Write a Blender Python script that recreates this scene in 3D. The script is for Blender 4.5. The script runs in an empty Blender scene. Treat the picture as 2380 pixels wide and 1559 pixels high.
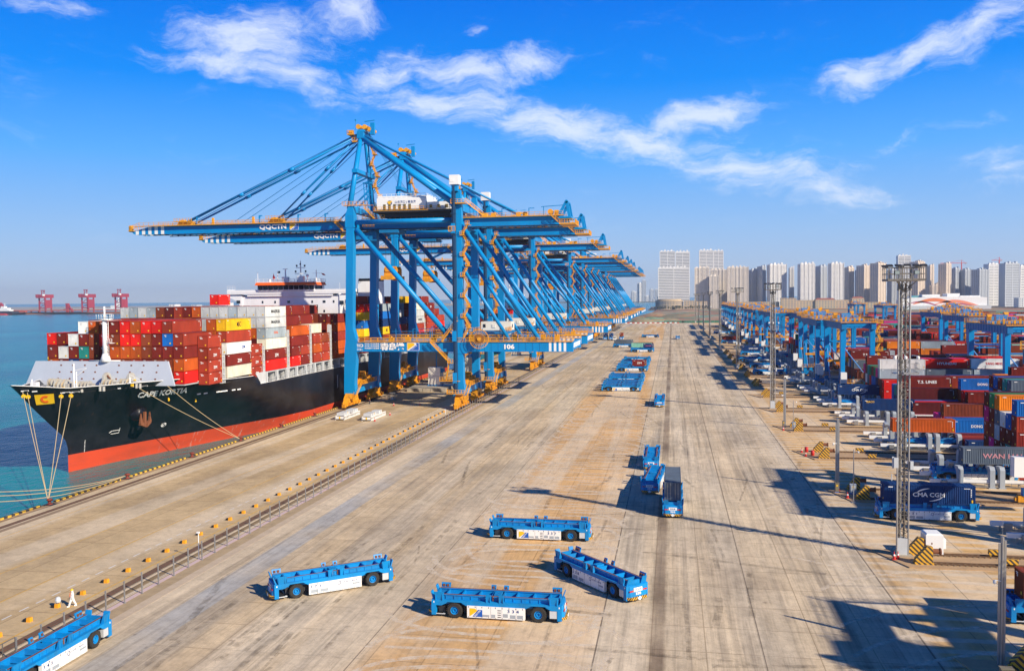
import bpy, math, random
import numpy as np
from mathutils import Vector, Matrix
PI = math.pi
scene = bpy.context.scene
COL = scene.collection
# ------------------------------------------------------------------ camera
F = 2050.0; CAMH = 31.7
_th = math.atan(373/F); _pi = math.atan(85.7/F); _ro = .0103
_fwd = Vector((-math.sin(_th)*math.cos(_pi), math.cos(_th)*math.cos(_pi), -math.sin(_pi)))
_r0 = Vector((math.cos(_th), math.sin(_th), 0)); _u0 = _r0.cross(_fwd)
_r = _r0*math.cos(_ro)-_u0*math.sin(_ro); _u = _u0*math.cos(_ro)+_r0*math.sin(_ro)
cam_d = bpy.data.cameras.new('camera'); cam = bpy.data.objects.new('camera', cam_d); COL.objects.link(cam)
M = Matrix((( _r.x,_u.x,-_fwd.x,0),(_r.y,_u.y,-_fwd.y,0),(_r.z,_u.z,-_fwd.z,CAMH),(0,0,0,1)))
cam.matrix_world = M
cam_d.sensor_width = 36; cam_d.lens = F/2380*36; cam_d.clip_start = .5; cam_d.clip_end = 60000
scene.camera = cam
# ------------------------------------------------------------------ light
SUND = Vector((50.1, -30.0, 34.0)).normalized()
sd = bpy.data.lights.new('sun', 'SUN'); sd.energy = 5.0; sd.angle = math.radians(.5); sd.color = (1, .885, .71)
so = bpy.data.objects.new('sun', sd); COL.objects.link(so)
so.rotation_euler = (-SUND).to_track_quat('-Z', 'Y').to_euler()
scene.view_settings.view_transform = 'Standard'; scene.view_settings.look = 'None'
scene.view_settings.gamma = 1; scene.view_settings.exposure = 0.5
world = bpy.data.worlds.new('World'); scene.world = world; world.use_nodes = True
nt = world.node_tree; nt.nodes.clear(); N = nt.nodes.new; L = nt.links.new
def mathn(nt, op, a=None, b=None, c=None, clamp=False):
    n = nt.nodes.new('ShaderNodeMath'); n.operation = op; n.use_clamp = clamp
    for i, v in enumerate((a, b, c)):
        if v is None: continue
        if isinstance(v, (int, float)): n.inputs[i].default_value = v
        else: nt.links.new(v, n.inputs[i])
    return n.outputs[0]
sky = N('ShaderNodeTexSky'); sky.sky_type = 'NISHITA'; sky.sun_disc = False
sky.sun_elevation = math.asin(SUND.z); sky.sun_rotation = math.atan2(SUND.x, SUND.y)
sky.air_density = 1.0; sky.dust_density = .35; sky.ozone_density = 4.0; sky.altitude = 0
hs = N('ShaderNodeHueSaturation'); hs.inputs['Saturation'].default_value = 1.45; hs.inputs['Value'].default_value = 1.0
L(sky.outputs[0], hs.inputs['Color'])
tc = N('ShaderNodeTexCoord'); sp = N('ShaderNodeSeparateXYZ'); L(tc.outputs['Generated'], sp.inputs[0])
az = mathn(nt, 'ARCTAN2', sp.outputs[0], sp.outputs[1]); el = mathn(nt, 'ARCSINE', sp.outputs[2])
cmb = N('ShaderNodeCombineXYZ'); L(az, cmb.inputs[0]); L(el, cmb.inputs[1])
# domain warp so that the cloud edges feather
nw = N('ShaderNodeTexNoise'); nw.inputs['Scale'].default_value = 9; nw.inputs['Detail'].default_value = 5; L(cmb.outputs[0], nw.inputs['Vector'])
wv = N('ShaderNodeVectorMath'); wv.operation = 'SUBTRACT'; L(nw.outputs['Color'], wv.inputs[0]); wv.inputs[1].default_value = (.5, .5, .5)
ws = N('ShaderNodeVectorMath'); ws.operation = 'MULTIPLY_ADD'; L(wv.outputs[0], ws.inputs[0]); ws.inputs[1].default_value = (.13, .07, 0); L(cmb.outputs[0], ws.inputs[2])
def dirof(x, y):
    d = _fwd*F + _r*(x-1190) - _u*(y-779.5); d.normalize()
    return math.atan2(d.x, d.y), math.asin(d.z)
# cloud banks: centre, half length, half width (in 1/2050 rad), tilt, strength
CL_ = [(580,85,210,52,-4,1.0),(520,135,190,26,-6,.9),(670,165,150,40,-14,.95),(805,32,85,30,-8,.95),(885,170,110,48,22,.8),(940,120,70,22,40,.45),
 (1090,170,120,40,-5,.95),(1230,140,110,36,8,.95),(1050,235,240,34,-8,.95),(1300,300,240,48,-14,1.0),(1600,275,170,30,10,.95),(1500,330,280,42,-10,.95),
 (1740,400,240,42,-10,.85),(1900,450,190,26,-6,.8),(2090,467,90,14,0,.6),(2000,165,95,34,12,1.0),(2120,125,130,30,22,.95),(2290,60,150,38,30,.9),(2380,85,80,20,15,.55),
 (1092,62,40,13,-8,.7),(80,8,120,18,0,.7),(1985,384,60,9,0,.6),(2130,325,170,16,14,.38),(2330,365,100,26,14,.45),(2270,438,130,18,5,.4),(2340,402,70,11,0,.5),(300,125,120,9,-4,.3)]
acc = None
for x, y, a, b, rz, s in CL_:
    A, E_ = dirof(x, y)
    mp = N('ShaderNodeMapping'); mp.vector_type = 'TEXTURE'; L(ws.outputs[0], mp.inputs['Vector'])
    mp.inputs['Location'].default_value = (A, E_, 0); mp.inputs['Rotation'].default_value = (0, 0, math.radians(rz))
    mp.inputs['Scale'].default_value = (a*1.4/F, b*1.75/F, 1)
    ln = N('ShaderNodeVectorMath'); ln.operation = 'LENGTH'; L(mp.outputs[0], ln.inputs[0])
    v = mathn(nt, 'MULTIPLY', mathn(nt, 'SUBTRACT', 1.0, ln.outputs['Value'], clamp=True), s)
    acc = v if acc is None else mathn(nt, 'SMOOTH_MAX', acc, v, .12)
mpn = N('ShaderNodeMapping'); L(ws.outputs[0], mpn.inputs['Vector']); mpn.inputs['Rotation'].default_value = (0, 0, math.radians(8)); mpn.inputs['Scale'].default_value = (11, 34, 1)
n1 = N('ShaderNodeTexNoise'); n1.inputs['Scale'].default_value = 1.0; n1.inputs['Detail'].default_value = 9; n1.inputs['Roughness'].default_value = .62; L(mpn.outputs[0], n1.inputs['Vector'])
mpf = N('ShaderNodeMapping'); L(ws.outputs[0], mpf.inputs['Vector']); mpf.inputs['Rotation'].default_value = (0, 0, math.radians(20)); mpf.inputs['Scale'].default_value = (45, 110, 1)
n2 = N('ShaderNodeTexNoise'); n2.inputs['Scale'].default_value = 1.0; n2.inputs['Detail'].default_value = 8; n2.inputs['Roughness'].default_value = .7; L(mpf.outputs[0], n2.inputs['Vector'])
dens = mathn(nt, 'ADD', acc, mathn(nt, 'MULTIPLY', mathn(nt, 'SUBTRACT', mathn(nt, 'ADD', mathn(nt, 'MULTIPLY', n1.outputs['Fac'], .62), mathn(nt, 'MULTIPLY', n2.outputs['Fac'], .38)), .53), 2.5))
gate = mathn(nt, 'MULTIPLY', acc, 4.0, clamp=True)
mr = N('ShaderNodeMapRange'); mr.interpolation_type = 'SMOOTHSTEP'; L(dens, mr.inputs['Value']); mr.inputs['From Min'].default_value = .06; mr.inputs['From Max'].default_value = 1.05
alpha = mathn(nt, 'MULTIPLY', mr.outputs[0], mathn(nt, 'MULTIPLY', gate, .80))
cr = N('ShaderNodeValToRGB'); L(mathn(nt, 'MULTIPLY', el, 1.0, clamp=True), cr.inputs['Fac']); els = cr.color_ramp.elements
SKYC = [(0.0,(.33,.39,.48)),(.022,(.29,.375,.51)),(.075,(.205,.350,.58)),(.155,(.070,.280,.66)),(.235,(.003,.178,.63)),(.32,(.0002,.120,.56)),(.45,(.0005,.07,.32)),(.75,(.0005,.03,.15))]
while len(els) < len(SKYC): els.new(.5)
for e_, (p_, c_) in zip(els, SKYC): e_.position = p_; e_.color = (*c_, 1)
sc_ = N('ShaderNodeVectorMath'); sc_.operation = 'SCALE'; L(cr.outputs['Color'], sc_.inputs[0]); sc_.inputs['Scale'].default_value = 10.8
sm = N('ShaderNodeMix'); sm.data_type = 'RGBA'; sm.inputs['Factor'].default_value = .96; L(hs.outputs[0], sm.inputs['A']); L(sc_.outputs[0], sm.inputs['B'])
mix = N('ShaderNodeMix'); mix.data_type = 'RGBA'; L(alpha, mix.inputs['Factor']); L(sm.outputs['Result'], mix.inputs['A']); mix.inputs['B'].default_value = (6.0, 6.5, 7.4, 1)
bg = N('ShaderNodeBackground'); L(mix.outputs['Result'], bg.inputs['Color']); bg.inputs['Strength'].default_value = .105
wo = N('ShaderNodeOutputWorld'); L(bg.outputs[0], wo.inputs['Surface'])

# ------------------------------------------------------------------ materials
def lin(h):
    h = h.lstrip('#'); c = [int(h[i:i+2], 16)/255 for i in (0, 2, 4)]
    return tuple(x/12.92 if x <= .04045 else ((x+.055)/1.055)**2.4 for x in c)
def newmat(name):
    m = bpy.data.materials.new(name); m.use_nodes = True
    return m, m.node_tree, m.node_tree.nodes['Principled BSDF']
def mix_rgb(nt, fac, a, b, mode='MIX'):
    n = nt.nodes.new('ShaderNodeMix'); n.data_type = 'RGBA'; n.blend_type = mode
    for k, v in (('Factor', fac), ('A', a), ('B', b)):
        s = n.inputs[k] if k == 'Factor' else [i for i in n.inputs if i.name == k and i.type == 'RGBA'][0]
        if isinstance(v, (int, float)): s.default_value = v
        elif isinstance(v, tuple): s.default_value = (*v[:3], 1)
        else: nt.links.new(v, s)
    return [o for o in n.outputs if o.type == 'RGBA'][0]
def noise(nt, vec, scale, detail=4, rough=.55, mscale=None, rot=0):
    if mscale or rot:
        mp = nt.nodes.new('ShaderNodeMapping'); nt.links.new(vec, mp.inputs['Vector'])
        mp.inputs['Scale'].default_value = mscale or (1, 1, 1); mp.inputs['Rotation'].default_value = (0, 0, rot); vec = mp.outputs[0]
    n = nt.nodes.new('ShaderNodeTexNoise'); n.inputs['Scale'].default_value = scale; n.inputs['Detail'].default_value = detail; n.inputs['Roughness'].default_value = rough
    nt.links.new(vec, n.inputs['Vector']); return n.outputs['Fac']
def ramp(nt, fac, pts, interp='LINEAR'):
    n = nt.nodes.new('ShaderNodeValToRGB'); n.color_ramp.interpolation = interp; e = n.color_ramp.elements
    while len(e) < len(pts): e.new(.5)
    for el_, (p, c) in zip(e, pts): el_.position = p; el_.color = (*((c,)*3 if isinstance(c, (int, float)) else c), 1)
    nt.links.new(fac, n.inputs['Fac']); return n.outputs['Color']
MATS = {}
def mat(name, col, rough=.5, metal=0, dirt=.25, dcol=None, scale=.35, spec=.5, bump=0):
    """painted / plain surface with worn, grimy patches"""
    if name in MATS: return MATS[name]
    m, nt, b = newmat(name); g = nt.nodes.new('ShaderNodeNewGeometry')
    col = lin(col) if isinstance(col, str) else col
    d = dcol or tuple(c*.45 for c in col)
    f1 = noise(nt, g.outputs['Position'], scale, 6, .65, (1, 1, .35))
    f = ramp(nt, f1, [(.42, 0.), (.72, 1.)])
    c = mix_rgb(nt, mathn(nt, 'MULTIPLY', f, dirt), col, tuple(d))
    f2 = noise(nt, g.outputs['Position'], scale*9, 3, .5)
    c = mix_rgb(nt, mathn(nt, 'MULTIPLY', f2, dirt*.5), c, tuple(x*.7 for x in col))
    nt.links.new(c, b.inputs['Base Color']); b.inputs['Roughness'].default_value = rough; b.inputs['Metallic'].default_value = metal
    b.inputs['Specular IOR Level'].default_value = spec
    if bump:
        bp = nt.nodes.new('ShaderNodeBump'); bp.inputs['Strength'].default_value = bump; nt.links.new(f2, bp.inputs['Height']); nt.links.new(bp.outputs[0], b.inputs['Normal'])
    MATS[name] = m; return m
BLUE = mat('crane_blue', (.001, .25, .60), .36, dirt=.38, scale=.12, spec=.3, dcol=(.01,.10,.24))
BLUED = mat('crane_blue_deep', (.002, .17, .42), .45, dirt=.3, scale=.12)
ABLUE = mat('vehicle_blue', (.001, .25, .62), .45, dirt=.5, scale=.7, dcol=(.03, .07, .13), spec=.3)
YEL = mat('safety_yellow', (.80, .36, .015), .5, dirt=.3, scale=.5, dcol=(.25, .09, .01))
YEL2 = mat('bogie_yellow', (.78, .33, .01), .5, dirt=.6, scale=.7, dcol=(.16, .06, .012))
WHITE = mat('white_paint', (.82, .82, .80), .45, dirt=.14, scale=.3, dcol=(.45, .36, .25))
CREAM = mat('cream_paint', (.74, .70, .60), .5, dirt=.2, scale=.3)
GREY = mat('grey_paint', (.36, .40, .44), .5, dirt=.25, scale=.4)
LGREY = mat('pale_grey_paint', (.55, .58, .60), .5, dirt=.3, scale=.6, dcol=(.30, .22, .15))
STEEL = mat('galvanised_steel', (.42, .42, .41), .45, .6, dirt=.4, scale=.8, dcol=(.2, .14, .09))
MAST = mat('mast_steel', (.26, .24, .20), .45, .5, dirt=.5, scale=.9, dcol=(.20, .12, .06))
DARK = mat('dark_steel', (.02, .022, .028), .6, dirt=.3)
RUBBER = mat('tyre_rubber', (.022, .02, .018), .85, dirt=.5, dcol=(.07, .055, .04), scale=2)
GLASS = mat('dark_glass', (.01, .02, .035), .08, dirt=.05)
RUST = mat('rusty_steel', (.22, .075, .03), .8, dirt=.7, dcol=(.07, .03, .02), scale=1)
ORANGE = mat('orange_paint', (.85, .13, .01), .5, dirt=.15)
RED = mat('red_paint', (.55, .02, .015), .5, dirt=.25)
BLACK = mat('black_paint', (.012, .012, .012), .5, dirt=.1)
NAVY = mat('navy_lettering', (.01, .05, .22), .5, dirt=.1)
LOGOBLUE = mat('logo_blue', (.01, .10, .45), .5, dirt=.05)
LOGOYEL = mat('logo_yellow', (.85, .50, .01), .5, dirt=.05)
LETTER = mat('white_lettering', (.85, .85, .83), .5, dirt=.1)
ROPE = mat('mooring_rope', (.55, .42, .24), .9, dirt=.3, scale=3)
CONC = mat('pale_concrete', (.38, .33, .26), .9, dirt=.5, scale=.6, bump=.2)
def stripes(name, a, b_, width, axis='diag', duty=.5):
    m, nt, b = newmat(name); tcn = nt.nodes.new('ShaderNodeTexCoord'); s = nt.nodes.new('ShaderNodeSeparateXYZ'); nt.links.new(tcn.outputs['Object'], s.inputs[0])
    if axis == 'diag': v = mathn(nt, 'ADD', mathn(nt, 'ADD', s.outputs[0], s.outputs[1]), s.outputs[2])
    elif axis == 'y': v = s.outputs[1]
    else: v = s.outputs[0]
    v = mathn(nt, 'FRACT', mathn(nt, 'DIVIDE', v, width)); f = mathn(nt, 'GREATER_THAN', v, duty)
    n_ = noise(nt, tcn.outputs['Object'], 1.3, 4)
    c = mix_rgb(nt, f, a, b_); c = mix_rgb(nt, mathn(nt, 'MULTIPLY', n_, .35), c, (.2, .14, .08))
    nt.links.new(c, b.inputs['Base Color']); b.inputs['Roughness'].default_value = .6
    return m
HAZ = stripes('hazard_stripes', (.80, .42, .01), (.02, .02, .018), .62)
HAZS = stripes('fine_hazard_stripes', (.80, .42, .01), (.02, .02, .018), .34)
KERBM = stripes('quay_kerb_stripes', (.72, .46, .03), (.03, .03, .028), 1.5, 'y')
BOOMM = WHITE
def cont_mat(stuff=False):
    m, nt, b = newmat('container_stack_paint' if stuff else 'container_paint')
    if stuff:
        a = nt.nodes.new('ShaderNodeAttribute'); a.attribute_name = 'paint'; col = a.outputs['Color']
    else:
        a = nt.nodes.new('ShaderNodeObjectInfo'); col = a.outputs['Color']
    g = nt.nodes.new('ShaderNodeNewGeometry')
    f = ramp(nt, noise(nt, g.outputs['Position'], .8, 7, .7, (1, 1, .3)), [(.5, 0.), (.8, 1.)])
    c = mix_rgb(nt, mathn(nt, 'MULTIPLY', f, .45), col, (.050, .024, .014))
    fade = noise(nt, g.outputs['Position'], .25, 3)
    c = mix_rgb(nt, .8, c, ramp(nt, fade, [(.3, .82), (.7, 1.25)]), 'MULTIPLY')
    nt.links.new(c, b.inputs['Base Color']); b.inputs['Roughness'].default_value = .6; b.inputs['Specular IOR Level'].default_value = .15
    if stuff:
        s = nt.nodes.new('ShaderNodeSeparateXYZ'); nt.links.new(g.outputs['Position'], s.inputs[0])
        w = mathn(nt, 'ADD', mathn(nt, 'SINE', mathn(nt, 'MULTIPLY', s.outputs[0], 20.)), mathn(nt, 'SINE', mathn(nt, 'MULTIPLY', s.outputs[1], 20.)))
        bp = nt.nodes.new('ShaderNodeBump'); bp.inputs['Strength'].default_value = .5; bp.inputs['Distance'].default_value = .05
        nt.links.new(w, bp.inputs['Height']); nt.links.new(bp.outputs[0], b.inputs['Normal'])
    return m
CONT = cont_mat(); CONTS = cont_mat(True)

# ------------------------------------------------------------------ mesh helpers
class MB:
    def __init__(s): s.v = []; s.f = []; s.m = []; s.col = []
    def add(s, vs, fs, m=0):
        o = len(s.v); s.v += [tuple(p) for p in vs]; s.f += [tuple(i+o for i in f) for f in fs]; s.m += [m]*len(fs); return s
    def box(s, x0, x1, y0, y1, z0, z1, m=0):
        return s.add([(x0,y0,z0),(x1,y0,z0),(x1,y1,z0),(x0,y1,z0),(x0,y0,z1),(x1,y0,z1),(x1,y1,z1),(x0,y1,z1)],
                     [(0,3,2,1),(4,5,6,7),(0,1,5,4),(1,2,6,5),(2,3,7,6),(3,0,4,7)], m)
    def hexa(s, b, t, m=0):   # b, t: 4 points each, counter-clockwise from above
        return s.add(list(b)+list(t), [(0,3,2,1),(4,5,6,7),(0,1,5,4),(1,2,6,5),(2,3,7,6),(3,0,4,7)], m)
    def beam(s, p, q, w, h=None, m=0, up=(0,0,1)):
        p = Vector(p); q = Vector(q); d = (q-p)
        if d.length < 1e-6: return s
        d.normalize(); h = h or w; U = Vector(up)
        if abs(d.dot(U)) > .97: U = Vector((0,1,0))
        a = d.cross(U).normalized()*w/2; b = a.cross(d).normalized()*h/2
        return s.hexa([p-a-b, p+a-b, q+a-b, q-a-b], [p-a+b, p+a+b, q+a+b, q-a+b], m)
    def tube(s, p, q, r, n=10, m=0, r2=None, cap=True):
        p = Vector(p); q = Vector(q); d = (q-p).normalized(); r2 = r if r2 is None else r2
        a = d.orthogonal().normalized(); b = d.cross(a)
        vs = [p+(a*math.cos(2*PI*i/n)+b*math.sin(2*PI*i/n))*r for i in range(n)]+[q+(a*math.cos(2*PI*i/n)+b*math.sin(2*PI*i/n))*r2 for i in range(n)]
        fs = [(i, (i+1) % n, n+(i+1) % n, n+i) for i in range(n)]
        if cap: fs += [tuple(range(n-1, -1, -1)), tuple(range(n, 2*n))]
        return s.add(vs, fs, m)
    def lathe(s, c, prof, n=14, m=0, axis='z'):
        vs = []; fs = []
        for r, h in prof:
            for i in range(n):
                a = 2*PI*i/n; u, v = r*math.cos(a), r*math.sin(a)
                vs.append({'z': (c[0]+u, c[1]+v, c[2]+h), 'y': (c[0]+u, c[1]+h, c[2]+v), 'x': (c[0]+h, c[1]+u, c[2]+v)}[axis])
        for k in range(len(prof)-1):
            for i in range(n): fs.append((k*n+i, k*n+(i+1) % n, (k+1)*n+(i+1) % n, (k+1)*n+i))
        return s.add(vs, fs, m)
    def rail(s, p, q, h=1.1, step=2.0, t=.09, m=0):
        p = Vector(p); q = Vector(q); n = max(1, round((q-p).length/step)); Z = Vector((0,0,1))
        for i in range(n+1):
            a = p.lerp(q, i/n); s.beam(a, a+Z*h, t, t, m)
        for k in (h, h*.5): s.beam(p+Z*k, q+Z*k, t, t, m)
        s.beam(p+Z*.08, q+Z*.08, t*.4, .16, m); return s
    def prism(s, poly, axis, a, b, m=0):   # poly of (u,v); axis 'y': u=x v=z ; 'x': u=y v=z ; 'z': u=x v=y
        n = len(poly); f = {'y': lambda u, v, w: (u, w, v), 'x': lambda u, v, w: (w, u, v), 'z': lambda u, v, w: (u, v, w)}[axis]
        vs = [f(u, v, a) for u, v in poly]+[f(u, v, b) for u, v in poly]
        fs = [tuple(range(n)), tuple(range(2*n-1, n-1, -1))]+[((i+1) % n, i, n+i, n+(i+1) % n) for i in range(n)]
        return s.add(vs, fs, m)
    def stair(s, p, q, w=.9, m=0, side=(0,1,0)):   # flight with stringers, treads, handrail
        p = Vector(p); q = Vector(q); S = Vector(side)*w/2; n = max(4, int((q-p).length/.55)); Z = Vector((0,0,1))
        for sg in (-1, 1):
            s.beam(p+S*sg, q+S*sg, .08, .22, m); s.beam(p+S*sg+Z*1.0, q+S*sg+Z*1.0, .08, .08, m); s.beam(p+S*sg+Z*.5, q+S*sg+Z*.5, .05, .05, m)
            for i in range(0, n+1, 3): a = p.lerp(q, i/n)+S*sg; s.beam(a, a+Z, .06, .06, m)
        for i in range(n+1):
            a = p.lerp(q, i/n); s.beam(a-S, a+S, .22, .05, m)
        return s
    def clusters(s, eps=.03):
        par = list(range(len(s.v)))
        def fd(a):
            while par[a] != a: par[a] = par[par[a]]; a = par[a]
            return a
        for f in s.f:
            r0 = fd(f[0])
            for i in f[1:]: par[fd(i)] = r0
        isl = {}
        for i in range(len(s.v)): isl.setdefault(fd(i), []).append(i)
        keys = list(isl); V = np.array(s.v); lo = np.array([V[isl[k]].min(0) for k in keys])-eps; hi = np.array([V[isl[k]].max(0) for k in keys])+eps
        g = list(range(len(keys)))
        def gd(a):
            while g[a] != a: g[a] = g[g[a]]; a = g[a]
            return a
        for i in range(len(keys)):
            hit = np.nonzero(np.all((lo[i] <= hi) & (hi[i] >= lo), axis=1))[0]
            for j in hit: g[gd(int(j))] = gd(i)
        vg = {}
        for n_, k in enumerate(keys):
            for i in isl[k]: vg[i] = gd(n_)
        return vg
    def build_each(s, name, mats, parent=None, smooth=False):
        vg = s.clusters(); out = {}
        for f, m_ in zip(s.f, s.m): out.setdefault(vg[f[0]], []).append((f, m_))
        res = []
        for fs in out.values():
            mp = {}; b = MB()
            for f, m_ in fs:
                b.f.append(tuple(mp.setdefault(i, len(mp)) for i in f)); b.m.append(m_)
            b.v = [None]*len(mp)
            for i, j in mp.items(): b.v[j] = s.v[i]
            res.append(b.build(name, mats, parent, smooth))
        return res
    def mesh(s, name, mats, smooth=False):
        me = bpy.data.meshes.new(name); me.from_pydata(s.v, [], s.f)
        for m in (mats if isinstance(mats, (list, tuple)) else [mats]): me.materials.append(m)
        if any(s.m): me.polygons.foreach_set('material_index', s.m)
        if smooth: me.polygons.foreach_set('use_smooth', [True]*len(me.polygons))
        me.update(); return me
    def build(s, name, mats, parent=None, smooth=False):
        return link(name, s.mesh(name, mats, smooth), parent)
def link(name, me, parent=None):
    o = bpy.data.objects.new(name, me); COL.objects.link(o)
    if parent is not None: o.parent = parent
    return o
def tag(o, label, cat=None, group=None, kind=None):
    if label: o['label'] = label
    if cat: o['category'] = cat
    if group: o['group'] = group
    if kind: o['kind'] = kind
    return o
def thing(name, label, cat, loc=(0,0,0), rz=0, group=None):
    o = bpy.data.objects.new(name, None); COL.objects.link(o); o.location = loc; o.rotation_euler = (0,0,rz); o.empty_display_size = .5
    return tag(o, label, cat, group)
KIDS = {}
def copy_tree(o, parent=None, skip=()):
    c = o.copy(); COL.objects.link(c)
    if parent is not None: c.parent = parent
    for ch in list(o.children):
        if ch.name.split('.')[0] in skip: continue
        copy_tree(ch, c, skip)
    return c
def dup(o, loc, rz=0, label=None, group=None, skip=()):
    c = copy_tree(o, None, skip); c.location = loc; c.rotation_euler = (0,0,rz)
    if label: c['label'] = label
    if group: c['group'] = group
    return c
def struct(o): o['kind'] = 'structure'; return o
TXT = {}
def text_geo(s, size=1.0, shear=0, off=0):
    k = (s, shear, off)
    if k not in TXT:
        cu = bpy.data.curves.new('lettering', 'FONT'); cu.body = s; cu.size = 1; cu.shear = shear; cu.offset = off; cu.align_x = 'CENTER'; cu.align_y = 'CENTER'; cu.resolution_u = 2
        o = bpy.data.objects.new('lettering', cu); COL.objects.link(o)
        dg = bpy.context.evaluated_depsgraph_get(); me = bpy.data.meshes.new_from_object(o.evaluated_get(dg))
        TXT[k] = ([v.co.copy() for v in me.vertices], [tuple(p.vertices) for p in me.polygons])
        bpy.data.objects.remove(o); bpy.data.curves.remove(cu); bpy.data.meshes.remove(me)
    return TXT[k]
def put_text(mb, s, origin, ux, uz, size, m=0, shear=0, off=.0, width=None):
    """flat lettering in the plane spanned by ux (reading direction) and uz (up)"""
    v, f = text_geo(s, 1, shear, off)
    if not v: return
    ux = Vector(ux); uz = Vector(uz); o = Vector(origin)
    xs = [p.x for p in v]; ys = [p.y for p in v]; cx = (min(xs)+max(xs))/2; cy = (min(ys)+max(ys))/2; hh = max(ys)-min(ys); ww = max(xs)-min(xs)
    sy = size/hh; sx = width/ww if width else sy
    mb.add([o+ux*(p.x-cx)*sx+uz*(p.y-cy)*sy for p in v], f, m)
def quad(mb, o, ux, uz, w, h, m=0):
    o = Vector(o); ux = Vector(ux)*w/2; uz = Vector(uz)*h/2
    mb.add([o-ux-uz, o+ux-uz, o+ux+uz, o-ux+uz], [(0,1,2,3)], m)
def logo(mb, o, ux, uz, n, w, h, mw, my, mblue):
    """yellow and blue port emblem on a white panel with a white diagonal"""
    o = Vector(o); n = Vector(n); ux = Vector(ux); uz = Vector(uz)
    quad(mb, o, ux, uz, w*1.06, h*1.08, mw)
    P = lambda a, b, k: o+n*k+ux*(a*w/2)+uz*(b*h/2)
    mb.add([P(-1,-1,.012), P(-1,1,.012), P(.05,1,.012), P(.35,.55,.012)], [(0,3,2,1)], my)
    mb.add([P(-.72,-1,.012), P(1,-1,.012), P(1,1,.012), P(.45,1,.012), P(.62,.62,.012)], [(0,1,2,3,4)], mblue)
    d = (ux*w*.8+uz*h*.85).normalized()
    put_text(mb, 'QQCTN', P(.22,-.2,.02), d, n.cross(d)*1, h*.2, mw, width=h*.95)
# ------------------------------------------------------------------ water
m, nt, b = newmat('sea_water'); g = nt.nodes.new('ShaderNodeNewGeometry')
deep = mix_rgb(nt, ramp(nt, noise(nt, g.outputs['Position'], .012, 4, .6, (1, .4, 1)), [(.35, 0.), (.65, 1.)]), (.0003, .12, .15), (.0005, .215, .215))
nt.links.new(deep, b.inputs['Base Color']); b.inputs['Roughness'].default_value = .2; b.inputs['IOR'].default_value = 1.33; b.inputs['Specular IOR Level'].default_value = .28
h = mathn(nt, 'ADD', noise(nt, g.outputs['Position'], .55, 5, .6, (1, .55, 1)), mathn(nt, 'MULTIPLY', noise(nt, g.outputs['Position'], .07, 4, .6), 2.0))
bp = nt.nodes.new('ShaderNodeBump'); bp.inputs['Strength'].default_value = .55; bp.inputs['Distance'].default_value = .9
nt.links.new(h, bp.inputs['Height']); nt.links.new(bp.outputs[0], b.inputs['Normal']); WATER = m
mb = MB(); mb.add([(-40000,-400,-2.3),(-96,-400,-2.3),(-96,45000,-2.3),(-40000,45000,-2.3)], [(0,1,2,3)])
mb.add([(-96,960,-2.3),(4000,960,-2.3),(40000,45000,-2.3),(-96,45000,-2.3)], [(0,1,2,3)])
struct(mb.build('sea', WATER))

# ------------------------------------------------------------------ apron surface (one sheet)
m, nt, b = newmat('apron_concrete'); g = nt.nodes.new('ShaderNodeNewGeometry'); P_ = g.outputs['Position']
s = nt.nodes.new('ShaderNodeSeparateXYZ'); nt.links.new(P_, s.inputs[0]); X, Y = s.outputs[0], s.outputs[1]
wob = mathn(nt, 'MULTIPLY', mathn(nt, 'SUBTRACT', noise(nt, P_, .09, 4), .5), 5.0)
XW = mathn(nt, 'ADD', X, wob)
def band(a, b_, soft=.6, v=None):   # 1 between a and b
    v = XW if v is None else v
    n = nt.nodes.new('ShaderNodeMapRange'); nt.links.new(v, n.inputs['Value']); n.inputs['From Min'].default_value = a-soft; n.inputs['From Max'].default_value = a+soft
    n2 = nt.nodes.new('ShaderNodeMapRange'); nt.links.new(v, n2.inputs['Value']); n2.inputs['From Min'].default_value = b_-soft; n2.inputs['From Max'].default_value = b_+soft; n2.inputs['To Min'].default_value = 1; n2.inputs['To Max'].default_value = 0
    return mathn(nt, 'MULTIPLY', n.outputs[0], n2.outputs[0])
TAN = (.67, .415, .185); BEI = (.64, .495, .315); PALE = (.70, .59, .44); GRY = (.25, .235, .21); DRT = (.17, .115, .065)
c = BEI
# quay strip under the cranes: browner, blotchy
q = band(-140, -60.6, .3, X); c = mix_rgb(nt, q, c, (.56, .415, .235))
# tan park zone and yard side
park = band(-27, -7.0, 1.2); c = mix_rgb(nt, park, c, TAN)
yard = band(22.5, 900, .8); c = mix_rgb(nt, yard, c, (.68, .43, .18))
lane = band(-6.9, 22.5, .05, X); c = mix_rgb(nt, lane, c, (.68, .545, .37))
# beyond the paved apron
# slab joints and slab tint
slab = nt.nodes.new('ShaderNodeTexBrick'); mp = nt.nodes.new('ShaderNodeMapping'); nt.links.new(P_, mp.inputs['Vector']); mp.inputs['Location'].default_value = (6.9/4.9, 0, 0)
mp.inputs['Scale'].default_value = (1/4.9, 1/6.1, 1); nt.links.new(mp.outputs[0], slab.inputs['Vector']); slab.offset = 0; slab.inputs['Scale'].default_value = 1
slab.inputs['Brick Width'].default_value = 1; slab.inputs['Row Height'].default_value = 1; slab.inputs['Mortar Size'].default_value = .011; slab.inputs['Mortar Smooth'].default_value = 0
slab.inputs['Color1'].default_value = (1,1,1,1); slab.inputs['Color2'].default_value = (.84,.82,.79,1); slab.inputs['Mortar'].default_value = (.45,.41,.36,1)
c = mix_rgb(nt, .75, c, slab.outputs['Color'], 'MULTIPLY')
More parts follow.
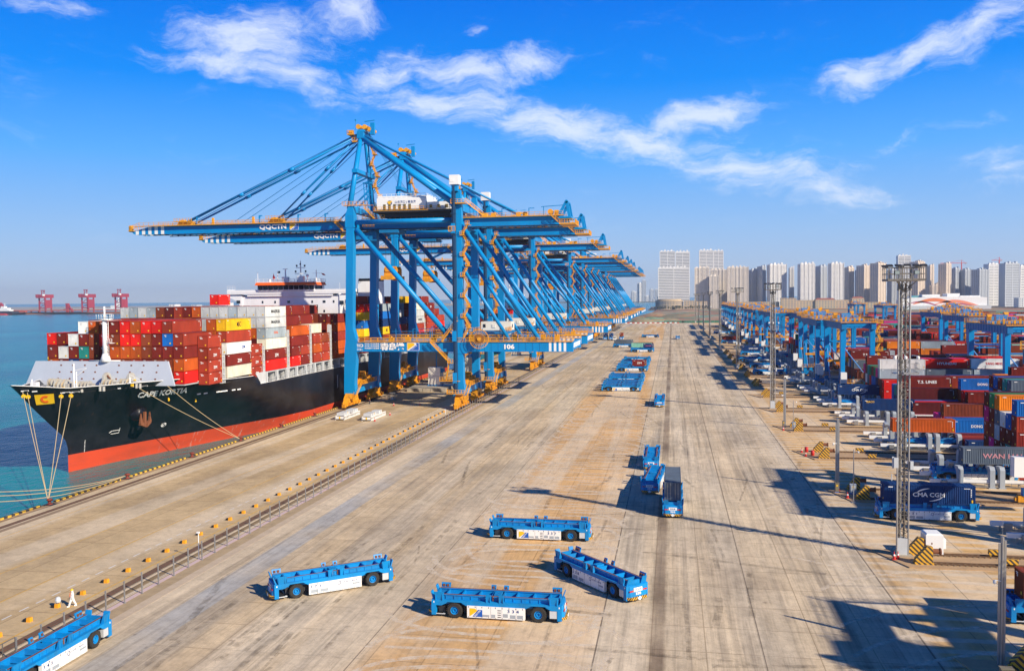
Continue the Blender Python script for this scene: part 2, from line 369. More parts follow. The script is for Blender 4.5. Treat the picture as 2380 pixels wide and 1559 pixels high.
# long wide tinted strips (rebuilt slabs), along the quay
st = noise(nt, P_, 1, 2, .4, (.16, .006, 1)); c = mix_rgb(nt, mathn(nt, 'MULTIPLY', ramp(nt, st, [(.47, 0.), (.55, 1.)]), .55), c, PALE)
# grey worn patches with long axes along the traffic
gp = mathn(nt, 'MULTIPLY', ramp(nt, noise(nt, P_, 1, 9, .72, (.22, .02, 1)), [(.44, 0.), (.78, 1.)]), mathn(nt, 'ADD', mathn(nt, 'MULTIPLY', band(-52, -30, 3), .75), mathn(nt, 'MULTIPLY', lane, .55), clamp=True))
c = mix_rgb(nt, gp, c, GRY)
wr = ramp(nt, noise(nt, P_, 1, 10, .75, (.05, .028, 1)), [(.48, 0.), (.62, 1.)]); c = mix_rgb(nt, mathn(nt, 'MULTIPLY', mathn(nt, 'MULTIPLY', wr, band(-54, 30, 3)), .38), c, (.33, .25, .175))
# blue-grey smooth strip along the inner kerb
bs = mathn(nt, 'MULTIPLY', band(-50.8, -47.4, .1, X), ramp(nt, noise(nt, P_, .03, 3), [(.35, .1), (.6, .75)])); c = mix_rgb(nt, bs, c, (.37, .39, .41))
# cross streaks from turning vehicles in the park and yard mouths
cz = mathn(nt, 'ADD', mathn(nt, 'MULTIPLY', band(-26, -7, 2, X), .42), mathn(nt, 'MULTIPLY', band(20, 46, 3, X), .60), clamp=True)
cr = ramp(nt, noise(nt, P_, 1, 6, .6, (.045, .42, 1)), [(.52, 0.), (.68, .8)]); c = mix_rgb(nt, mathn(nt, 'MULTIPLY', cr, cz), c, (.68, .54, .38))
# regular pale wheel bands running into the yard
YW = mathn(nt, 'ADD', Y, mathn(nt, 'MULTIPLY', mathn(nt, 'SUBTRACT', noise(nt, P_, .06, 2), .5), 2.2))
pb = mathn(nt, 'ABSOLUTE', mathn(nt, 'SUBTRACT', mathn(nt, 'FRACT', mathn(nt, 'DIVIDE', YW, 2.9)), .5))
pb = ramp(nt, pb, [(.13, 1.), (.22, 0.)]); c = mix_rgb(nt, mathn(nt, 'MULTIPLY', pb, mathn(nt, 'MULTIPLY', band(19, 60, 3), .62)), c, (.66, .56, .43))
# dark tyre lines along the lanes
tl = ramp(nt, noise(nt, P_, 1, 6, .68, (.75, .008, 1)), [(.46, 0.), (.66, 1.)]); brk = ramp(nt, noise(nt, P_, 1, 4, .6, (.08, .035, 1)), [(.36, .12), (.62, 1.)])
tz = mathn(nt, 'ADD', mathn(nt, 'MULTIPLY', band(-6.5, 25, 1, X), .85), mathn(nt, 'MULTIPLY', band(-54, -25, 2, X), .62), clamp=True)
c = mix_rgb(nt, mathn(nt, 'MULTIPLY', mathn(nt, 'MULTIPLY', tl, brk), tz), c, (.19, .155, .12))
# one very dark oily wheel line
ol = mathn(nt, 'MULTIPLY', band(-2.05, -.75, .2, mathn(nt, 'ADD', X, mathn(nt, 'MULTIPLY', mathn(nt, 'SUBTRACT', noise(nt, P_, .5, 5), .5), .5))), ramp(nt, noise(nt, P_, .05, 4), [(.35, .35), (.6, .95)]))
c = mix_rgb(nt, mathn(nt, 'MULTIPLY', ol, .8), c, (.15, .10, .065))
# expansion joints
for jx, w_ in ((-6.9, .07), (22.5, .09), (7.9, .05), (-27.8, .05), (30.2, .04), (34.9, .04)):
    c = mix_rgb(nt, mathn(nt, 'MULTIPLY', band(jx-w_, jx+w_, .02, X), .8), c, (.12, .09, .07))
# quay stains, skid marks, fine grain
c = mix_rgb(nt, mathn(nt, 'MULTIPLY', ramp(nt, noise(nt, P_, 1, 6, .65, (.08, .03, 1)), [(.5, 0.), (.72, 1.)]), mathn(nt, 'MULTIPLY', q, .75)), c, (.25, .185, .12))
sk = nt.nodes.new('ShaderNodeTexVoronoi'); sk.feature = 'DISTANCE_TO_EDGE'; mp2 = nt.nodes.new('ShaderNodeMapping'); nt.links.new(P_, mp2.inputs['Vector']); mp2.inputs['Scale'].default_value = (.11, .05, 1); mp2.inputs['Rotation'].default_value = (0, 0, .5)
wn = nt.nodes.new('ShaderNodeTexNoise'); wn.inputs['Scale'].default_value = .12; wn.inputs['Detail'].default_value = 2; nt.links.new(P_, wn.inputs['Vector'])
vm = nt.nodes.new('ShaderNodeVectorMath'); vm.operation = 'MULTIPLY_ADD'; nt.links.new(wn.outputs['Color'], vm.inputs[0]); vm.inputs[1].default_value = (1.6, 1.6, 0); nt.links.new(mp2.outputs[0], vm.inputs[2])
nt.links.new(vm.outputs[0], sk.inputs['Vector']); skf = ramp(nt, sk.outputs['Distance'], [(0.0, 1.), (.007, 0.)])
c = mix_rgb(nt, mathn(nt, 'MULTIPLY', skf, mathn(nt, 'MULTIPLY', ramp(nt, noise(nt, P_, .05, 2), [(.5, 0.), (.6, 1.)]), .45)), c, (.14, .11, .09))
fg = noise(nt, P_, 2.2, 8, .75); c = mix_rgb(nt, .55, c, ramp(nt, fg, [(.25, .62), (.5, 1.), (.78, 1.18)]), 'MULTIPLY')
lg = noise(nt, P_, .045, 5, .6); c = mix_rgb(nt, .8, c, ramp(nt, lg, [(.3, .72), (.7, 1.15)]), 'MULTIPLY')
s1 = ramp(nt, noise(nt, P_, 1, 8, .72, (2.6, .10, 1)), [(.50, 1.08), (.60, .80), (.72, .62)]); c = mix_rgb(nt, mathn(nt, 'MULTIPLY', band(-54, 24, 2), .62), c, mix_rgb(nt, 1.0, c, s1, 'MULTIPLY'))
s2 = ramp(nt, noise(nt, P_, 1, 8, .75, (.5, .5, 1), .6), [(.44, 1.07), (.58, .86), (.70, .74)]); c = mix_rgb(nt, .7, c, s2, 'MULTIPLY')
ds = ramp(nt, noise(nt, P_, .7, 3, .5), [(.70, 0.), (.76, 1.)]); c = mix_rgb(nt, mathn(nt, 'MULTIPLY', ds, .5), c, (.16, .11, .075))
nt.links.new(c, b.inputs['Base Color']); b.inputs['Roughness'].default_value = .88; b.inputs['Specular IOR Level'].default_value = .25
bp = nt.nodes.new('ShaderNodeBump'); bp.inputs['Strength'].default_value = .25; bp.inputs['Distance'].default_value = .05; nt.links.new(fg, bp.inputs['Height']); nt.links.new(bp.outputs[0], b.inputs['Normal'])
APRON = m
mb = MB(); mb.box(-97.4, 1500, -300, 1092, -9, 0)
struct(mb.build('apron', APRON))
# undeveloped land behind the apron
m, nt, b = newmat('bare_earth'); g = nt.nodes.new('ShaderNodeNewGeometry')
n1_ = noise(nt, g.outputs['Position'], 1, 7, .6, (.012, .004, 1)); c = ramp(nt, n1_, [(.35, (.16, .075, .038)), (.5, (.30, .16, .085)), (.62, (.38, .27, .17)), (.75, (.12, .08, .045))])
net = ramp(nt, noise(nt, g.outputs['Position'], 1, 3, .5, (.011, .0055, 1)), [(.53, 0.), (.56, 1.)]); c = mix_rgb(nt, mathn(nt, 'MULTIPLY', net, .75), c, (.10, .25, .17))
nt.links.new(c, b.inputs['Base Color']); b.inputs['Roughness'].default_value = .95; EARTH = m
def sheet(name, poly, z, mt, bot=-8):
    mb = MB(); mb.prism(poly, 'z', bot, z); return struct(mb.build(name, mt))
sheet('bare_land', [(-60,1092.2),(-46,1400),(-38,2200),(-42,2262),(700,2262),(900,1092.2)], -.05, EARTH)
sheet('city_ground', [(-60,2262.1),(-66,2900),(-20,3600),(2400,3600),(2400,1000),(1500.1,1000),(905,2000),(702,2262.1)], -.1, mat('city_ground', (.15,.13,.10), .9, dirt=.6, scale=.02))
# mounds of earth
random.seed(3)
for i, (x, y, r, h_) in enumerate([(-38,1150,16,4.5),(-26,1185,22,5),(-5,1230,14,3),(-44,1250,18,4),(10,1420,30,4),(-30,1500,25,5),(40,1650,30,4)]):
    mb = MB(); n = 14; prof = [(r, -.3), (r*.8, h_*.25), (r*.5, h_*.75), (r*.22, h_), (.1, h_*1.05)]
    mb.lathe((0,0,0), prof, n); mb.v = [(vx*(1+.25*random.random()), vy*.8*(1+.25*random.random()), vz*(.8+.4*random.random())) for vx, vy, vz in mb.v]
    o = mb.build('earth_mound', EARTH, smooth=True); o.location = (x, y, 0); struct(o)

# ------------------------------------------------------------------ painted lines on the quay
YLINE = mat('yellow_line_paint', (.62, .36, .05), .7, dirt=.8, scale=1.2, dcol=(.38, .27, .16)); WLINE = mat('white_line_paint', (.66, .64, .6), .7, dirt=.5, scale=1)
for nm, x, w in (('yellow_line', -77.9, .16), ('yellow_line', -70.5, .2), ('yellow_line', -89.7, .14), ('yellow_line', -61.9, .22)):
    mb = MB(); mb.box(x-w/2, x+w/2, 40, 1080, -.01, .004); struct(mb.build(nm, YLINE))
mb = MB()
for i in range(300): y = 40+i*2.45; mb.box(-66.5, -66.3, y, y+1.35, -.01, .004)
struct(mb.build('dashed_white_line', WLINE))
mb = MB()
for x in (-94.0, -93.55, -60.2, -60.65): mb.box(x-.07, x+.07, 40, 1080, -.01, .012)
struct(mb.build('crane_rail', RUST))
GROOVE = mat('rail_bed_grime', (.13, .095, .06), .9, dirt=.6, scale=.5)
for x in (-93.8, -60.4):
    mb = MB(); mb.box(x-.55, x+.55, 40, 1080, -.01, .0035); struct(mb.build('rail_bed', GROOVE))
mb = MB(); mb.box(-59.3, -58.5, 40, 1080, -.01, .0036); struct(mb.build('cable_trench', mat('trench_cover', (.27, .185, .09), .9, dirt=.7, scale=.6)))
mb = MB(); mb.box(-57.9, -55.4, 40, 1080, -.01, .0036); struct(mb.build('cable_strip', mat('strip_concrete', (.42, .31, .18), .9, dirt=.6, scale=.6)))
mb = MB(); mb.box(-55.4, -54.2, 40, 1080, -.01, .02); struct(mb.build('inner_kerb', mat('kerb_concrete', (.52, .41, .29), .9, dirt=.4, scale=.6)))
mb = MB()
for i in range(4): mb.box(-57.6+i*.16, -57.565+i*.16, 40, 700, -.01, .05)
tag(mb.build('guide_cable', mat('lilac_cable', (.42, .34, .42), .7, dirt=.3)), 'thin pale lilac cables laid in parallel along the foot of the quay fence posts', 'cable')
# kerb with bollard gaps
mb = MB(); y = 40
BOLL = [66.0, 84.0, 102.8, 122.7, 142.9, 164.7, 185.4, 206.5, 227.8, 247.0, 267.5, 288, 308.5, 329, 349.5, 370, 390.5, 411, 431.5, 452]
gaps = sorted(BOLL)
while y < 1080:
    nb = [g_ for g_ in gaps if g_ > y]; e = min(nb[0]-1.6 if nb else 1080, 1080)
    if e-y > .5: mb.box(-97.38, -96.98, y, e, 0, .28)
    y = (nb[0]+1.6) if nb else 1081
struct(mb.build('quay_kerb', KERBM))
mb = MB(); mb.box(-97.36, -96.0, 40, 1080, -.01, .006); struct(mb.build('quay_edge_slab', mat('edge_concrete', (.42, .27, .14), .9, dirt=.6, scale=.5)))
mb = MB(); mb.box(-92.9, -91.9, 40, 1080, -.01, .0034); struct(mb.build('quay_joint_strip', mat('joint_strip', (.30, .21, .13), .9, dirt=.7, scale=.4)))
# wheel arcs where vehicles turn between park and lanes
m, nt, b = newmat('pale_tyre_track'); g = nt.nodes.new('ShaderNodeNewGeometry'); b.inputs['Base Color'].default_value = (.80, .68, .52, 1); b.inputs['Roughness'].default_value = .9
a_ = mathn(nt, 'MULTIPLY', ramp(nt, noise(nt, g.outputs['Position'], .9, 6, .7), [(.30, .0), (.60, .95)]), .72); nt.links.new(a_, b.inputs['Alpha']); TRACK = m
m, nt, b = newmat('dark_tyre_mark'); g = nt.nodes.new('ShaderNodeNewGeometry'); b.inputs['Base Color'].default_value = (.10, .075, .05, 1); b.inputs['Roughness'].default_value = .9
a_ = mathn(nt, 'MULTIPLY', ramp(nt, noise(nt, g.outputs['Position'], .6, 6, .7), [(.42, 0.), (.68, .8)]), .5); nt.links.new(a_, b.inputs['Alpha']); SKID = m
def ribbon(mb, pts, w, z):
    vs = []; n = len(pts)
    for i, (x, y) in enumerate(pts):
        a = pts[max(0, i-1)]; c_ = pts[min(n-1, i+1)]; dx, dy = c_[0]-a[0], c_[1]-a[1]; l = math.hypot(dx, dy) or 1; nx, ny = -dy/l*w/2, dx/l*w/2
        vs += [(x-nx, y-ny, z), (x+nx, y+ny, z)]
    mb.add(vs, [(2*i, 2*i+1, 2*i+3, 2*i+2) for i in range(n-1)])
def bez(p0, p1, p2, p3, n=22):
    r = []
    for i in range(n+1):
        t = i/n; u = 1-t; r.append(tuple(u**3*a+3*u*u*t*b_+3*u*t*t*c_+t**3*d for a, b_, c_, d in zip(p0, p1, p2, p3)))
    return r
random.seed(11); tr = MB(); sk_ = MB(); zz = .005
k = 0
for yc in [56+i*3.6 for i in range(60)]:
    for side in ((-9, 1) if k % 2 == 0 else (-24, -1),):
        x0, sg = side
        for tw in (-1.1, 1.1):
            r_ = random.uniform(9, 13); up = random.choice((-1, 1)); zz += .00002
            p0 = (-16, yc+tw); r_ *= .62; p3 = (x0+sg*random.uniform(1.5, 5), yc+up*r_+tw)
            ribbon(tr, bez(p0, (x0+sg*-1, yc+tw), (p3[0]-sg*.5, yc+up*r_*.35+tw), p3), .72, zz)
    for tw in ((-1.1, 1.1) if k % 3 == 0 else ()):
        zz += .00002; ribbon(tr, bez((-26, yc+tw+random.uniform(-.4,.4)), (-20, yc+tw), (-13, yc+tw), (-7, yc+tw+random.uniform(-.8,.8))), .6, zz)
    k += 1
for yc in [50+i*5.8 for i in range(35)]:
    for up in ((-1,) if random.random() < .6 else (1,)):
        zz += .00002; r_ = random.uniform(8, 14)
        ribbon(tr, bez((40, yc), (28, yc), (21, yc+up*r_*.3), (random.uniform(13, 19), yc+up*r_)), .6, zz)
o = struct(tr.build('tyre_tracks', TRACK))
for i in range(170):
    x = random.choice([random.uniform(-50, -30), random.uniform(-6, 21), random.uniform(-26, -8)]); y = 52+random.random()**1.6*330; l = random.uniform(5, 22); zz += .00002; a0 = random.choice([PI/2+random.uniform(-.25,.25), random.uniform(-.3,.3) if x > -28 else PI/2])
    dx, dy = math.cos(a0)*l, math.sin(a0)*l
    ribbon(sk_, bez((x, y), (x+dx*.3, y+dy*.3), (x+dx*.6+random.uniform(-.6,.6), y+dy*.6), (x+dx, y+dy), 8), random.uniform(.25, .8), zz+.002)
struct(sk_.build('skid_marks', SKID))
# ------------------------------------------------------------------ ship-to-shore gantry crane
def make_crane():
    t = thing('quay_crane', 'x', 'crane')
    A = lambda X: X+94.0
    YN, YF = 1.0, 22.0            # near and far leg planes
    # legs
    for (nm, yy) in (('near', YN), ('far', YF)):
        mb = MB()      # waterside leg: battered foot, kink above the sill beam, upper column
        W = 1.25
        def sec(xa, xb, z, k=1.0): return [(xa, yy-W*k, z), (xb, yy-W*k, z), (xb, yy+W*k, z), (xa, yy+W*k, z)]
        mb.hexa(sec(-1.6, 1.9, 3.9), sec(-1.6, 1.6, 7)); mb.hexa(sec(-1.6, 1.6, 7), sec(-1.3, 2.4, 16.5)); mb.hexa(sec(-1.3, 2.6, 16.5), sec(-.95, 2.5, 19.4))
        mb.hexa(sec(-.95, 2.5, 19.4), sec(-.85, 1.35, 23.5)); mb.hexa(sec(-.85, 1.35, 23.5), sec(-.1, 2.05, 53)); mb.hexa(sec(-.4, 2.3, 53, 1.08), sec(-.3, 2.3, 56.5, 1.08)); mb.hexa(sec(-.3, 2.3, 56.5, 1.08), sec(.5, 2.0, 59.3, .7))
        mb.build('leg', BLUE, t)
        mb = MB(); a = A(-61.6); c_ = A(-59.4)
        mb.box(a, c_, yy-1.1, yy+1.1, 4, 58); mb.hexa([(a-1.0,yy-1.15,3.8),(c_+.5,yy-1.15,3.8),(c_+.5,yy+1.15,3.8),(a-1.0,yy+1.15,3.8)], [(a-.02,yy-1.15,8),(c_+.02,yy-1.15,8),(c_+.02,yy+1.15,8),(a-.02,yy+1.15,8)])
        mb.box(a-.5, c_+1.2, yy-1.2, yy+1.2, 16, 19.5); mb.hexa([(a,yy-1.1,58),(c_,yy-1.1,58),(c_,yy+1.1,58),(a,yy+1.1,58)], [(a+.4,yy-.8,63.0),(c_-.3,yy-.8,63.0),(c_-.3,yy+.8,63.0),(a+.4,yy+.8,63.0)])
        mb.build('leg', BLUE, t)
        # sill beam carrying the transfer platform
        mb = MB(); mb.box(A(-92.0), A(-34.4), yy-.95, yy+.95, 16.6, 19.35); mb.box(A(-28.8), A(-27.6), yy-.95, yy+.95, 16.6, 19.35)
        for i in range(28): mb.box(A(-91)+i*2, A(-91)+i*2+.1, yy-1.02, yy-.95, 16.7, 19.25)
        mb.box(A(-92), A(-27.6), yy-1.05, yy+1.05, 16.55, 16.7); mb.build('sill_beam', BLUE, t)
        mb = MB(); x = A(-34.4); w = 5.6/8
        for i in range(8): mb.box(x+i*w, x+(i+1)*w, yy-.95, yy+.95, 16.6, 19.35, 1 if i % 2 == 0 else 0)
        mb.build('striped_beam_end', [BLUE, WHITE], t)
        # pipes
        mb = MB(); mb.tube((A(-91.3), yy-.2, 54.5), (A(-61.6), yy-.2, 54.5), .75, 12); mb.build('tie_pipe', BLUE, t, True)
        mb = MB(); mb.tube((A(-91.4), yy, 52.6), (A(-63.4), yy, 20.6), .78, 12); mb.tube((A(-64.6), yy, 22), (A(-62.6), yy, 19.6), 1.0, 12, r2=.8); mb.build('diagonal_brace', BLUE, t, True)
        mb = MB(); mb.tube((A(-59.6), yy, 53), (A(-37.3), yy, 20.0), .62, 12); mb.tube((A(-59.6), yy, 41), (A(-46), yy, 20), .5, 12); mb.build('rear_diagonal_brace', BLUE, t, True)
        mb = MB(); yt = 9.3 if yy < 10 else 13.7
        mb.tube((A(-92.3), yt, 80.8), (A(-61.0), yy, 58.6), .8, 12); mb.tube((A(-62.5), yy-.02*yy, 59.6), (A(-61), yy, 58.2), 1.0, 12); mb.build('backstay', BLUE, t, True)
        mb = MB(); mb.tube((A(-93.4), yy, 58.6), (A(-92.5), yt, 81.0), .82, 14, r2=.7); mb.build('mast_leg', BLUE, t, True)
        # rails on the beam
        mb = MB(); z = 19.4
        mb.box(A(-91), A(-27.6), yy-1.25 if yy < 10 else yy+.9, yy-.9 if yy < 10 else yy+1.25, z-.03, z+.07)
        ye = yy-1.2 if yy < 10 else yy+1.2
        mb.rail((A(-91), ye, z), (A(-27.6), ye, z), 1.15, 2.0, .12); mb.rail((A(-88), yy+(.9 if yy < 10 else -.9), z), (A(-27.6), yy+(.9 if yy < 10 else -.9), z), 1.15, 2.4, .1)
        mb.build('beam_walkway', YEL, t)
        # upper walkway deck above beam (blue posts and pipes)
        mb = MB(); 
        for i in range(10): x = A(-80)+i*5.2; mb.box(x-.1, x+.1, yy+.6, yy+.8, 19.4, 23.2); mb.box(x-1.2, x+.1, yy+.62, yy+.78, 22.3, 22.5)
        for z in (21.6, 22.4): mb.tube((A(-80), yy+.7, z), (A(-30), yy+.7, z), .07, 6)
        mb.build('service_posts', BLUED, t)
    # end ties
    mb = MB(); mb.box(A(-28.2), A(-27.65), 1.96, 21.04, 17.0, 17.5); mb.box(A(-28.2), A(-27.65), 1.96, 21.04, 18.9, 19.35)
    for i in range(6): y = 2+i*3.2; mb.beam((A(-27.9), y, 17.4), (A(-27.9), y+1.6, 19), .18); mb.beam((A(-27.9), y+1.6, 19), (A(-27.9), y+3.1, 17.4), .18)
    mb.box(A(-27.85), A(-27.7), 1.96, 21, 17.5, 18.9); mb.build('end_tie', BLUE, t)
    mb = MB()
    for i in range(6): y = 3+i*3.0; mb.beam((A(-27.6), y, 17.6), (A(-27.6), y+1.2, 18.9), .35, .06)
    mb.build_each('white_end_stripe', WHITE, t)
    mb = MB()
    for x in (A(-94), A(-60.5)):
        mb.box(x-1.0, x+1.0, 2.1, 20.9, 4.0, 6.6); mb.box(x-.9, x+.9, 2.3, 20.7, 16.7, 18.9)
    for x, z in ((A(-93.2), 53.2), (A(-60.5), 52.5), (A(-60.5), 57.2), (A(-93.2), 57.6)): mb.box(x-.8, x+.8, 2.2, 20.8, z, z+1.7)
    mb.box(A(-44), A(-42.8), 2, 21, 17, 18.8); mb.box(A(-76), A(-75), 2, 21, 17, 18.8)
    mb.build_each('cross_beam', BLUE, t)
    # bogies
    for x in (A(-94), A(-60.5)):
        for yy in (1.0, 22.0):
            mb = MB()
            s_ = -1 if yy < 10 else 1
            mb.hexa([(x-1.0,yy-3.6,2.7),(x+1.0,yy-3.6,2.7),(x+1.0,yy+3.6,2.7),(x-1.0,yy+3.6,2.7)], [(x-1.1,yy-1.6,4.2),(x+1.1,yy-1.6,4.2),(x+1.1,yy+1.6,4.2),(x-1.1,yy+1.6,4.2)])
            for q in (-2.6, 2.6):
                mb.hexa([(x-.8,yy+q-2.3,1.5),(x+.8,yy+q-2.3,1.5),(x+.8,yy+q+2.3,1.5),(x-.8,yy+q+2.3,1.5)], [(x-.85,yy+q-.8,2.9),(x+.85,yy+q-.8,2.9),(x+.85,yy+q+.8,2.9),(x-.85,yy+q+.8,2.9)])
                for r_ in (-1.35, 1.35):
                    yy2 = yy+q+r_
                    mb.box(x-.65, x+.65, yy2-1.1, yy2+1.1, .75, 1.5); mb.box(x+.5, x+1.5, yy2-.35, yy2+.35, 1.0, 1.8); mb.box(x-1.3, x-.5, yy2-.3, yy2+.3, .9, 1.7)
                    mb.box(x-.9, x+.9, yy2-.15, yy2+.15, 1.4, 2.2)
            mb.box(x-.5, x+.5, yy-6.2, yy-5.3, .5, 1.4); mb.box(x-.5, x+.5, yy+5.3, yy+6.2, .5, 1.4)
            bo = mb.build('bogie', YEL2, t)
            wm = MB()
            for q in (-2.6, 2.6):
                for r_ in (-1.35, 1.35):
                    for w in (-.6, .6): wm.lathe((x, yy+q+r_+w, .42), [(.0,-.3),(.42,-.3),(.42,.3),(0,.3)], 12, axis='x')
            wm.build_each('wheel', DARK, bo)
    # machinery and platforms at the sill between the legs
    for x, k in ((A(-94), 0), (A(-60.5), 1)):
        mb = MB(); 
        mb.box(x+1.2, x+2.6, 4, 17, 6.5, 6.65); mb.rail((x+2.6, 4, 6.65), (x+2.6, 17, 6.65), 1.1, 1.6, .1); mb.rail((x-1.3, 3, 6.6), (x-1.3, 19, 6.6), 1.1, 1.6, .1)
        for i in range(5): y = 5+i*2.6; hz = 1.2+.5*((i*7) % 3); mb.box(x-.8, x+.9, y, y+1.7, 6.6, 6.6+hz); mb.tube((x-.3, y+.9, 6.6+hz), (x-.3, y+.9, 7.3+hz), .35, 8); mb.box(x+.9, x+2.0, y+.3, y+1.2, 6.6, 7.6)
        mb.tube((x-.9, 11, 9.0), (x+.9, 11, 9.0), .9, 12); mb.box(x-.6, x+.6, 9.4, 12.6, 6.6, 9.2)
        mb.build_each('travel_machinery', YEL2, t)
        mb = MB(); mb.stair((x+1.9, -1.2, 3.0), (x+1.9, 4.2, 6.6), .8, side=(1,0,0)); mb.box(x+1.2, x+2.7, -2.4, -.6, 2.8, 2.95); mb.rail((x+1.2, -2.4, 2.95), (x+2.7, -2.4, 2.95), 1, .8, .09); mb.rail((x+2.7, -2.4, 2.95), (x+2.7, -.6, 2.95), 1, .8, .09); mb.build_each('access_stair', YEL, t)
    # upper structure: boom and girder (two box girders with diaphragm ties)
    z0, z1 = 53.15, 55.6
    for k, (ya, yb) in enumerate(((8.6, 9.9), (13.1, 14.4))):
        mb = MB(); mb.box(A(-156.9), A(-97.2), ya, yb, z0, z1); mb.hexa([(A(-97.2),ya,z0),(A(-95.6),ya,z0),(A(-95.6),yb,z0),(A(-97.2),yb,z0)], [(A(-97.2),ya,z1),(A(-96.4),ya,z1-.5),(A(-96.4),yb,z1-.5),(A(-97.2),yb,z1)])
        mb.box(A(-156.9), A(-97.2), ya-.12, yb+.12, z0-.08, z0+.06); mb.box(A(-156.9), A(-97.2), ya-.12, yb+.12, z1-.02, z1+.06)
        mb.build('boom_girder', BLUE, t)
        mb = MB(); w = (169.0-156.9)/11
        for i in range(11):
            xa = -169.0+i*w; xb = xa+w
            def top(X): return z1 if X > -163 else z1-(-163-X)/6*1.45
            mb.hexa([(A(xa),ya,z0+(.5 if i == 0 else 0)),(A(xb),ya,z0),(A(xb),yb,z0),(A(xa),yb,z0+(.5 if i == 0 else 0))], [(A(xa),ya,top(xa)),(A(xb),ya,top(xb)),(A(xb),yb,top(xb)),(A(xa),yb,top(xa))], 1 if i % 2 else 0)
        mb.build('striped_boom_tip', [WHITE, BLUE] if 0 else [BLUE, WHITE], t)
        mb = MB(); mb.box(A(-95.2), A(-31.4), ya, yb, z0, z1); mb.hexa([(A(-31.4),ya,z0),(A(-29.6),ya,z0+.3),(A(-29.6),yb,z0+.3),(A(-31.4),yb,z0)], [(A(-31.4),ya,z1),(A(-30.2),ya,z1-.5),(A(-30.2),yb,z1-.5),(A(-31.4),yb,z1)])
        mb.box(A(-95.2), A(-31.4), ya-.14, yb+.14, z0-.1, z0+.05); mb.build('rear_girder', BLUE, t)
    mb = MB()
    for i in range(17): X = -167+i*4.2; mb.box(A(X), A(X)+.4, 9.9, 13.1, z0+.5, z0+1.3)
    for i in range(16): X = -94+i*4.1; mb.box(A(X), A(X)+.4, 9.9, 13.1, z0+.5, z0+1.3)
    mb.build_each('girder_tie', BLUED, t)
    mb = MB()   # dark under-slung festoon tracks
    for y in (7.9, 15.0): mb.box(A(-160), A(-32), y, y+.25, z0-.35, z0-.12)
    for i in range(60): X = -159+i*2.13; mb.box(A(X), A(X)+.1, 7.9, 8.6, z0-.35, z0-.05); mb.box(A(X), A(X)+.1, 14.4, 15.2, z0-.35, z0-.05)
    mb.build_each('festoon_track', DARK, t)
    # walkways with railings on boom and girder
    mb = MB(); z = z1+.08
    for y, o_ in ((8.4, -.9), (14.6, .9)):
        mb.box(A(-168), A(-30), min(y, y+o_), max(y, y+o_), z-.1, z); mb.rail((A(-166), y+o_, z), (A(-98.5), y+o_, z), 1.15, 1.7, .085); mb.rail((A(-95), y+o_, z), (A(-31), y+o_, z), 1.15, 1.7, .085)
        mb.rail((A(-160), y-o_*.2, z), (A(-100), y-o_*.2, z), 1.1, 2.5, .07)
    mb.rail((A(-169.2), 7.6, z-1.2), (A(-169.2), 15.4, z-1.2), 1.6, 1.3, .09); mb.rail((A(-169.2), 7.6, z-1.1), (A(-166), 7.6, z), 1.15, 1.2, .09)
    mb.box(A(-170), A(-168.2), 7.6, 15.4, z-1.4, z-1.2); mb.box(A(-169.9), A(-169), 8, 9.2, z-1.6, z+.3)
    mb.stair((A(-101), 7.4, z), (A(-98), 7.4, z-3), .8); mb.box(A(-98), A(-96), 7, 8.3, z-3.1, z-3)
    mb.build('boom_walkway', YEL, t)
    mb = MB()  # sheave clusters at the stay anchorages
    for X in (-150.8, -120.0):
        for y in (8.9, 14.1):
            mb.box(A(X)-1.4, A(X)+2.6, y-.5, y+.5, z1, z1+.9); mb.tube((A(X)-.6, y-.7, z1+1.1), (A(X)-.6, y+.7, z1+1.1), .85, 12); mb.hexa([(A(X)-2.6,y-.5,z1),(A(X)-1.4,y-.5,z1),(A(X)-1.4,y+.5,z1),(A(X)-2.6,y+.5,z1)], [(A(X)-1.9,y-.5,z1+1.5),(A(X)-1.4,y-.5,z1+1.7),(A(X)-1.4,y+.5,z1+1.7),(A(X)-1.9,y+.5,z1+1.5)])
        mb.rail((A(X)-3, 7.4, z1+1.2), (A(X)+3, 7.4, z1+1.2), 1, 1, .1); mb.box(A(X)-3, A(X)+3, 7.4, 8.4, z1+1.1, z1+1.2)
    for X in (-141, -127.5): mb.box(A(X)-.3, A(X)+.3, 8, 8.6, z1, z1+2.2)
    mb.build_each('boom_machinery', YEL, t)
    mb = MB()
    for X in (-146.5, -125.5, -112.8, -104): mb.box(A(X)-.18, A(X)+.18, 8.2, 8.6, z1, z1+2.6); mb.box(A(X)-.18, A(X)+.9, 8.2, 8.6, z1+2.3, z1+2.6)
    mb.build_each('boom_post', BLUE, t)
    # stays
    for y, yt in ((8.9, 9.6), (14.1, 13.4)):
        for X, xo, r_ in ((-150.8, 0, .30), (-120.0, 0, .26)):
            mb = MB(); mb.tube((A(X), y, z1+.9), (A(-93.2), yt, 81.4), r_, 8)
            for f_ in (.33, .62): a = Vector((A(X), y, z1+.9)).lerp(Vector((A(-93.2), yt, 81.4)), f_); d = (Vector((A(-93.2), yt, 81.4))-Vector((A(X), y, z1+.9))).normalized(); mb.tube(a-d*.9, a+d*.9, r_*1.7, 8)
            mb.build('forestay', BLUE, t, True)
        mb = MB(); mb.tube((A(-92), yt, 81.6), (A(-44), y, 56.4), .32, 8); mb.build('rear_stay', BLUE, t, True)
    mb = MB()
    for y in (8.2, 10.3, 12.6, 14.6): mb.tube((A(-150), y, z1+1.3), (A(-93), y*.3+8, 82.6), .11, 5); mb.tube((A(-90.5), y*.3+8, 82), (A(-78), y, 62), .05, 5)
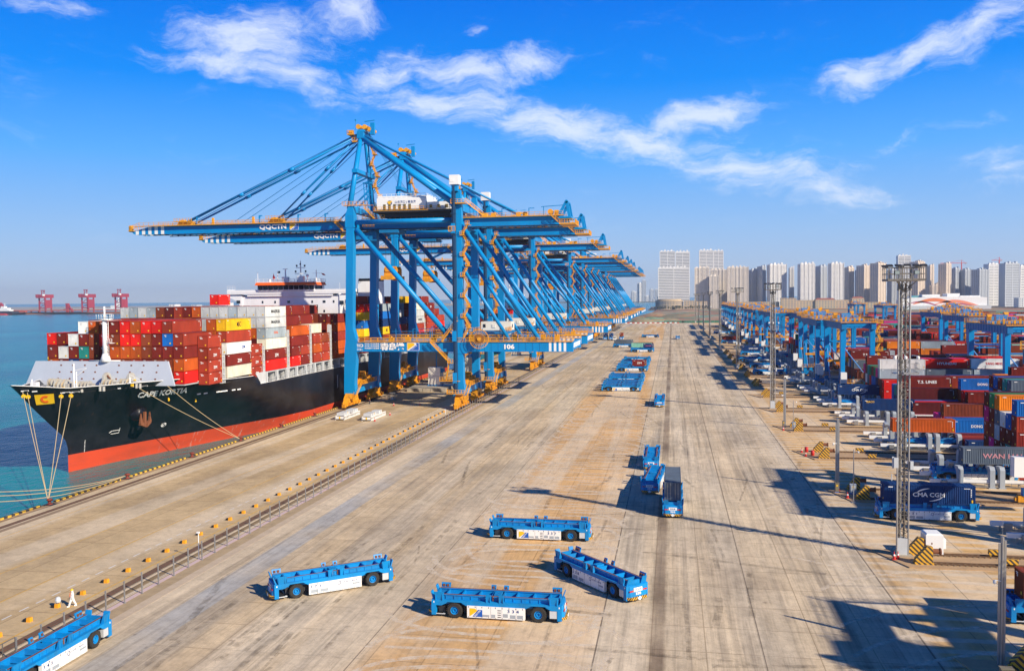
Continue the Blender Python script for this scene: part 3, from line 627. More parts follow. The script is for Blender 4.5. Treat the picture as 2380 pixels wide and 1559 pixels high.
    for y in (9.0, 14.0): mb.tube((A(-120), y, z1+1.3), (A(-93), y, 80), .10, 5); mb.tube((A(-134), y, z1+1.0), (A(-93), y, 81), .09, 5)
    mb.build_each('hoist_rope', BLUED, t)
    # apex head
    mb = MB(); mb.box(A(-93.4), A(-91.4), 8.2, 14.8, 80.4, 82.4); mb.hexa([(A(-93.6),8.6,82.4),(A(-91),8.6,82.4),(A(-91),14.4,82.4),(A(-93.6),14.4,82.4)], [(A(-93.2),9,83.2),(A(-91.4),9,83.2),(A(-91.4),14,83.2),(A(-93.2),14,83.2)])
    mb.box(A(-89.4), A(-88.2), 9, 10, 81.5, 85); mb.beam((A(-91.5), 10, 85.6), (A(-88.3), 10, 85.9), .25); mb.tube((A(-94), 9, 83), (A(-94), 9, 86.2), .09, 6); mb.box(A(-94.2), A(-93.8), 8.8, 9.2, 85.8, 86.2)
    mb.box(A(-93.4), A(-91.7), 3.4, 19.6, 69.5, 70.6)
    mb.build_each('apex_head', BLUE, t)
    mb = MB()
    for y in (9.3, 10.8, 12.4, 13.8): mb.tube((A(-93.2), y-.4, 84), (A(-93.2), y+.4, 84), .75, 12); mb.tube((A(-91.2), y-.4, 83.9), (A(-91.2), y+.4, 83.9), .7, 12); mb.tube((A(-89.7), y-.3, 83.2), (A(-89.7), y+.3, 83.2), .6, 12)
    mb.box(A(-96.6), A(-94.4), 8.4, 14.6, 81.6, 81.8); mb.rail((A(-96.6), 8.4, 81.8), (A(-94.4), 8.4, 81.8), 1.1, 1.1, .1); mb.rail((A(-96.6), 8.4, 81.8), (A(-96.6), 14.6, 81.8), 1.1, 1.5, .1); mb.box(A(-96.2), A(-95), 9, 10, 81.8, 83); mb.box(A(-95), A(-93.4), 8.4, 9.4, 79.4, 79.6); mb.rail((A(-95), 8.4, 79.6), (A(-93.4), 8.4, 79.6), 1.1, .8, .1)
    mb.build_each('apex_sheave', YEL, t)
    # machinery house
    h = thing('machinery_house', None, None); h.parent = t
    mb = MB(); mb.box(A(-86.2), A(-71.2), 4.6, 17.6, 58.4, 61.6); mb.prism([(4.6,61.6),(17.6,61.6),(15.4,62.6),(6.8,62.6)], 'x', A(-86.2), A(-71.2)); mb.box(A(-71.1), A(-63.2), 5.2, 14, 58.2, 60.4)
    for i in range(5): mb.box(A(-69)+i*1.2, A(-69)+i*1.2+.5, 5.15, 5.2, 58.8, 59.4)
    hw = mb.build('house_walls', WHITE, h)
    mb = MB()
    for i in range(6): mb.box(A(-84.2)+i*1.55, A(-84.2)+i*1.55+.75, 4.5, 4.6, 58.5, 59.9)
    for i in range(3): mb.box(A(-70.2)+i*2.4, A(-70.2)+i*2.4+.8, 5.1, 5.2, 58.6, 59.6)
    mb.build_each('door', mat('door_olive', (.16, .12, .04), .6), h)
    mb = MB(); mb.rail((A(-86.2), 4.7, 61.6), (A(-71.2), 4.7, 61.6), 1.3, 1.5, .08); mb.rail((A(-86.2), 4.7, 61.6), (A(-86.2), 17.5, 61.6), 1.3, 1.8, .08); mb.rail((A(-71.2), 4.7, 61.6), (A(-71.2), 17.5, 61.6), 1.3, 1.8, .08)
    mb.build('roof_railing', WHITE, h)
    mb = MB(); mb.box(A(-87), A(-62.5), 3.4, 18, 57.4, 57.9); mb.box(A(-85), A(-64), 5, 17, 56.2, 57.4); mb.build('house_deck', DARK, h)
    mb = MB(); mb.rail((A(-87), 3.5, 57.9), (A(-62.5), 3.5, 57.9), 1.15, 1.3, .09); mb.rail((A(-87), 3.5, 57.9), (A(-87), 18, 57.9), 1.15, 1.5, .09); mb.build('deck_railing', YEL, h)
    mb = MB(); 
    put_text(mb, '山东港口 | 青岛港', (A(-77.4), 4.56, 60.45), (1,0,0), (0,0,1), .95, 0, width=6.4, off=.01)
    put_text(mb, 'SHANDONG PORT', (A(-79.3), 4.56, 59.65), (1,0,0), (0,0,1), .32, 0, width=2.9)
    mb.lathe((A(-82.2), 4.55, 60.3), [(.72,0),(.52,0)], 18, axis='y'); mb.beam((A(-82.2), 4.55, 60.2), (A(-81.5), 4.55, 60.2), .03, .15)
    mb.build('house_lettering', NAVY, h)
    mb = MB(); mb.add([(A(-83.1),4.54,60.6),(A(-82.2),4.54,59.6),(A(-81.4),4.54,60.9),(A(-82.2),4.54,60.85)], [(0,1,2,3)]); mb.build('house_emblem', LOGOYEL, h)
    # elevator tower box and cabinets on the landside leg
    mb = MB(); mb.box(A(-61.9), A(-61.5), -1.4, 1.4, 5, 63.5); mb.box(A(-61.5), A(-60.9), -1.6, -.15, 5, 64); 
    for z in range(8, 62, 6): mb.box(A(-62.2), A(-60.8), -1.75, -.1, z, z+.25)
    mb.build('elevator_rail', mat('elevator_dark', (.012, .055, .13), .5, dirt=.2), t)
    mb = MB(); mb.box(A(-62.4), A(-59.6), -1.9, .6, 64.3, 67.0); mb.box(A(-62.2), A(-61), -1.96, -1.9, 65.0, 65.9); mb.build('elevator_house', WHITE, t)
    mb = MB(); mb.box(A(-61.9), A(-60.1), -1.5, .4, 62.5, 64.3); mb.box(A(-62), A(-60.9), -1.9, -1.6, 50.5, 53.3); mb.box(A(-62.1), A(-60.9), -1.9, -1.6, 19.6, 22.6); mb.box(A(-62.1), A(-60.9), -1.9, -1.6, 7.6, 10.6)
    mb.build_each('elevator_door', BLUE, t)
    mb = MB()   # zig-zag stairs behind the leg
    z = 20.5; k = 0; x0, x1 = A(-59.2), A(-57.6)
    while z < 52.5:
        a, b_ = (x0, x1) if k % 2 == 0 else (x1, x0)
        mb.stair((a, .2+k % 2, z), (b_, .2+k % 2, z+2.9), .8); mb.box(min(b_, b_)-.6, b_+.6, -.5, 2, z+2.85, z+2.95); mb.rail((b_-.6, -.5, z+2.95), (b_+.6, -.5, z+2.95), 1.1, .6, .1)
        z += 2.95; k += 1
    mb.stair((A(-65.5), -.6, 19.5), (A(-60.8), -.6, 25.5), .8)
    mb.stair((A(-58), -.3, 59.5), (A(-53.8), 4, 55.8), .9); mb.box(A(-62.2), A(-58), -1.4, 1.4, 58.9, 59.05); mb.rail((A(-62.2), -1.4, 59.05), (A(-58), -1.4, 59.05), 1.1, 1, .1)
    mb.box(A(-62.8), A(-61.7), -1.9, 1.2, 51.0, 51.15); mb.rail((A(-62.8), -1.9, 51.15), (A(-60.8), -1.9, 51.15), 1.3, .8, .12); mb.rail((A(-62.8), -1.9, 52.3), (A(-60.8), -1.9, 52.3), .1, .8, .12)
    # sill-level long flight down towards the quay
    mb.stair((A(-68.8), -1.2, 19.4), (A(-63.1), -1.2, 13.4), .9); mb.box(A(-63.6), A(-62), -1.8, -.4, 13.3, 13.4); mb.rail((A(-63.6), -1.8, 13.4), (A(-62), -1.8, 13.4), 1.1, .7, .1)
    mb.stair((A(-64.2), -1.0, 8.2), (A(-63.3), -1.0, 13.2), .8)
    mb.box(A(-66), A(-60.2), -1.9, -.7, 8.1, 8.2); mb.rail((A(-66), -1.9, 8.2), (A(-62.2), -1.9, 8.2), 1.1, .9, .1)
    mb.box(A(-63.8), A(-58.6), -2.4, -1.1, 4.5, 4.62); mb.rail((A(-63.8), -2.4, 4.6), (A(-58.6), -2.4, 4.6), 1.1, .9, .11); mb.rail((A(-63.8), -2.4, 4.6), (A(-63.8), -1.1, 4.6), 1.1, .6, .1)
    mb.build_each('leg_stair', YEL, t)
    mb = MB(); z = 60.5; k = 0   # stairs up the far mast leg
    while z < 79:
        f_ = (z-59)/22; yy = 22+(13.7-22)*f_
        a, b_ = (A(-91.6), A(-90.2)) if k % 2 == 0 else (A(-90.2), A(-91.6))
        mb.stair((a, yy-1.2, z), (b_, yy-1.2, z+3.2), .8); mb.box(b_-.7, b_+.7, yy-2, yy, z+3.1, z+3.2); mb.rail((b_-.7, yy-2, z+3.2), (b_+.7, yy-2, z+3.2), 1.1, .5, .1); z += 3.2; k += 1
    mb.box(A(-94.9), A(-86), .1, .9, 59.3, 59.4); mb.rail((A(-95.2), -.3, 59.4), (A(-87.5), -.3, 59.4), 1.1, 1.1, .1); mb.stair((A(-90), 4, 59), (A(-86.8), 4, 55.8), .8); mb.stair((A(-88), 8, 60), (A(-85.8), 8, 56), .8)
    mb.rail((A(-91), 5, 55.8), (A(-84), 5, 55.8), 1.1, 1.2, .1); mb.rail((A(-90), 2.6, 53.2), (A(-86.5), 2.6, 53.2), 1.1, 1.2, .1)
    mb.build_each('mast_stair', YEL, t)
    mb = MB()   # boom latch frame beside the mast
    for x in (A(-89.6), A(-88.2)):
        for y in (4.5, 7): mb.beam((x, y, 57), (x-.6, y, 66.5), .22)
    for i in range(6): z = 58+i*1.6; mb.beam((A(-89.7), 4.5, z), (A(-88.4), 4.5, z+1.4), .12); mb.box(A(-90), A(-88), 4.4, 4.6, z, z+.15)
    mb.box(A(-90.4), A(-88.2), 4.2, 7.2, 66.4, 66.6); mb.build_each('latch_frame', BLUE, t)
    # rear end frame
    mb = MB()
    for y in (8.4, 14.6): mb.beam((A(-32.4), y, 55.6), (A(-30.2), y, 59.6), .7); mb.beam((A(-29.2), y, 55.0), (A(-30.0), y, 59.6), .8); mb.beam((A(-31.6), y, 57.6), (A(-29.4), y, 57.6), .4)
    mb.tube((A(-30.1), 8, 59.6), (A(-30.1), 15, 59.6), .5, 10); mb.box(A(-32.4), A(-28.6), 7.6, 15.4, 54.8, 55.3); mb.beam((A(-37.5), 8.4, 58.3), (A(-31), 8.4, 58.6), .2); mb.beam((A(-36.8), 8.4, 55.6), (A(-36.8), 8.4, 58.3), .2)
    for X in (-56, -49, -41): mb.box(A(X)-.1, A(X)+.1, 7.5, 7.7, 55.6, 58); mb.box(A(X)-.1, A(X)+1.6, 7.5, 7.7, 57.8, 58)
    mb.build_each('rear_frame', BLUE, t)
    mb = MB(); mb.box(A(-32), A(-27.4), 6.6, 16.4, 53.0, 53.2); mb.rail((A(-32), 6.6, 53.2), (A(-27.4), 6.6, 53.2), 1.2, .8, .1); mb.rail((A(-27.4), 6.6, 53.2), (A(-27.4), 16.4, 53.2), 1.2, 1, .1); mb.stair((A(-34.5), 7.2, 55.7), (A(-31.8), 7.2, 53.2), .8); mb.box(A(-33.6), A(-32.4), 7.8, 9.2, 55.7, 57.2); mb.tube((A(-34.8), 8, 56.8), (A(-34.8), 10, 56.8), .8, 10)
    for X in (-55, -52.5, -45, -43): mb.box(A(X), A(X)+1.3, 8.6, 10, 55.7, 56.9)
    mb.build_each('rear_platform', YEL, t)
    # trolley, ropes, headblock spreader
    mb = MB(); mb.box(A(-86.6), A(-80.6), 7.4, 15.6, 51.8, 52.7); mb.box(A(-90.5), A(-88), 9, 11.4, 49.6, 52.4); mb.build_each('trolley', BLUED, t)
    mb = MB()
    for x in (A(-85.2), A(-82.6)):
        for y in (9.2, 13.8): mb.tube((x, y, 41.2), (x, y, 52), .05, 5)
    mb.build_each('trolley_rope', DARK, t)
    mb = MB(); mb.box(A(-85.4), A(-82.0), 8.6, 14.4, 40.2, 40.9); mb.box(A(-85.8), A(-81.8), 8.9, 9.9, 38.2, 41.2); mb.box(A(-85.8), A(-81.8), 13.1, 14.1, 38.2, 41.2); mb.box(A(-85.3), A(-82.3), 5.6, 17.4, 38.0, 38.7); mb.box(A(-85.7), A(-82), 5.5, 6.1, 37.7, 38.9); mb.box(A(-85.7), A(-82), 16.9, 17.5, 37.7, 38.9)
    for y in (9.3, 13.5): mb.tube((A(-85.6), y, 41.3), (A(-82), y, 41.3), .5, 10)
    mb.box(A(-85), A(-82.8), 10.4, 12.6, 38.7, 40.4); mb.build('spreader', YEL2, t)
    # cable reel
    rl = MB(); c = (A(-54.2), -1.9, 20.3); R = 2.75
    for i in range(26):
        a = 2*PI*i/26
        for yo in (-.25, .25): rl.beam((c[0]+.35*math.cos(a), c[1]+yo, c[2]+.35*math.sin(a)), (c[0]+R*math.cos(a), c[1]+yo, c[2]+R*math.sin(a)), .045)
    for yo in (-.28, .28):
        rl.lathe((c[0], c[1]+yo, c[2]), [(R-.07,-.04),(R+.03,-.04),(R+.03,.04),(R-.07,.04),(R-.07,-.04)], 40, axis='y'); rl.lathe((c[0], c[1]+yo, c[2]), [(R*.6,-.03),(R*.6+.08,-.03),(R*.6+.08,.03),(R*.6,.03)], 32, axis='y')
    rl.tube((c[0], c[1]-.5, c[2]), (c[0], c[1]+1.3, c[2]), .5, 12); rl.build('cable_reel', YEL, t)
    mb = MB(); mb.lathe((c[0], c[1], c[2]), [(.7,-.15),(1.35,-.15),(1.35,.15),(.7,.15)], 24, axis='y'); mb.build('reel_cable', RUST, t)
    # cabins on the platform and under the leg
    mb = MB(); mb.box(A(-56.8), A(-47.7), 13, 19, 22.2, 24.8); mb.box(A(-53.4), A(-52.4), 12.85, 13, 23, 24); mb.box(A(-50), A(-47.6), 9.4, 13, 21.0, 22.4)
    cb_ = mb.build('platform_cabin', CREAM, t); mb = MB(); mb.box(A(-56.2), A(-55.4), 12.9, 13, 23.1, 24.1); mb.box(A(-47.75), A(-47.6), 15, 16, 23, 24); mb.build('cabin_window', GLASS, cb_)
    mb = MB(); mb.box(A(-57), A(-47.5), 3, 19.4, 21.4, 22.1); 
    for x in (A(-56), A(-48.6)):
        for y in (4, 18): mb.box(x-.25, x+.25, y-.25, y+.25, 19.3, 21.5)
    mb.box(A(-44), A(-33), 5, 18, 19.5, 20.0)
    for i in range(5): mb.box(A(-43)+i*2, A(-42)+i*2, 6, 8+i % 3, 20, 21.2)
    mb.build_each('platform_frame', BLUED, t)
    mb = MB()
    for X, y, h_ in ((-45.5, 4.4, 1.5), (-40, 4.2, 1.2), (-37.5, 5, 1.8), (-33.4, 4.4, 1.4), (-70, 4, 1.1), (-78, 4, 1.3), (-83, 3.6, .9), (-58.4, 3, 1.8), (-39, 12, 1.8)): mb.box(A(X), A(X)+1.4, y, y+1.6, 19.5, 19.5+h_); mb.tube((A(X)+.7, y+.8, 19.5+h_), (A(X)+.7, y+.8, 20+h_), .3, 8)
    mb.rail((A(-47), 4, 20), (A(-33), 4, 20), 1.2, 1.2, .1); mb.rail((A(-57), 3, 22.1), (A(-57), 13, 22.1), 1.2, 1.2, .1); mb.rail((A(-47.5), 3, 22.1), (A(-47.5), 13, 22.1), 1.2, 1.2, .1); mb.rail((A(-44), 18.5, 20), (A(-29), 18.5, 20), 1.2, 1.2, .1)
    mb.build_each('platform_machinery', YEL2, t)
    mb = MB(); mb.box(A(-70.6), A(-67), 2.5, 6.5, 9.25, 11.7); mb.box(A(-70.6), A(-67), 2.5, 6.5, 6.7, 9.2); wb = mb.build('hanging_cabin', CREAM, t)
    mb = MB(); mb.box(A(-70.8), A(-66.6), 2.3, 6.7, 6.3, 6.65); mb.box(A(-67), A(-61.5), 3.4, 5.6, 6.3, 6.6); mb.box(A(-68.9), A(-68.6), 5, 5.3, 11.7, 16.6); mb.box(A(-67), A(-66.2), 3.4, 5.4, 10.2, 11.3); mb.build_each('cabin_support', BLUED, t)
    mb = MB(); mb.box(A(-66.6), A(-62), 2.2, 2.4, 8.0, 8.1); mb.rail((A(-66.6), 2.2, 8.1), (A(-62), 2.2, 8.1), 1.1, .8, .1); mb.build('cabin_walkway', YEL, t)
    # boom lettering and emblem
    mb = MB(); yn = 8.6-.14-.02
    put_text(mb, 'QQCTN', (A(-121.2), yn, 54.45), (1,0,0), (0,0,1), 1.75, 0, off=.045, width=8.9)
    mb.build('boom_lettering', LETTER, t)
    mb = MB(); logo(mb, (A(-114.2), yn, 54.45), (1,0,0), (0,0,1), (0,-1,0), 2.7, 1.75, 0, 1, 2); mb.build('boom_emblem', [LETTER, LOGOYEL, LOGOBLUE], t)
    mb = MB(); yn = 1.0-1.03
    put_text(mb, '青島港', (A(-80.5), yn-.01, 18.05), (1,0,0), (0,0,1), 2.25, 0, off=.06, width=7.2)
    put_text(mb, '上海振华重工', (A(-91.2), yn-.01, 17.15), (1,0,0), (0,0,1), .45, 0, off=.02, width=3.0)
    for i, s_ in enumerate(('双吊具下额定起重量', '单吊具下额定起重量', '吊钩横梁下起重量')): put_text(mb, s_, (A(-86.9), yn-.01, 18.85-i*.65), (1,0,0), (0,0,1), .45, 0, off=.015, width=4.4)
    for i, s_ in enumerate(('65T', '70T', '90T')): put_text(mb, s_, (A(-84.0), yn-.01, 18.85-i*.65), (1,0,0), (0,0,1), .42, 0, off=.03)
    mb.build('beam_lettering', LETTER, t)
    mb = MB(); o_ = Vector((A(-91.2), yn-.01, 18.35)); n = 28; vo = []; 
    for rr in (1.0, .86): vo += [(o_.x+math.copysign(abs(math.cos(2*PI*i/n))**.7, math.cos(2*PI*i/n))*1.65*rr, o_.y, o_.z+math.copysign(abs(math.sin(2*PI*i/n))**.7, math.sin(2*PI*i/n))*.62*(rr-.03)) for i in range(n)]
    mb.add(vo, [(i, (i+1) % n, n+(i+1) % n, n+i) for i in range(n)]); put_text(mb, 'ZPMC', (o_.x, o_.y, o_.z), (1,0,0), (0,0,1), .62, 0, off=.03, width=2.3); mb.build('maker_badge', LETTER, t)
    mb = MB(); logo(mb, (A(-74.3), yn-.01, 18.0), (1,0,0), (0,0,1), (0,-1,0), 3.5, 2.1, 0, 1, 2); mb.build('beam_emblem', [LETTER, LOGOYEL, LOGOBLUE], t)
    return t
crane = make_crane()
crane['label'] = 'nearest blue quay crane, marked 106 on its sill beam, towering over the black ship'
G_CR = 'blue quay cranes in a row along the berth'; crane['group'] = G_CR
YC = [247.3, 289.6, 384, 526.4, 603.4, 656, 707, 818, 850, 882, 914]
LB = [None, 'second blue quay crane from the camera, close behind the one marked 106', 'third blue quay crane from the camera, its boom tip showing left of the near legs',
 'fourth blue quay crane from the camera, beyond a gap behind the third', 'fifth blue quay crane from the camera in the long row', 'sixth blue quay crane from the camera in the long row', 'seventh blue quay crane from the camera in the long row',
 'eighth blue quay crane, first of the far cluster of four', 'ninth blue quay crane, second of the far cluster of four', 'tenth blue quay crane, third of the far cluster of four', 'farthest blue quay crane, last of the whole row']
crane.location = (-94, YC[0]-.0, 0)
for y, l in zip(YC[1:], LB[1:]):
    dup(crane, (-94, y, 0), 0, l, G_CR, skip=('maker_badge',) if y > 400 else ())
mb = MB(); put_text(mb, '106', (48.2, -.05, 18.0), (1,0,0), (0,0,1), 1.45, 0, off=.05, width=3.0); mb.build('crane_number', LETTER, crane)
# ------------------------------------------------------------------ automated flat carriers (driverless vehicles)
GRP_V = 'blue driverless container carriers'
def make_agv():
    t = thing('container_carrier', 'x', 'carrier', (0,0,0), 0, GRP_V)
    mb = MB()   # chassis profile with wheel arches, both sides
    xs = [-6.55,-6.1,-5.55,-5.1,-4.9,-3.5,-3.25,-2.95,2.95,3.25,3.5,4.9,5.1,5.55,6.1,6.55]
    zb = [.28,.28,1.25,1.45,1.62,1.62,1.45,1.30,1.30,1.45,1.62,1.62,1.45,1.25,.28,.28]
    for ya, yb in ((-1.45,-.85),(.85,1.45)):
        for i in range(len(xs)-1):
            z0, z1 = zb[i], zb[i+1]
            if i == 1 or i == len(xs)-3: z0 = z1 = 1.25
            if i in (0, len(xs)-2): z0 = z1 = .28
            a, b_ = xs[i], xs[i+1]
            mb.hexa([(a,ya,z0),(b_,ya,z1),(b_,yb,z1),(a,yb,z0)], [(a,ya,1.80),(b_,ya,1.80),(b_,yb,1.80),(a,yb,1.80)])
    mb.box(-6.3, 6.3, -.85, .85, 1.2, 1.62)
    mb.build('chassis', ABLUE, t)
    fr = MB()
    for y in (-.95, .95):
        fr.box(-6.2, 6.2, y-.06, y+.06, 1.62, 2.22); fr.box(-6.25, 6.25, y-.14, y+.14, 2.18, 2.26)
        for i in range(15): x = -6.0+i*12/14; sg = -1 if y < 0 else 1; fr.box(x-.03, x+.03, min(y, y+.13*sg), max(y, y+.13*sg), 1.8, 2.18)
    for x in (-5.2,-3.6,-1.9,-.55,.55,1.9,3.6,5.2): fr.box(x-.07, x+.07, -.89, .89, 1.75, 2.15); fr.box(x-.16, x+.16, -.89, .89, 1.72, 1.78)
    fr.box(-6.3,-6.1,-.95,.95,1.62,2.2); fr.box(6.1,6.3,-.95,.95,1.62,2.2); fr.box(-.35,.35,-.5,.5,1.9,2.3)
    fr.build('deck_frame', ABLUE, t)
    wr = MB()
    for y in (-.95, .95): wr.box(-6.2, 6.2, y-.10, y+.10, 2.262, 2.27)
    wr.build_each('worn_rail', RUST, t)
    gd = MB()   # container guides at the corners and amidships
    for sx in (-1, 1):
        for sy in (-1, 1):
            x = sx*5.75
            gd.hexa([(x-.42,sy*1.28-.12,1.8),(x+.42,sy*1.28-.12,1.8),(x+.42,sy*1.28+.12,1.8),(x-.42,sy*1.28+.12,1.8)], [(x-.5,sy*1.52-.04,2.62),(x+.5,sy*1.52-.04,2.62),(x+.5,sy*1.52+.04,2.62),(x-.5,sy*1.52+.04,2.62)])
            for q in (-.35, .35): gd.hexa([(x+q-.04,sy*1.4-.12,1.8),(x+q+.04,sy*1.4-.12,1.8),(x+q+.04,sy*1.4+.12,1.8),(x+q-.04,sy*1.4+.12,1.8)],[(x+q-.04,sy*1.5-.04,2.5),(x+q+.04,sy*1.5-.04,2.5),(x+q+.04,sy*1.5+.04,2.5),(x+q-.04,sy*1.5+.04,2.5)])
            gd.hexa([(sx*6.35-.08,sy*.95-.35,1.8),(sx*6.35+.08,sy*.95-.35,1.8),(sx*6.35+.08,sy*.95+.35,1.8),(sx*6.35-.08,sy*.95+.35,1.8)], [(sx*6.62-.05,sy*.95-.3,2.55),(sx*6.62+.05,sy*.95-.3,2.55),(sx*6.62+.05,sy*.95+.3,2.55),(sx*6.62-.05,sy*.95+.3,2.55)])
    for x in (-.75, .55):
        for sy in (-1, 1):
            gd.hexa([(x-.22,sy*1.28-.1,1.8),(x+.22,sy*1.28-.1,1.8),(x+.22,sy*1.28+.1,1.8),(x-.22,sy*1.28+.1,1.8)], [(x-.26,sy*1.5-.04,2.58),(x+.26,sy*1.5-.04,2.58),(x+.26,sy*1.5+.04,2.58),(x-.26,sy*1.5+.04,2.58)])
            for q in (-.2, .2): gd.box(x+q-.03, x+q+.03, sy*1.42-.1, sy*1.42+.1, 1.8, 2.35)
    gd.build_each('corner_guide', ABLUE, t)
    rp = MB()
    for sx in (-1, 1):
        for sy in (-1, 1):
            for q in (-.2, .2): rp.box(sx*5.75+q-.12, sx*5.75+q+.12, sy*1.35-.06, sy*1.35+.06, 2.26, 2.5)
    for x in (-.75,.55):
        for sy in (-1,1): rp.box(x-.1, x+.1, sy*1.36-.05, sy*1.36+.05, 2.25, 2.48); rp.tube((x*.45, sy*1.1, 1.85), (x*.45, sy*1.1, 2.3), .07, 6)
    rp.build_each('guide_shoe', RUST, t)
    # end bumpers / noses
    for sx in (-1, 1):
        e = MB(); e.hexa([(sx*6.5,-1.4*sx,.62),(sx*6.78,-1.05*sx,.62),(sx*6.78,1.05*sx,.62),(sx*6.5,1.4*sx,.62)], [(sx*6.42,-1.4*sx,1.8),(sx*6.62,-1.05*sx,1.72),(sx*6.62,1.05*sx,1.72),(sx*6.42,1.4*sx,1.8)])
        no = e.build('nose', ABLUE, t)
        e = MB()
        for sy in (-1, 1): e.box(min(sx*6.70, sx*6.76), max(sx*6.70, sx*6.76), sy*.98-.18, sy*.98+.18, 1.16, 1.3)
        e.build_each('lamp', RED, no)
        e = MB()
        for sy in (-1, 1): e.box(min(sx*6.70, sx*6.765), max(sx*6.70, sx*6.765), sy*.72-.07, sy*.72+.07, 1.16, 1.3)
        e.build_each('indicator', ORANGE, no)
        e = MB(); quad(e, (sx*6.715, 0, 1.33), (0, sx, 0), (-.12*sx, 0, 1), 1.15, .40)
        e.build('sign_plate', WHITE, no)
        e = MB(); put_text(e, '青岛港', (sx*6.73, 0, 1.33), (0, sx, 0), (-.12*sx, 0, 1), .22, width=.75); e.build('sign_lettering', NAVY, no)
        e = MB(); e.hexa([(sx*6.5,-1.42*sx,.36),(sx*6.98,-1.0*sx,.36),(sx*6.98,1.0*sx,.36),(sx*6.5,1.42*sx,.36)], [(sx*6.5,-1.42*sx,.62),(sx*6.98,-1.0*sx,.62),(sx*6.98,1.0*sx,.62),(sx*6.5,1.42*sx,.62)]); e.build('bumper', HAZS, t)
        e = MB(); e.lathe((sx*6.99, 0, .5), [(0,0),(.16,0),(.2,.02*sx)], 16, axis='x'); e.box(min(sx*6.98,sx*7.0),max(sx*6.98,sx*7.0),-.26,.26,.42,.58); e.build('sensor', WHITE, t)
    for x in (-4.22, 4.22):
        for sy in (-1, 1):
            w = MB(); y = sy*1.12; prof = [(.40,-.3),(.70,-.31),(.78,-.2),(.78,.2),(.70,.31),(.40,.3)]
            w.lathe((x, y, .78), prof, 28, axis='y')
            for i in range(28):
                a = 2*PI*i/28
                for o_ in (-.17, .17): w.beam((x+.77*math.cos(a), y+o_-.12, .78+.77*math.sin(a)), (x+.77*math.cos(a+.1), y+o_+.12, .78+.77*math.sin(a+.1)), .09, .05)
            wh = w.build('wheel', RUBBER, t)
            r_ = MB(); s_ = sy; r_.lathe((x, y, .78), [(0,.10*s_),(.13,.10*s_),(.15,.24*s_),(.22,.24*s_),(.25,.12*s_),(.33,.12*s_),(.36,.27*s_),(.42,.29*s_)], 24, axis='y'); r_.build('rim', ABLUE, wh)
    mb = MB(); mb.box(-5.3,5.3,-.8,.8,.55,1.2); mb.box(-6.2,-5.4,-1.3,1.3,.35,.42); mb.box(5.4,6.2,-1.3,1.3,.35,.42); mb.tube((-4.22,-1,.78),(-4.22,1,.78),.2,8); mb.tube((4.22,-1,.78),(4.22,1,.78),.2,8); mb.box(-5.9,-5.2,-1.1,1.1,.5,1.1); mb.build('underframe', DARK, t)
    mb = MB(); mb.box(5.35,6.05,-1.42,-.9,.5,1.24); mb.box(-6.05,-5.35,.9,1.42,.5,1.24); mb.box(-6.1,-5.2,-1.35,-1.1,.33,.42); mb.box(5.2,6.1,1.1,1.35,.33,.42); mb.build_each('cabinet', LGREY, t)
    # white battery / equipment panels; the side facing -y carries the emblem, the other the port name
    for sy in (-1, 1):
        p = MB(); p.box(-2.9, 2.9, min(sy*1.15, sy*1.5), max(sy*1.15, sy*1.5), .2, 1.38); pn = p.build('side_panel', WHITE, t)
        g_ = MB(); y = sy*1.507
        def rect(x0, x1, z0, z1): g_.box(x0, x1, min(y, sy*1.49), max(y, sy*1.49), z0, z1)
        if sy < 0: rs = [(-1.35,-.65,.34,.56),(-.45,-.05,.28,.62),(.72,1.22,.38,.74),(1.42,1.98,.30,.66),(2.14,2.72,.30,.66)]
        else: rs = [(2.72,1.9,.34,.7),(1.7,.8,.34,.66),(-1.9,-2.7,.62,.80)]
        for x0, x1, z0, z1 in rs: rect(min(x0,x1), max(x0,x1), z0, z1)
        g_.build_each('grille', GREY, pn)
        g_ = MB()
        if sy < 0:
            for q in range(4): rect(.18,.52,.34+q*.22,.42+q*.22)
        for i in range(9): x = -2.75+i*.68; rect(x-.03,x+.03,1.2,1.34); rect(x-.03,x+.03,.25,.31)
        for x in (-1.95, -.5, .62, 2.05): rect(x-.008, x+.008, .22, 1.36)
        g_.build('fasteners', DARK, pn)
    mb = MB(); y = -1.515
    mb.add([(-2.65,y,.32),(-2.65,y,1.14),(-2.12,y,1.14),(-1.82,y,.92)], [(0,3,2,1)], 0); mb.add([(-2.35,y,.32),(-1.35,y,.32),(-1.35,y,1.02),(-1.78,y,1.02)], [(0,1,2,3)], 1)
    d = Vector((1,0,1.05)).normalized(); put_text(mb, 'QQCTN', (-1.86, y-.006, .62), d, (-d.z,0,d.x), .2, 2, off=.02, width=.9); mb.build('emblem', [LOGOYEL, LOGOBLUE, LETTER], t)
    mb = MB(); y = 1.515
    put_text(mb, '山东港口 | 青岛港', (-1.55, y, 1.03), (-1,0,0), (0,0,1), .21, 0, width=1.7); mb.lathe((-.42, y, 1.0), [(.2,0),(.15,0)], 14, axis='y'); mb.build('port_name', NAVY, t)
    mb = MB()
    for sx in (-1,1):
        for sy in (-1,1): mb.box(sx*6.3-.05, sx*6.3+.05, min(sy*1.45,sy*1.46), max(sy*1.45,sy*1.46), 1.5, 1.66)
    mb.build_each('end_letter', LETTER, t)
    return t
agv0 = make_agv(); AGVN = [0]
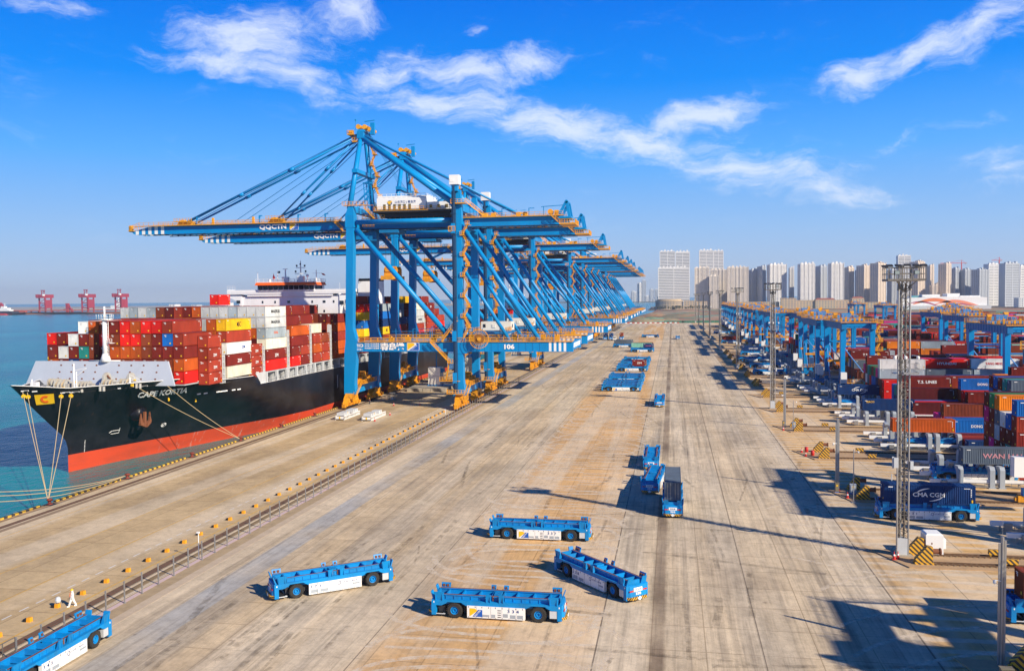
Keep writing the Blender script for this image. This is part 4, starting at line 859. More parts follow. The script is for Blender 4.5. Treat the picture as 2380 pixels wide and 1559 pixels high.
def agv(x, y, rz, label, num=None):
    if AGVN[0] == 0: o = agv0; o.location = (x, y, 0); o.rotation_euler = (0,0,math.radians(rz)); o['label'] = label
    else: o = dup(agv0, (x, y, 0), math.radians(rz), label)
    AGVN[0] += 1
    if num:
        mb = MB()
        put_text(mb, ' '.join(num), (1.75, -1.52, 1.02), (1,0,0), (0,0,1), .30, 0, width=1.15, off=.01); put_text(mb, ' '.join(num), (2.2, 1.52, 1.03), (-1,0,0), (0,0,1), .30, 0, width=1.15, off=.01)
        mb.build('fleet_number', NAVY, o)
        mb = MB()
        for sx in (-1, 1): put_text(mb, num, (sx*6.76, 0, .92), (0, sx, 0), (-.2*sx, 0, 1), .26, 0, width=.7, off=.03)
        mb.build('nose_number', LETTER, o)
    return o
# the prototype must stay childless of numbers, so plain copies are placed first
AGVD = []
for i, (y, dx) in enumerate([(300.0,0),(306.0,.0),(312.0,-.1),(318.0,.1),(331.5,.1),(338.5,-.1),(345.0,0),(380.6,0),(388.5,.1),(396.5,-.1),(410,.1),(421,0),(439,.1)]):
    AGVD.append((-17.2+dx+.1, y, 0, ['front carrier of the parked column, its whole white side panel showing', 'second carrier from the front of the parked column', 'third carrier from the front of the parked column', 'fourth carrier in the parked column, last of its front batch',
       'fifth carrier in the parked column, white panel half showing', 'sixth carrier in the parked column', 'seventh carrier in the parked column', 'carrier in the parked column with a maroon ZIM-sized short container on its right half',
       'ninth carrier in the parked column, behind the one carrying the maroon box', 'tenth carrier in the parked column', 'eleventh carrier in the parked column', 'twelfth carrier in the parked column', 'rearmost empty carrier of the parked column'][i].replace('ZIM-sized short', 'short')))
AGVD += [(-17.0, 514.8, 0, 'distant carrier with a navy short container on its right end'), (-17.6, 521.5, 0, 'distant carrier with a pale green container behind the navy one'), (-17.2, 529, 0, 'distant carrier with a brown container, behind the green one'),
 (-30.4, 563, 0, 'distant carrier with a long dull navy container, left of the green one'), (-17.0, 700, 0, 'farthest empty carrier standing sideways on the apron'), (3.9, 672, 90, 'small distant carrier seen end-on at the right of the apron'),
 (-49.4, 666, 90, 'left of two distant end-on carriers with dark blue boxes'), (-45.2, 666, 90, 'right of two distant end-on carriers with dark blue boxes'), (-37.7, 669, 90, 'distant end-on carrier with a brown box'),
 (-3.7, 263, 90, 'lone empty carrier seen end-on in the middle of the apron'), (37.6, 441, 2, 'empty carrier at a yard block, behind a light mast'), (40.2, 402, 180, 'empty carrier at a yard block, farther row'), (38.6, 367, 180, 'nearer empty carrier at the yard blocks right of the light mast'),
 (42.6, 488, 0, 'carrier with a dark blue container at a distant yard block'), (39, 611, 0, 'carrier with a dark red container at a far yard block'), (41, 765, 0, 'small empty carrier at a far yard block'), (51.5, 262, 180, 'carrier under a rack at the yard, below a navy container'),
 (52.2, 192.2, 0, 'carrier under a rack, below the orange-brown container'), (50.2, 160.5, 180, 'carrier partly under the rack, nose out, below the dark navy container'), (61, 128, 0, 'x')]
AGVD = AGVD[:-1]
for x, y, rz, l in AGVD: agv(x, y, rz, l)
NEAR = [(-17.2,85.5,0,'334','bottom carrier of the central four, number 334, seen square from the side'), (-17.3,114.6,0,'337','carrier number 337 standing sideways in the tan zone behind 334'),
 (-37.0,90.9,217.3,'373','carrier number 373 turning at an angle on the left, white panel lit'), (-8.1,96.6,132.3,'338','carrier number 338 angled with its nose towards the camera, side in shade'),
 (-53.75,67.6,-90,'343','carrier number 343 cut by the lower left edge beside the fence'), (0,134.2,-90,'362','carrier number 362 seen end-on, carrying a grey-topped dark blue container'),
 (-3.2,149.2,-94,'355','slightly turned empty carrier just left behind number 362'), (-3.9,169.0,-90,'341','empty end-on carrier behind the slightly turned one'),
 (35.3,132.2,180.5,'331','carrier number 331 with a lit dark blue lettered container behind the tall light mast'), (38.4,91.8,180,'346','carrier with a brown container at the right edge, mostly out of frame')]
for x, y, rz, n_, l in NEAR: agv(x, y, rz, l, n_)

# ------------------------------------------------------------------ containers
CH = 2.70; CW = 2.38
def corr_side(mb, x0, x1, y, z0, z1, sgn, n, depth=.05):
    """vertical corrugated wall from x0 to x1 at y (outer skin), facing sgn*y"""
    p = (x1-x0)/n; xs = []
    for i in range(n):
        a = x0+i*p; xs += [(a, 0), (a+p*.28, 0), (a+p*.5, 1), (a+p*.78, 1)]
    xs.append((x1, 0)); vs = []
    for x, d in xs: yy = y-sgn*depth*d; vs += [(x, yy, z0), (x, yy, z1)]
    fs = [((2*i, 2*i+2, 2*i+3, 2*i+1) if sgn < 0 else (2*i, 2*i+1, 2*i+3, 2*i+2)) for i in range(len(xs)-1)]
    mb.add(vs, fs)
def swap(mb, start):   # rotate freshly added verts 90 deg about z
    mb.v[start:] = [(-y, x, z) for x, y, z in mb.v[start:]]
CMESH = {}; CODEM = {}
def cont_meshes(Ln):
    if Ln in CMESH: return CMESH[Ln]
    mb = MB(); h = Ln/2; w = CW/2; H = CH-.03; n = int(Ln/.29)
    for sg in (-1, 1): corr_side(mb, -h+.16, h-.16, sg*(w-.02), .16, H-.1, sg, n)
    s = len(mb.v); corr_side(mb, -w+.12, w-.12, h-.02, .16, H-.1, 1, 9); swap(mb, s)     # ends: +y side becomes -x end
    # roof with shallow ribs, floor rails, posts, corner castings
    nr = n//2; p = (2*h-.3)/nr
    for i in range(nr): a = -h+.15+i*p; mb.box(a, a+p*.55, -w+.12, w-.12, H-.05, H-.02); 
    mb.box(-h+.1, h-.1, -w+.08, w-.08, H-.10, H-.05)
    for sg in (-1, 1):
        mb.box(-h, h, min(sg*w, sg*(w-.07)), max(sg*w, sg*(w-.07)), .02, .17); mb.box(-h, h, min(sg*w, sg*(w-.07)), max(sg*w, sg*(w-.07)), H-.11, H-.02)
        for sx in (-1, 1):
            mb.box(min(sx*h, sx*(h-.16)), max(sx*h, sx*(h-.16)), min(sg*w, sg*(w-.13)), max(sg*w, sg*(w-.13)), .17, H-.11)
            for z in (0, H-.13): mb.box(min(sx*(h+.01), sx*(h-.19)), max(sx*(h+.01), sx*(h-.19)), min(sg*(w+.01), sg*(w-.17)), max(sg*(w+.01), sg*(w-.17)), z, z+.14)
    for sx in (-1, 1):
        mb.box(min(sx*h, sx*(h-.1)), max(sx*h, sx*(h-.1)), -w+.13, w-.13, .02, .17); mb.box(min(sx*h, sx*(h-.1)), max(sx*h, sx*(h-.1)), -w+.13, w-.13, H-.11, H-.02)
    mb.box(-h+.1, h-.1, -w+.1, w-.1, .1, .14)
    body = mb.mesh('container', CONT)
    d = MB(); x = h-.03
    for k, y0 in ((0, -w+.14), (1, .01)): d.box(x-.06, x, y0, y0+w-.15, .17, H-.11)
    door = d.mesh('door_leaves', CONT)
    d = MB()
    for y in (-.75, -.35, .35, .75): d.tube((x+.04, y, .2), (x+.04, y, H-.15), .035, 6); d.box(x, x+.06, y-.09, y+.09, 1.0, 1.06)
    bars = d.mesh('locking_bars', STEEL)
    CMESH[Ln] = (body, door, bars); return CMESH[Ln]
PAL = {'maroon': (.165,.016,.011), 'dark maroon': (.095,.010,.010), 'brick red': (.29,.036,.018), 'rust orange': (.44,.080,.012), 'brown': (.215,.042,.016), 'bright red': (.62,.014,.010), 'navy': (.006,.034,.13), 'blue': (.006,.12,.42), 'orange': (.72,.20,.012),
 'white': (.68,.68,.65), 'cream': (.66,.62,.50), 'grey': (.30,.36,.40), 'pale grey': (.48,.50,.50), 'magenta': (.62,.012,.19), 'green': (.02,.20,.07), 'teal': (.02,.26,.23), 'pale green': (.22,.48,.36), 'yellow': (.72,.42,.012), 'tan': (.46,.23,.08), 'slate': (.10,.13,.17)}
GRP_C = 'shipping containers'
def code_marks(Ln):
    mb = MB(); w = CW/2+.012; h = Ln/2
    for i in range(5): x = h-.6-.0*i; mb.box(h-.62, h-.5, -w, -w+.002, 1.15+i*.24, 1.3+i*.24)
    mb.box(-h+.55, -h+1.15, -w, -w+.002, CH-.42, CH-.3); mb.box(h-1.5, h-.7, -w, -w+.002, CH-.42, CH-.34)
    for i in range(3): mb.box(-h-.012, -h-.01, .25, .78-.12*i, CH-.42-i*.16, CH-.34-i*.16)
    mb.box(-h-.012, -h-.01, -.75, -.45, .45, .75, 1); mb.box(h-.5, h-.32, -w, -w+.002, .35, .75, 1)
    return mb.mesh('code_lettering', [LETTER, LOGOYEL])
def jit(c, r): k = 1+r.uniform(-.14, .14); return tuple(min(.9, v*k) for v in c)
RC = random.Random(5)
def container(x, y, z, Ln, rz, colour, label, text=None, sides=(-1,), tsize=.9, twidth=None, tcol=None, tx=0, doors=True, end_text=None, bars=True, tz=None):
    body, door, bm = cont_meshes(Ln)
    o = link('container', body); o.location = (x, y, z); o.rotation_euler = (0,0,rz); c = jit(PAL[colour], RC); o.color = (*c, 1)
    tag(o, label, 'container', GRP_C)
    if doors:
        d = link('door_leaves', door, o); d.color = (*[v*.9 for v in c], 1)
        if bars: link('locking_bars', bm, d)
    if Ln not in CODEM: CODEM[Ln] = code_marks(Ln)
    link('code_lettering', CODEM[Ln], o)
    if text:
        mb = MB()
        for sg in sides:
            w = CW/2+.008
            put_text(mb, text, (tx*(-sg), sg*w, tz or CH*.52), (-sg, 0, 0), (0,0,1), tsize, 0, width=twidth, off=.02)
        mb.build('lettering', tcol or LETTER, o)
    if end_text:
        mb = MB(); put_text(mb, end_text, (-Ln/2-.03, 0.3, CH*.76), (0,-1,0), (0,0,1), .3, 0, off=.02); mb.build('end_lettering', LETTER, o)
    return o
L40 = 12.0; L20 = 5.92
def cma(o):
    mb = MB(); y = -CW/2-.012
    for s_, z0 in ((1, 1.35), (-1, 1.35)):
        pts = []
        for i in range(15): a = math.radians(100+i*5.0); pts.append((s_*(2.2*math.cos(a)+.6-.2), z0+s_*(.95*math.sin(a)-.05)))
        for i in range(14):
            w0 = .09*math.sin(PI*i/14)+.012; w1 = .09*math.sin(PI*(i+1)/14)+.012
            (xa, za), (xb, zb_) = pts[i], pts[i+1]; mb.add([(xa,y,za-w0),(xb,y,zb_-w1),(xb,y,zb_+w1),(xa,y,za+w0)], [(0,1,2,3) if s_ < 0 else (1,0,3,2)])
    put_text(mb, 'CMA CGM', (-.1, y, 1.35), (1,0,0), (0,0,1), .62, 0, off=.025, width=4.2); mb.build('lettering', LETTER, o)
o = container(35.4, 132.2, 2.3, L40, 0, 'navy', 'dark blue container with white two-word lettering and arcs, on carrier 331 behind the tall mast'); cma(o)
container(0, 134.5, 2.3, L40, -PI/2, 'slate', 'grey-topped dark container seen from its doors, on the end-on carrier 362')
container(-13.9, 380.6, 2.3, L20, 0, 'maroon', 'short maroon container with white letters on the parked column of carriers', 'ZIM', tsize=.75, twidth=2.0)
container(-13.6, 514.8, 2.3, L20, 0, 'navy', 'short navy container with pink and white letters on a distant carrier', 'WAN HAI', tsize=.6, twidth=3.2, tcol=mat('pink_lettering', (.6,.12,.2)))
container(-17.6, 521.5, 2.3, L40, 0, 'pale green', 'pale green container on a distant carrier behind the navy short one')
container(-17.2, 529, 2.3, L40, 0, 'brown', 'brown container on a distant carrier, its top edge above the green one')
container(-30.4, 563, 2.3, L40, 0, 'slate', 'long dull navy container on the distant carrier left of the green one')
container(-49.4, 666, 2.3, L40, PI/2, 'navy', 'left of two dark blue end-on containers far down the apron'); container(-45.2, 666, 2.3, L40, PI/2, 'navy', 'right of two dark blue end-on containers far down the apron')
container(-37.7, 669, 2.3, L40, PI/2, 'brown', 'brown end-on container on a carrier far down the apron')
container(42.6, 488, 2.3, L40, 0, 'navy', 'navy container with white lettering on a carrier at a distant yard block', 'CMA CGM', tsize=.75, twidth=4.6)
container(39, 611, 2.3, L40, 0, 'maroon', 'dark red container on a carrier at a far yard block')
container(39.0, 91.8, 2.3, L40, 0, 'brown', 'brown container on the carrier at the right edge of the view')
# ------------------------------------------------------------------ the container ship
SCL = -119.8
def lerp_tab(z, zs, ys):
    if z <= zs[0]: return ys[0]
    for a, b_, ya, yb in zip(zs, zs[1:], ys, ys[1:]):
        if z <= b_: return ya+(yb-ya)*(z-a)/(b_-a)
    return ys[-1]
def stemY(z): return lerp_tab(z, [-3,3.4,5.4,8,11.7,16.8], [157.6,157.6,156,152.7,148.2,142.8])
def hbr(Y, z):
    w = min(max((z+2.3)/19, 0), 1.0); t = Y-stemY(z)
    if t <= 0: return 0
    p = 1.1+(.75-1.1)*w; Ln = 75+(33-75)*w; v = 20*min(1, t/Ln)**p
    if Y > 385: v *= 1-(Y-385)/14*.25*(1-w*.8)
    return v
def topz(Y): return 16.6-max(0,min(1,(Y-143)/8))*1.25 if Y < 151 else 15.35-(Y-151)*.005 if Y < 173.5 else (15.24-(Y-173.5)/2.5*.94 if Y < 176 else (14.3-(Y-176)*.03 if Y < 199 else (13.6-(Y-199)/3*2.3 if Y < 202 else 11.4)))
ship = thing('container_ship', 'black container ship with red boot topping, its bow to the camera, stacked with containers', 'ship', (0,0,0))
m, nt, b = newmat('hull_paint'); g = nt.nodes.new('ShaderNodeNewGeometry'); s = nt.nodes.new('ShaderNodeSeparateXYZ'); nt.links.new(g.outputs['Position'], s.inputs[0])
f = mathn(nt, 'GREATER_THAN', s.outputs[2], 1.15)
n_ = noise(nt, g.outputs['Position'], .35, 6, .65, (.3, .3, 1)); red = mix_rgb(nt, mathn(nt, 'MULTIPLY', ramp(nt, n_, [(.45, 0.), (.7, 1.)]), .5), (.56, .062, .024), (.26, .055, .03))
scr = ramp(nt, noise(nt, g.outputs['Position'], 1, 5, .7, (.5, 1.3, .10)), [(.60, 0.), (.66, 1.)]); yb = nt.nodes.new('ShaderNodeMapRange'); nt.links.new(s.outputs[1], yb.inputs['Value']); yb.inputs['From Min'].default_value = 176; yb.inputs['From Max'].default_value = 190
red = mix_rgb(nt, mathn(nt, 'MULTIPLY', mathn(nt, 'MULTIPLY', scr, yb.outputs[0]), .7), red, (.45, .40, .36))
blk = mix_rgb(nt, mathn(nt, 'MULTIPLY', ramp(nt, noise(nt, g.outputs['Position'], .12, 6, .65), [(.4, 0.), (.75, 1.)]), .6), (.006, .0065, .010), (.035, .036, .045))
blk = mix_rgb(nt, mathn(nt, 'MULTIPLY', ramp(nt, noise(nt, g.outputs['Position'], 1, 5, .7, (.8, .8, .07)), [(.62, 0.), (.75, 1.)]), .35), blk, (.16, .07, .04))
nt.links.new(mix_rgb(nt, f, red, blk), b.inputs['Base Color']); b.inputs['Roughness'].default_value = .38; b.inputs['Specular IOR Level'].default_value = .35
pl = noise(nt, g.outputs['Position'], .22, 2); bp = nt.nodes.new('ShaderNodeBump'); bp.inputs['Strength'].default_value = .15; bp.inputs['Distance'].default_value = .3; nt.links.new(pl, bp.inputs['Height']); nt.links.new(bp.outputs[0], b.inputs['Normal'])
HULL = m
def hull(mb, y1, end=399):
    zs = [-3.2,-2.3,-1.2,0,1.15,2.5,4,5.5,7,8.5,10,11,12.2,13.4,14.4,15.2,16.6]
    ts = [0,.15,.5,1,1.7,2.6,3.8,5.2,7,9,11.5,14.5,18,22,26,28.5,31.2,33.7,36,40,45,50,56.2,59.2,66,75,90,120,180,242,249,256.2]
    V = {}
    for i, t in enumerate(ts):
        for j, z in enumerate(zs):
            zz_ = z; Yd = 142.8+t
            # stations follow the raked stem near the bow and become square further aft
            k = max(0, 1-t/30); Yq = Yd+(stemY(z)-142.8)*k
            tz_ = topz(Yq); z_ = min(z, tz_)
            Yq = Yd+(stemY(z_)-142.8)*k
            V[i, j] = (hbr(Yq, z_) if i else 0.0, Yq, z_)
    o = len(mb.v); nz = len(zs)
    for sg in (1, -1):
        base = len(mb.v)
        for i in range(len(ts)):
            for j in range(nz): h_, Y_, z_ = V[i, j]; mb.v.append((SCL+sg*h_, Y_, z_))
        for i in range(len(ts)-1):
            for j in range(nz-1):
                a = base+i*nz+j; q = (a, a+nz, a+nz+1, a+1) if sg > 0 else (a, a+1, a+nz+1, a+nz); mb.f.append(q); mb.m.append(0)
    h_, Y_, z_ = V[len(ts)-1, 0]
    i = len(ts)-1; pr = [(SCL+V[i, j][0], V[i, j][1], V[i, j][2]) for j in range(nz)]; pl_ = [(SCL-V[i, j][0], V[i, j][1], V[i, j][2]) for j in range(nz)]
    mb.add(pr+pl_, [(j, nz+j, nz+j+1, j+1) for j in range(nz-1)])
mb = MB(); hull(mb, 399); hl = mb.build('hull', HULL, ship, True)
# weather decks
mb = MB()
def deck(y0, y1, z, n=14):
    ys = [y0+(y1-y0)*i/n for i in range(n+1)]; vs = []
    for y in ys: h_ = max(0, hbr(y, z+.2)-.12); vs += [(SCL-h_, y, z), (SCL+h_, y, z)]
    mb.add(vs, [(2*i, 2*i+1, 2*i+3, 2*i+2) for i in range(n)])
deck(145, 172, 14.3); deck(172, 200, 13.2); deck(199, 398.6, 10.9, 30); mb.box(-139.7,-99.9,199,199.2,10.9,13.2); mb.build('weather_deck', mat('deck_paint', (.30,.32,.33), .7, dirt=.5, scale=.5, dcol=(.2,.11,.07)), ship)
mb = MB()  # pale cap along the bulwark edge
pts = []
for i in range(60):
    Y = 142.9+(i/59)**2*55.1; pts.append((Y, topz(Y)))
for sg in (1, -1):
    for (Ya, za), (Yb, zb_) in zip(pts, pts[1:]):
        mb.beam((SCL+sg*(hbr(Ya, za)-.02), Ya, za+.05), (SCL+sg*(hbr(Yb, zb_)-.02), Yb, zb_+.05), .3, .1)
    mb.beam((SCL+sg*19.95, 202, 11.45), (SCL+sg*19.95, 385, 11.45), .3, .08)
mb.build('bulwark_cap', WHITE, ship)
# breakwater, mast and forecastle gear
mb = MB(); mb.hexa([(-137.4,168.0,14.2),(-102.3,168.0,14.2),(-102.3,168.4,14.2),(-137.4,168.4,14.2)], [(-136.4,170.0,19.2),(-104.9,170.0,19.2),(-104.9,170.4,19.2),(-136.4,170.4,19.2)])
bw = mb.build('breakwater', mat('breakwater_grey', (.44,.48,.55), .55, dirt=.15, scale=.3), ship)
mb = MB()
for k, x in enumerate((-129.9,-127.1,-124.2,-121.4,-116.1,-113.2,-110.3,-107.0)):
    for z in (15.5, 16.9, 18.3): y = 168.0+(z-14.2)*.4-.03; mb.tube((x, y-.02, z), (x, y+.05, z), .22, 12)
mb.build_each('drain_hole', RUST, bw)
mb = MB(); mb.tube((-119.6,170.2,19.1), (-119.6,170.2,28.2), .62, 14, r2=.48); mb.tube((-119.6,170.2,19.1), (-119.6,170.2,20.8), 1.2, 14, r2=.62); mb.tube((-119.6,170.2,28.2), (-119.6,170.2,30.9), .2, 8); mb.box(-121,-118.1,169.4,171,28.0,28.15); mb.rail((-121,169.4,28.15),(-118.1,169.4,28.15),1.1,.6,.07); mb.rail((-118.1,169.4,28.15),(-118.1,171,28.15),1.1,.6,.07); mb.box(-118.7,-117.6,169.6,170.8,23.0,23.1); mb.rail((-118.7,169.6,23.1),(-117.6,169.6,23.1),.9,.5,.06)
for i in range(10): mb.box(-118.95,-118.6,169.9,170.0,20.6+i*.72,20.66+i*.72)
mb.box(-118.62,-118.56,169.9,170,20.4,27.6); mb.box(-123.4,-116.2,169.9,170.5,19.2,19.4)
mb.build('foremast', WHITE, ship, True)
_gear0 = len(bpy.data.objects); _gset = set(bpy.data.objects)
mb = MB(); random.seed(8)
for x, y in ((-127.5,158),(-124.2,156.5),(-112.5,157),(-109.3,158.5),(-121,152.5),(-115.5,153)):
    mb.tube((x-1.3, y, 16.1), (x+1.3, y, 16.1), .55, 14)
    for q in (-1.3,-.4,.5,1.3): mb.tube((x+q-.07, y, 16.1), (x+q+.07, y, 16.1), .92, 16)
    mb.box(x-1.6, x+1.6, y-.9, y+.9, 15.2, 15.5); mb.box(x+1.4, x+2.2, y-.5, y+.6, 15.3, 16.5)
for x in (-117.3,-110.9): mb.tube((x, 162, 16.6), (x+.5, 162, 16.6), 1.35, 20); mb.tube((x-.6, 162, 16.6), (x+1.1, 162, 16.6), .5, 12); mb.box(x-1, x+1.5, 161, 163, 15.2, 15.8)
for x, y in ((-121.5,147),(-118.2,147),(-113.5,148.6),(-105.5,157),(-132,157),(-128,151),(-126,148.6),(-110,151)): mb.tube((x, y, 15.2), (x, y, 16.1), .3, 10); mb.tube((x+.9, y, 15.2), (x+.9, y, 16.1), .3, 10)
mb.build_each('mooring_winch', mat('winch_grey', (.42,.42,.39), .6, dirt=.5, scale=1.2, dcol=(.24,.14,.08)), ship)
mb = MB()
for x, y in ((-127.5,158),(-124.2,156.5),(-112.5,157),(-109.3,158.5),(-121,152.5)): mb.tube((x-.9, y, 16.1), (x-.45, y, 16.1), .8, 14); mb.tube((x+.55, y, 16.1), (x+1.2, y, 16.1), .75, 14)
mb.build_each('rope_drum', ROPE, ship)
mb = MB()
for x, y, z in ((-106.2,156.5,15.6),(-118.8,150.4,15.5),(-122.4,158.4,16),(-108.2,160,16.2),(-120.6,146,16)): mb.box(x-.25, x+.25, y-.2, y+.2, z, z+.5)
mb.build_each('yellow_fitting', LOGOYEL, ship)
mb = MB()
for i in range(16): t_ = i/15; mb.tube((-116.9+t_*4.6, 162-t_*3, 17.3-t_*1.9+.15*math.sin(i*2)), (-116.6+t_*4.6, 161.8-t_*3, 17.2-t_*1.9), .17, 6)
mb.build('anchor_chain', RUST, ship)
mb = MB()   # small davit mast, lockers, handrails
mb.tube((-116.9,151.5,15.2), (-116.9,151.5,20.6), .16, 8); mb.beam((-116.9,151.5,19.2), (-113.7,151.5,19.7), .12); mb.beam((-116.9,151.5,17.6), (-113.8,151.5,19.6), .14); mb.box(-116.4,-116.2,151.4,151.6,15.2,19)
for i in range(7): mb.box(-116.9,-116.3,151.45,151.55,15.6+i*.5,15.65+i*.5)
mb.box(-124.4,-122.9,147.4,148.4,15.2,17.2); mb.tube((-121.7,145,16.5),(-121.7,145,18.0),.15,8); mb.tube((-105.6,155,16.4),(-105.6,155,17.6),.2,8,r2=.08)
mb.rail((-110.2,160.8,16.6),(-107.4,160.8,15.4),1.1,1.4,.06); pass
mb.build_each('forecastle_fitting', WHITE, ship)
for _o in set(bpy.data.objects)-_gset: _o.location = (-119.8*.12, 5.2, -.9); _o.scale = (.88, 1, 1)
# side writing, emblem, anchor
def on_hull(mb, s_, Y0, Y1, z0, slope, size, sh, m_=0, off=.03, eps=.06, lean=0):
    v, f_ = text_geo(s_, 1, sh, off); xs = [p.x for p in v]; ys = [p.y for p in v]; x0 = min(xs); W_ = max(xs)-x0; y0 = min(ys); Hh = max(ys)-y0
    out = []
    for p in v:
        Y = Y0+(p.x-x0)/W_*(Y1-Y0); z = z0+(p.y-y0)/Hh*size+slope*(Y-Y0); Y += lean*(p.y-y0)/Hh; out.append((SCL+hbr(Y, z)+eps, Y-eps*.5, z))
    mb.add(out, f_, m_)
mb = MB(); on_hull(mb, 'CAPE KORTIA', 166.5, 177.6, 11.75, .0, 1.3, 0, off=.035, eps=.3, lean=-.85)
for y in (181.2,182.9,186.2,187.2,188.2,190.4,191.9): mb.beam((SCL+hbr(y, 11.0)+.08, y, 11.0), (SCL+hbr(y+.9, 11.05)+.08, y+.9, 11.05), .1, .24)
for i in range(9): z = 1.3+i*.28; y = 161.1; mb.beam((SCL+hbr(y, z)+.1, y, z), (SCL+hbr(y+.16, z)+.1, y+.16, z), .06, .1)
for z in (4.1, 4.75): mb.beam((SCL+hbr(166.6, z)+.12, 166.6, z), (SCL+hbr(168.4, z)+.12, 168.4, z), .06, .07)
mb.beam((SCL+hbr(166.1, 4.4)+.12, 166.1, 4.4), (SCL+hbr(166.6, 4.7)+.12, 166.6, 4.75), .06, .07); mb.beam((SCL+hbr(168.2, 5.2)+.12, 168.2, 5.2), (SCL+hbr(168.4, 4.1)+.12, 168.4, 4.1), .06, .07)
n = 18
for i in range(n):
    a, b_ = 2*PI*i/n, 2*PI*(i+1)/n
    P = lambda t_: (SCL+hbr(179.3+.6*math.cos(t_), 4.3+.42*math.sin(t_))+.12, 179.3+.6*math.cos(t_), 4.3+.42*math.sin(t_)); mb.beam(P(a), P(b_), .06, .06)
    if i < 2: mb.beam(P(a+.6), P(a+.6+PI), .06, .06)
for z, y in ((9.2,252.6),(7.0,252.2),(6.2,252.6)): mb.box(-99.78,-99.72,y-.35,y-.28,5.2,9.2); break
mb.box(-99.78,-99.72,252.3,252.37,5.4,9.2); mb.box(-99.78,-99.72,252.7,252.77,5.4,9.2)
mb.build('hull_lettering', LETTER, ship)
mb = MB(); N_ = 8; vs = []
for i in range(N_+1):
    for j in range(4):
        Y = 146.7+i/N_*2.75; z = 14.5-j*.69; Yq = Y+(14.5-z)*.72; vs.append((SCL+hbr(Yq, z)+.14, Yq-.14, z))
mb.add(vs, [(i*4+j, i*4+j+1, (i+1)*4+j+1, (i+1)*4+j) for i in range(N_) for j in range(3)]); fl = mb.build('bow_flag_panel', LOGOYEL, ship)
mb = MB(); vs = []
def fp(u, v_): z = 14.5-v_*2.07; Y = 146.7+u*2.75+(14.5-z)*.72; return (SCL+hbr(Y, z)+.22, Y-.22, z)
K = 16
for i in range(K+1): a = math.radians(50+i*260/K); vs += [fp(.52+.26*math.cos(a), .5-.36*math.sin(a)), fp(.52+.13*math.cos(a), .5-.17*math.sin(a))]
mb.add(vs, [(2*i, 2*i+2, 2*i+3, 2*i+1) for i in range(K)]); mb.build('panel_emblem', ORANGE, fl)
def anchor(sg):
    mb = MB(); Y, z = 170.4, 8.1; x = SCL+sg*(hbr(Y, z))
    mb.lathe((0,0,0), [(1.9,-.8),(1.75,.3),(1.5,.9),(1.2,1.15),(0,1.2)], 20, axis='x')
    mb.v = [(x+sg*vx, Y+vy, z+vz*.9) for vx, vy, vz in mb.v]; mb.build('anchor_bolster', HULL, ship, True)
    a = MB(); X0 = x+sg*1.3
    P = lambda u, v_, w=0: (X0+sg*w, Y+u, z+v_)
    a.hexa([P(-.35,-2.6,-.3),P(.35,-2.6,-.3),P(.35,-2.6,.2),P(-.35,-2.6,.2)], [P(-.3,.3,-.2),P(.3,.3,-.2),P(.3,.3,.3),P(-.3,.3,.3)])
    for q in (-1, 1):
        a.hexa([P(q*.2,-3.0,-.4),P(q*1.9,-2.3,-.2),P(q*1.9,-2.3,.35),P(q*.2,-3.0,.5)], [P(q*.3,-2.2,-.4),P(q*1.7,-1.6,-.2),P(q*1.7,-1.6,.35),P(q*.3,-2.2,.5)])
        a.hexa([P(q*1.2,-2.1,-.1),P(q*1.95,-2.0,-.1),P(q*1.95,-2.0,.4),P(q*1.2,-2.1,.4)], [P(q*1.55,.1,.1),P(q*1.65,.1,.1),P(q*1.65,.1,.3),P(q*1.55,.1,.3)])
    a.build('anchor', RUST if sg > 0 else mat('dark_anchor', (.06,.02,.03), .8), ship)
anchor(1); anchor(-1)
# lashing bridges and side structure
mb = MB()
def lash(y, ztop, x=-100.5, w=.35):
    zb_ = 11 if y > 203 else 13.2
    for q in (0, 1.05): mb.box(x-.5, x+.35, y+q-.12, y+q+.12, zb_, ztop)
    z = zb_+.6
    while z < ztop: mb.box(x-.45, x+.3, y-.05, y+1.1, z, z+.18); z += 1.35
for y, zt, k in ((184.2,19.6,0),(198.6,21.0,0),(204.2,20.5,0),(218.6,24.0,0),(233.4,24.8,0),(248.2,24.5,0),(289.4,24,0),(307.4,24,0),(350,24,0)): lash(y, zt); lash(y, zt, -139.1)
y = 206
while y < 385:
    mb.box(-100.6, -99.95, y-.3, y+.3, 11.2, 14.1); mb.hexa([(-103,y-.15,11),(-100,y-.15,11),(-100,y+.15,11),(-103,y+.15,11)], [(-103,y-.15,14.1),(-101.5,y-.15,14.1),(-101.5,y+.15,14.1),(-103,y+.15,14.1)]); y += 6.1
mb.box(-139.5, -100.2, 205.5, 264, 13.8, 14.15); mb.box(-139.5, -100.2, 276.5, 385, 13.8, 14.15); mb.box(-139.5,-102.4,172,198,13.9,14.1)
mb.rail((-100.0, 206, 11.3), (-100.0, 264, 11.3), 1.1, 1.4, .07); mb.rail((-100.0, 276, 11.3), (-100.0, 385, 11.3), 1.1, 1.4, .07)
mb.hexa([(-101.2,202.4,11.4),(-99.85,202.4,11.4),(-99.85,205.0,11.4),(-101.2,205.0,11.4)], [(-101.2,199.5,14.2),(-99.85,199.5,14.2),(-99.85,205.0,14.2),(-101.2,205.0,14.2)])
mb.box(-103.5,-103.2,205.5,264,11,13.9)
mb.build('lashing_bridges', LGREY, ship)
mb = MB()
for i in range(26): y = 207+i*2.2; mb.tube((-101.6, y, 11.4), (-101.6, y, 12.5), .35, 8) if i % 3 else mb.box(-102.2,-101.2,y-.4,y+.4,11.2,12.6)
mb.build_each('deck_fitting', STEEL, ship)
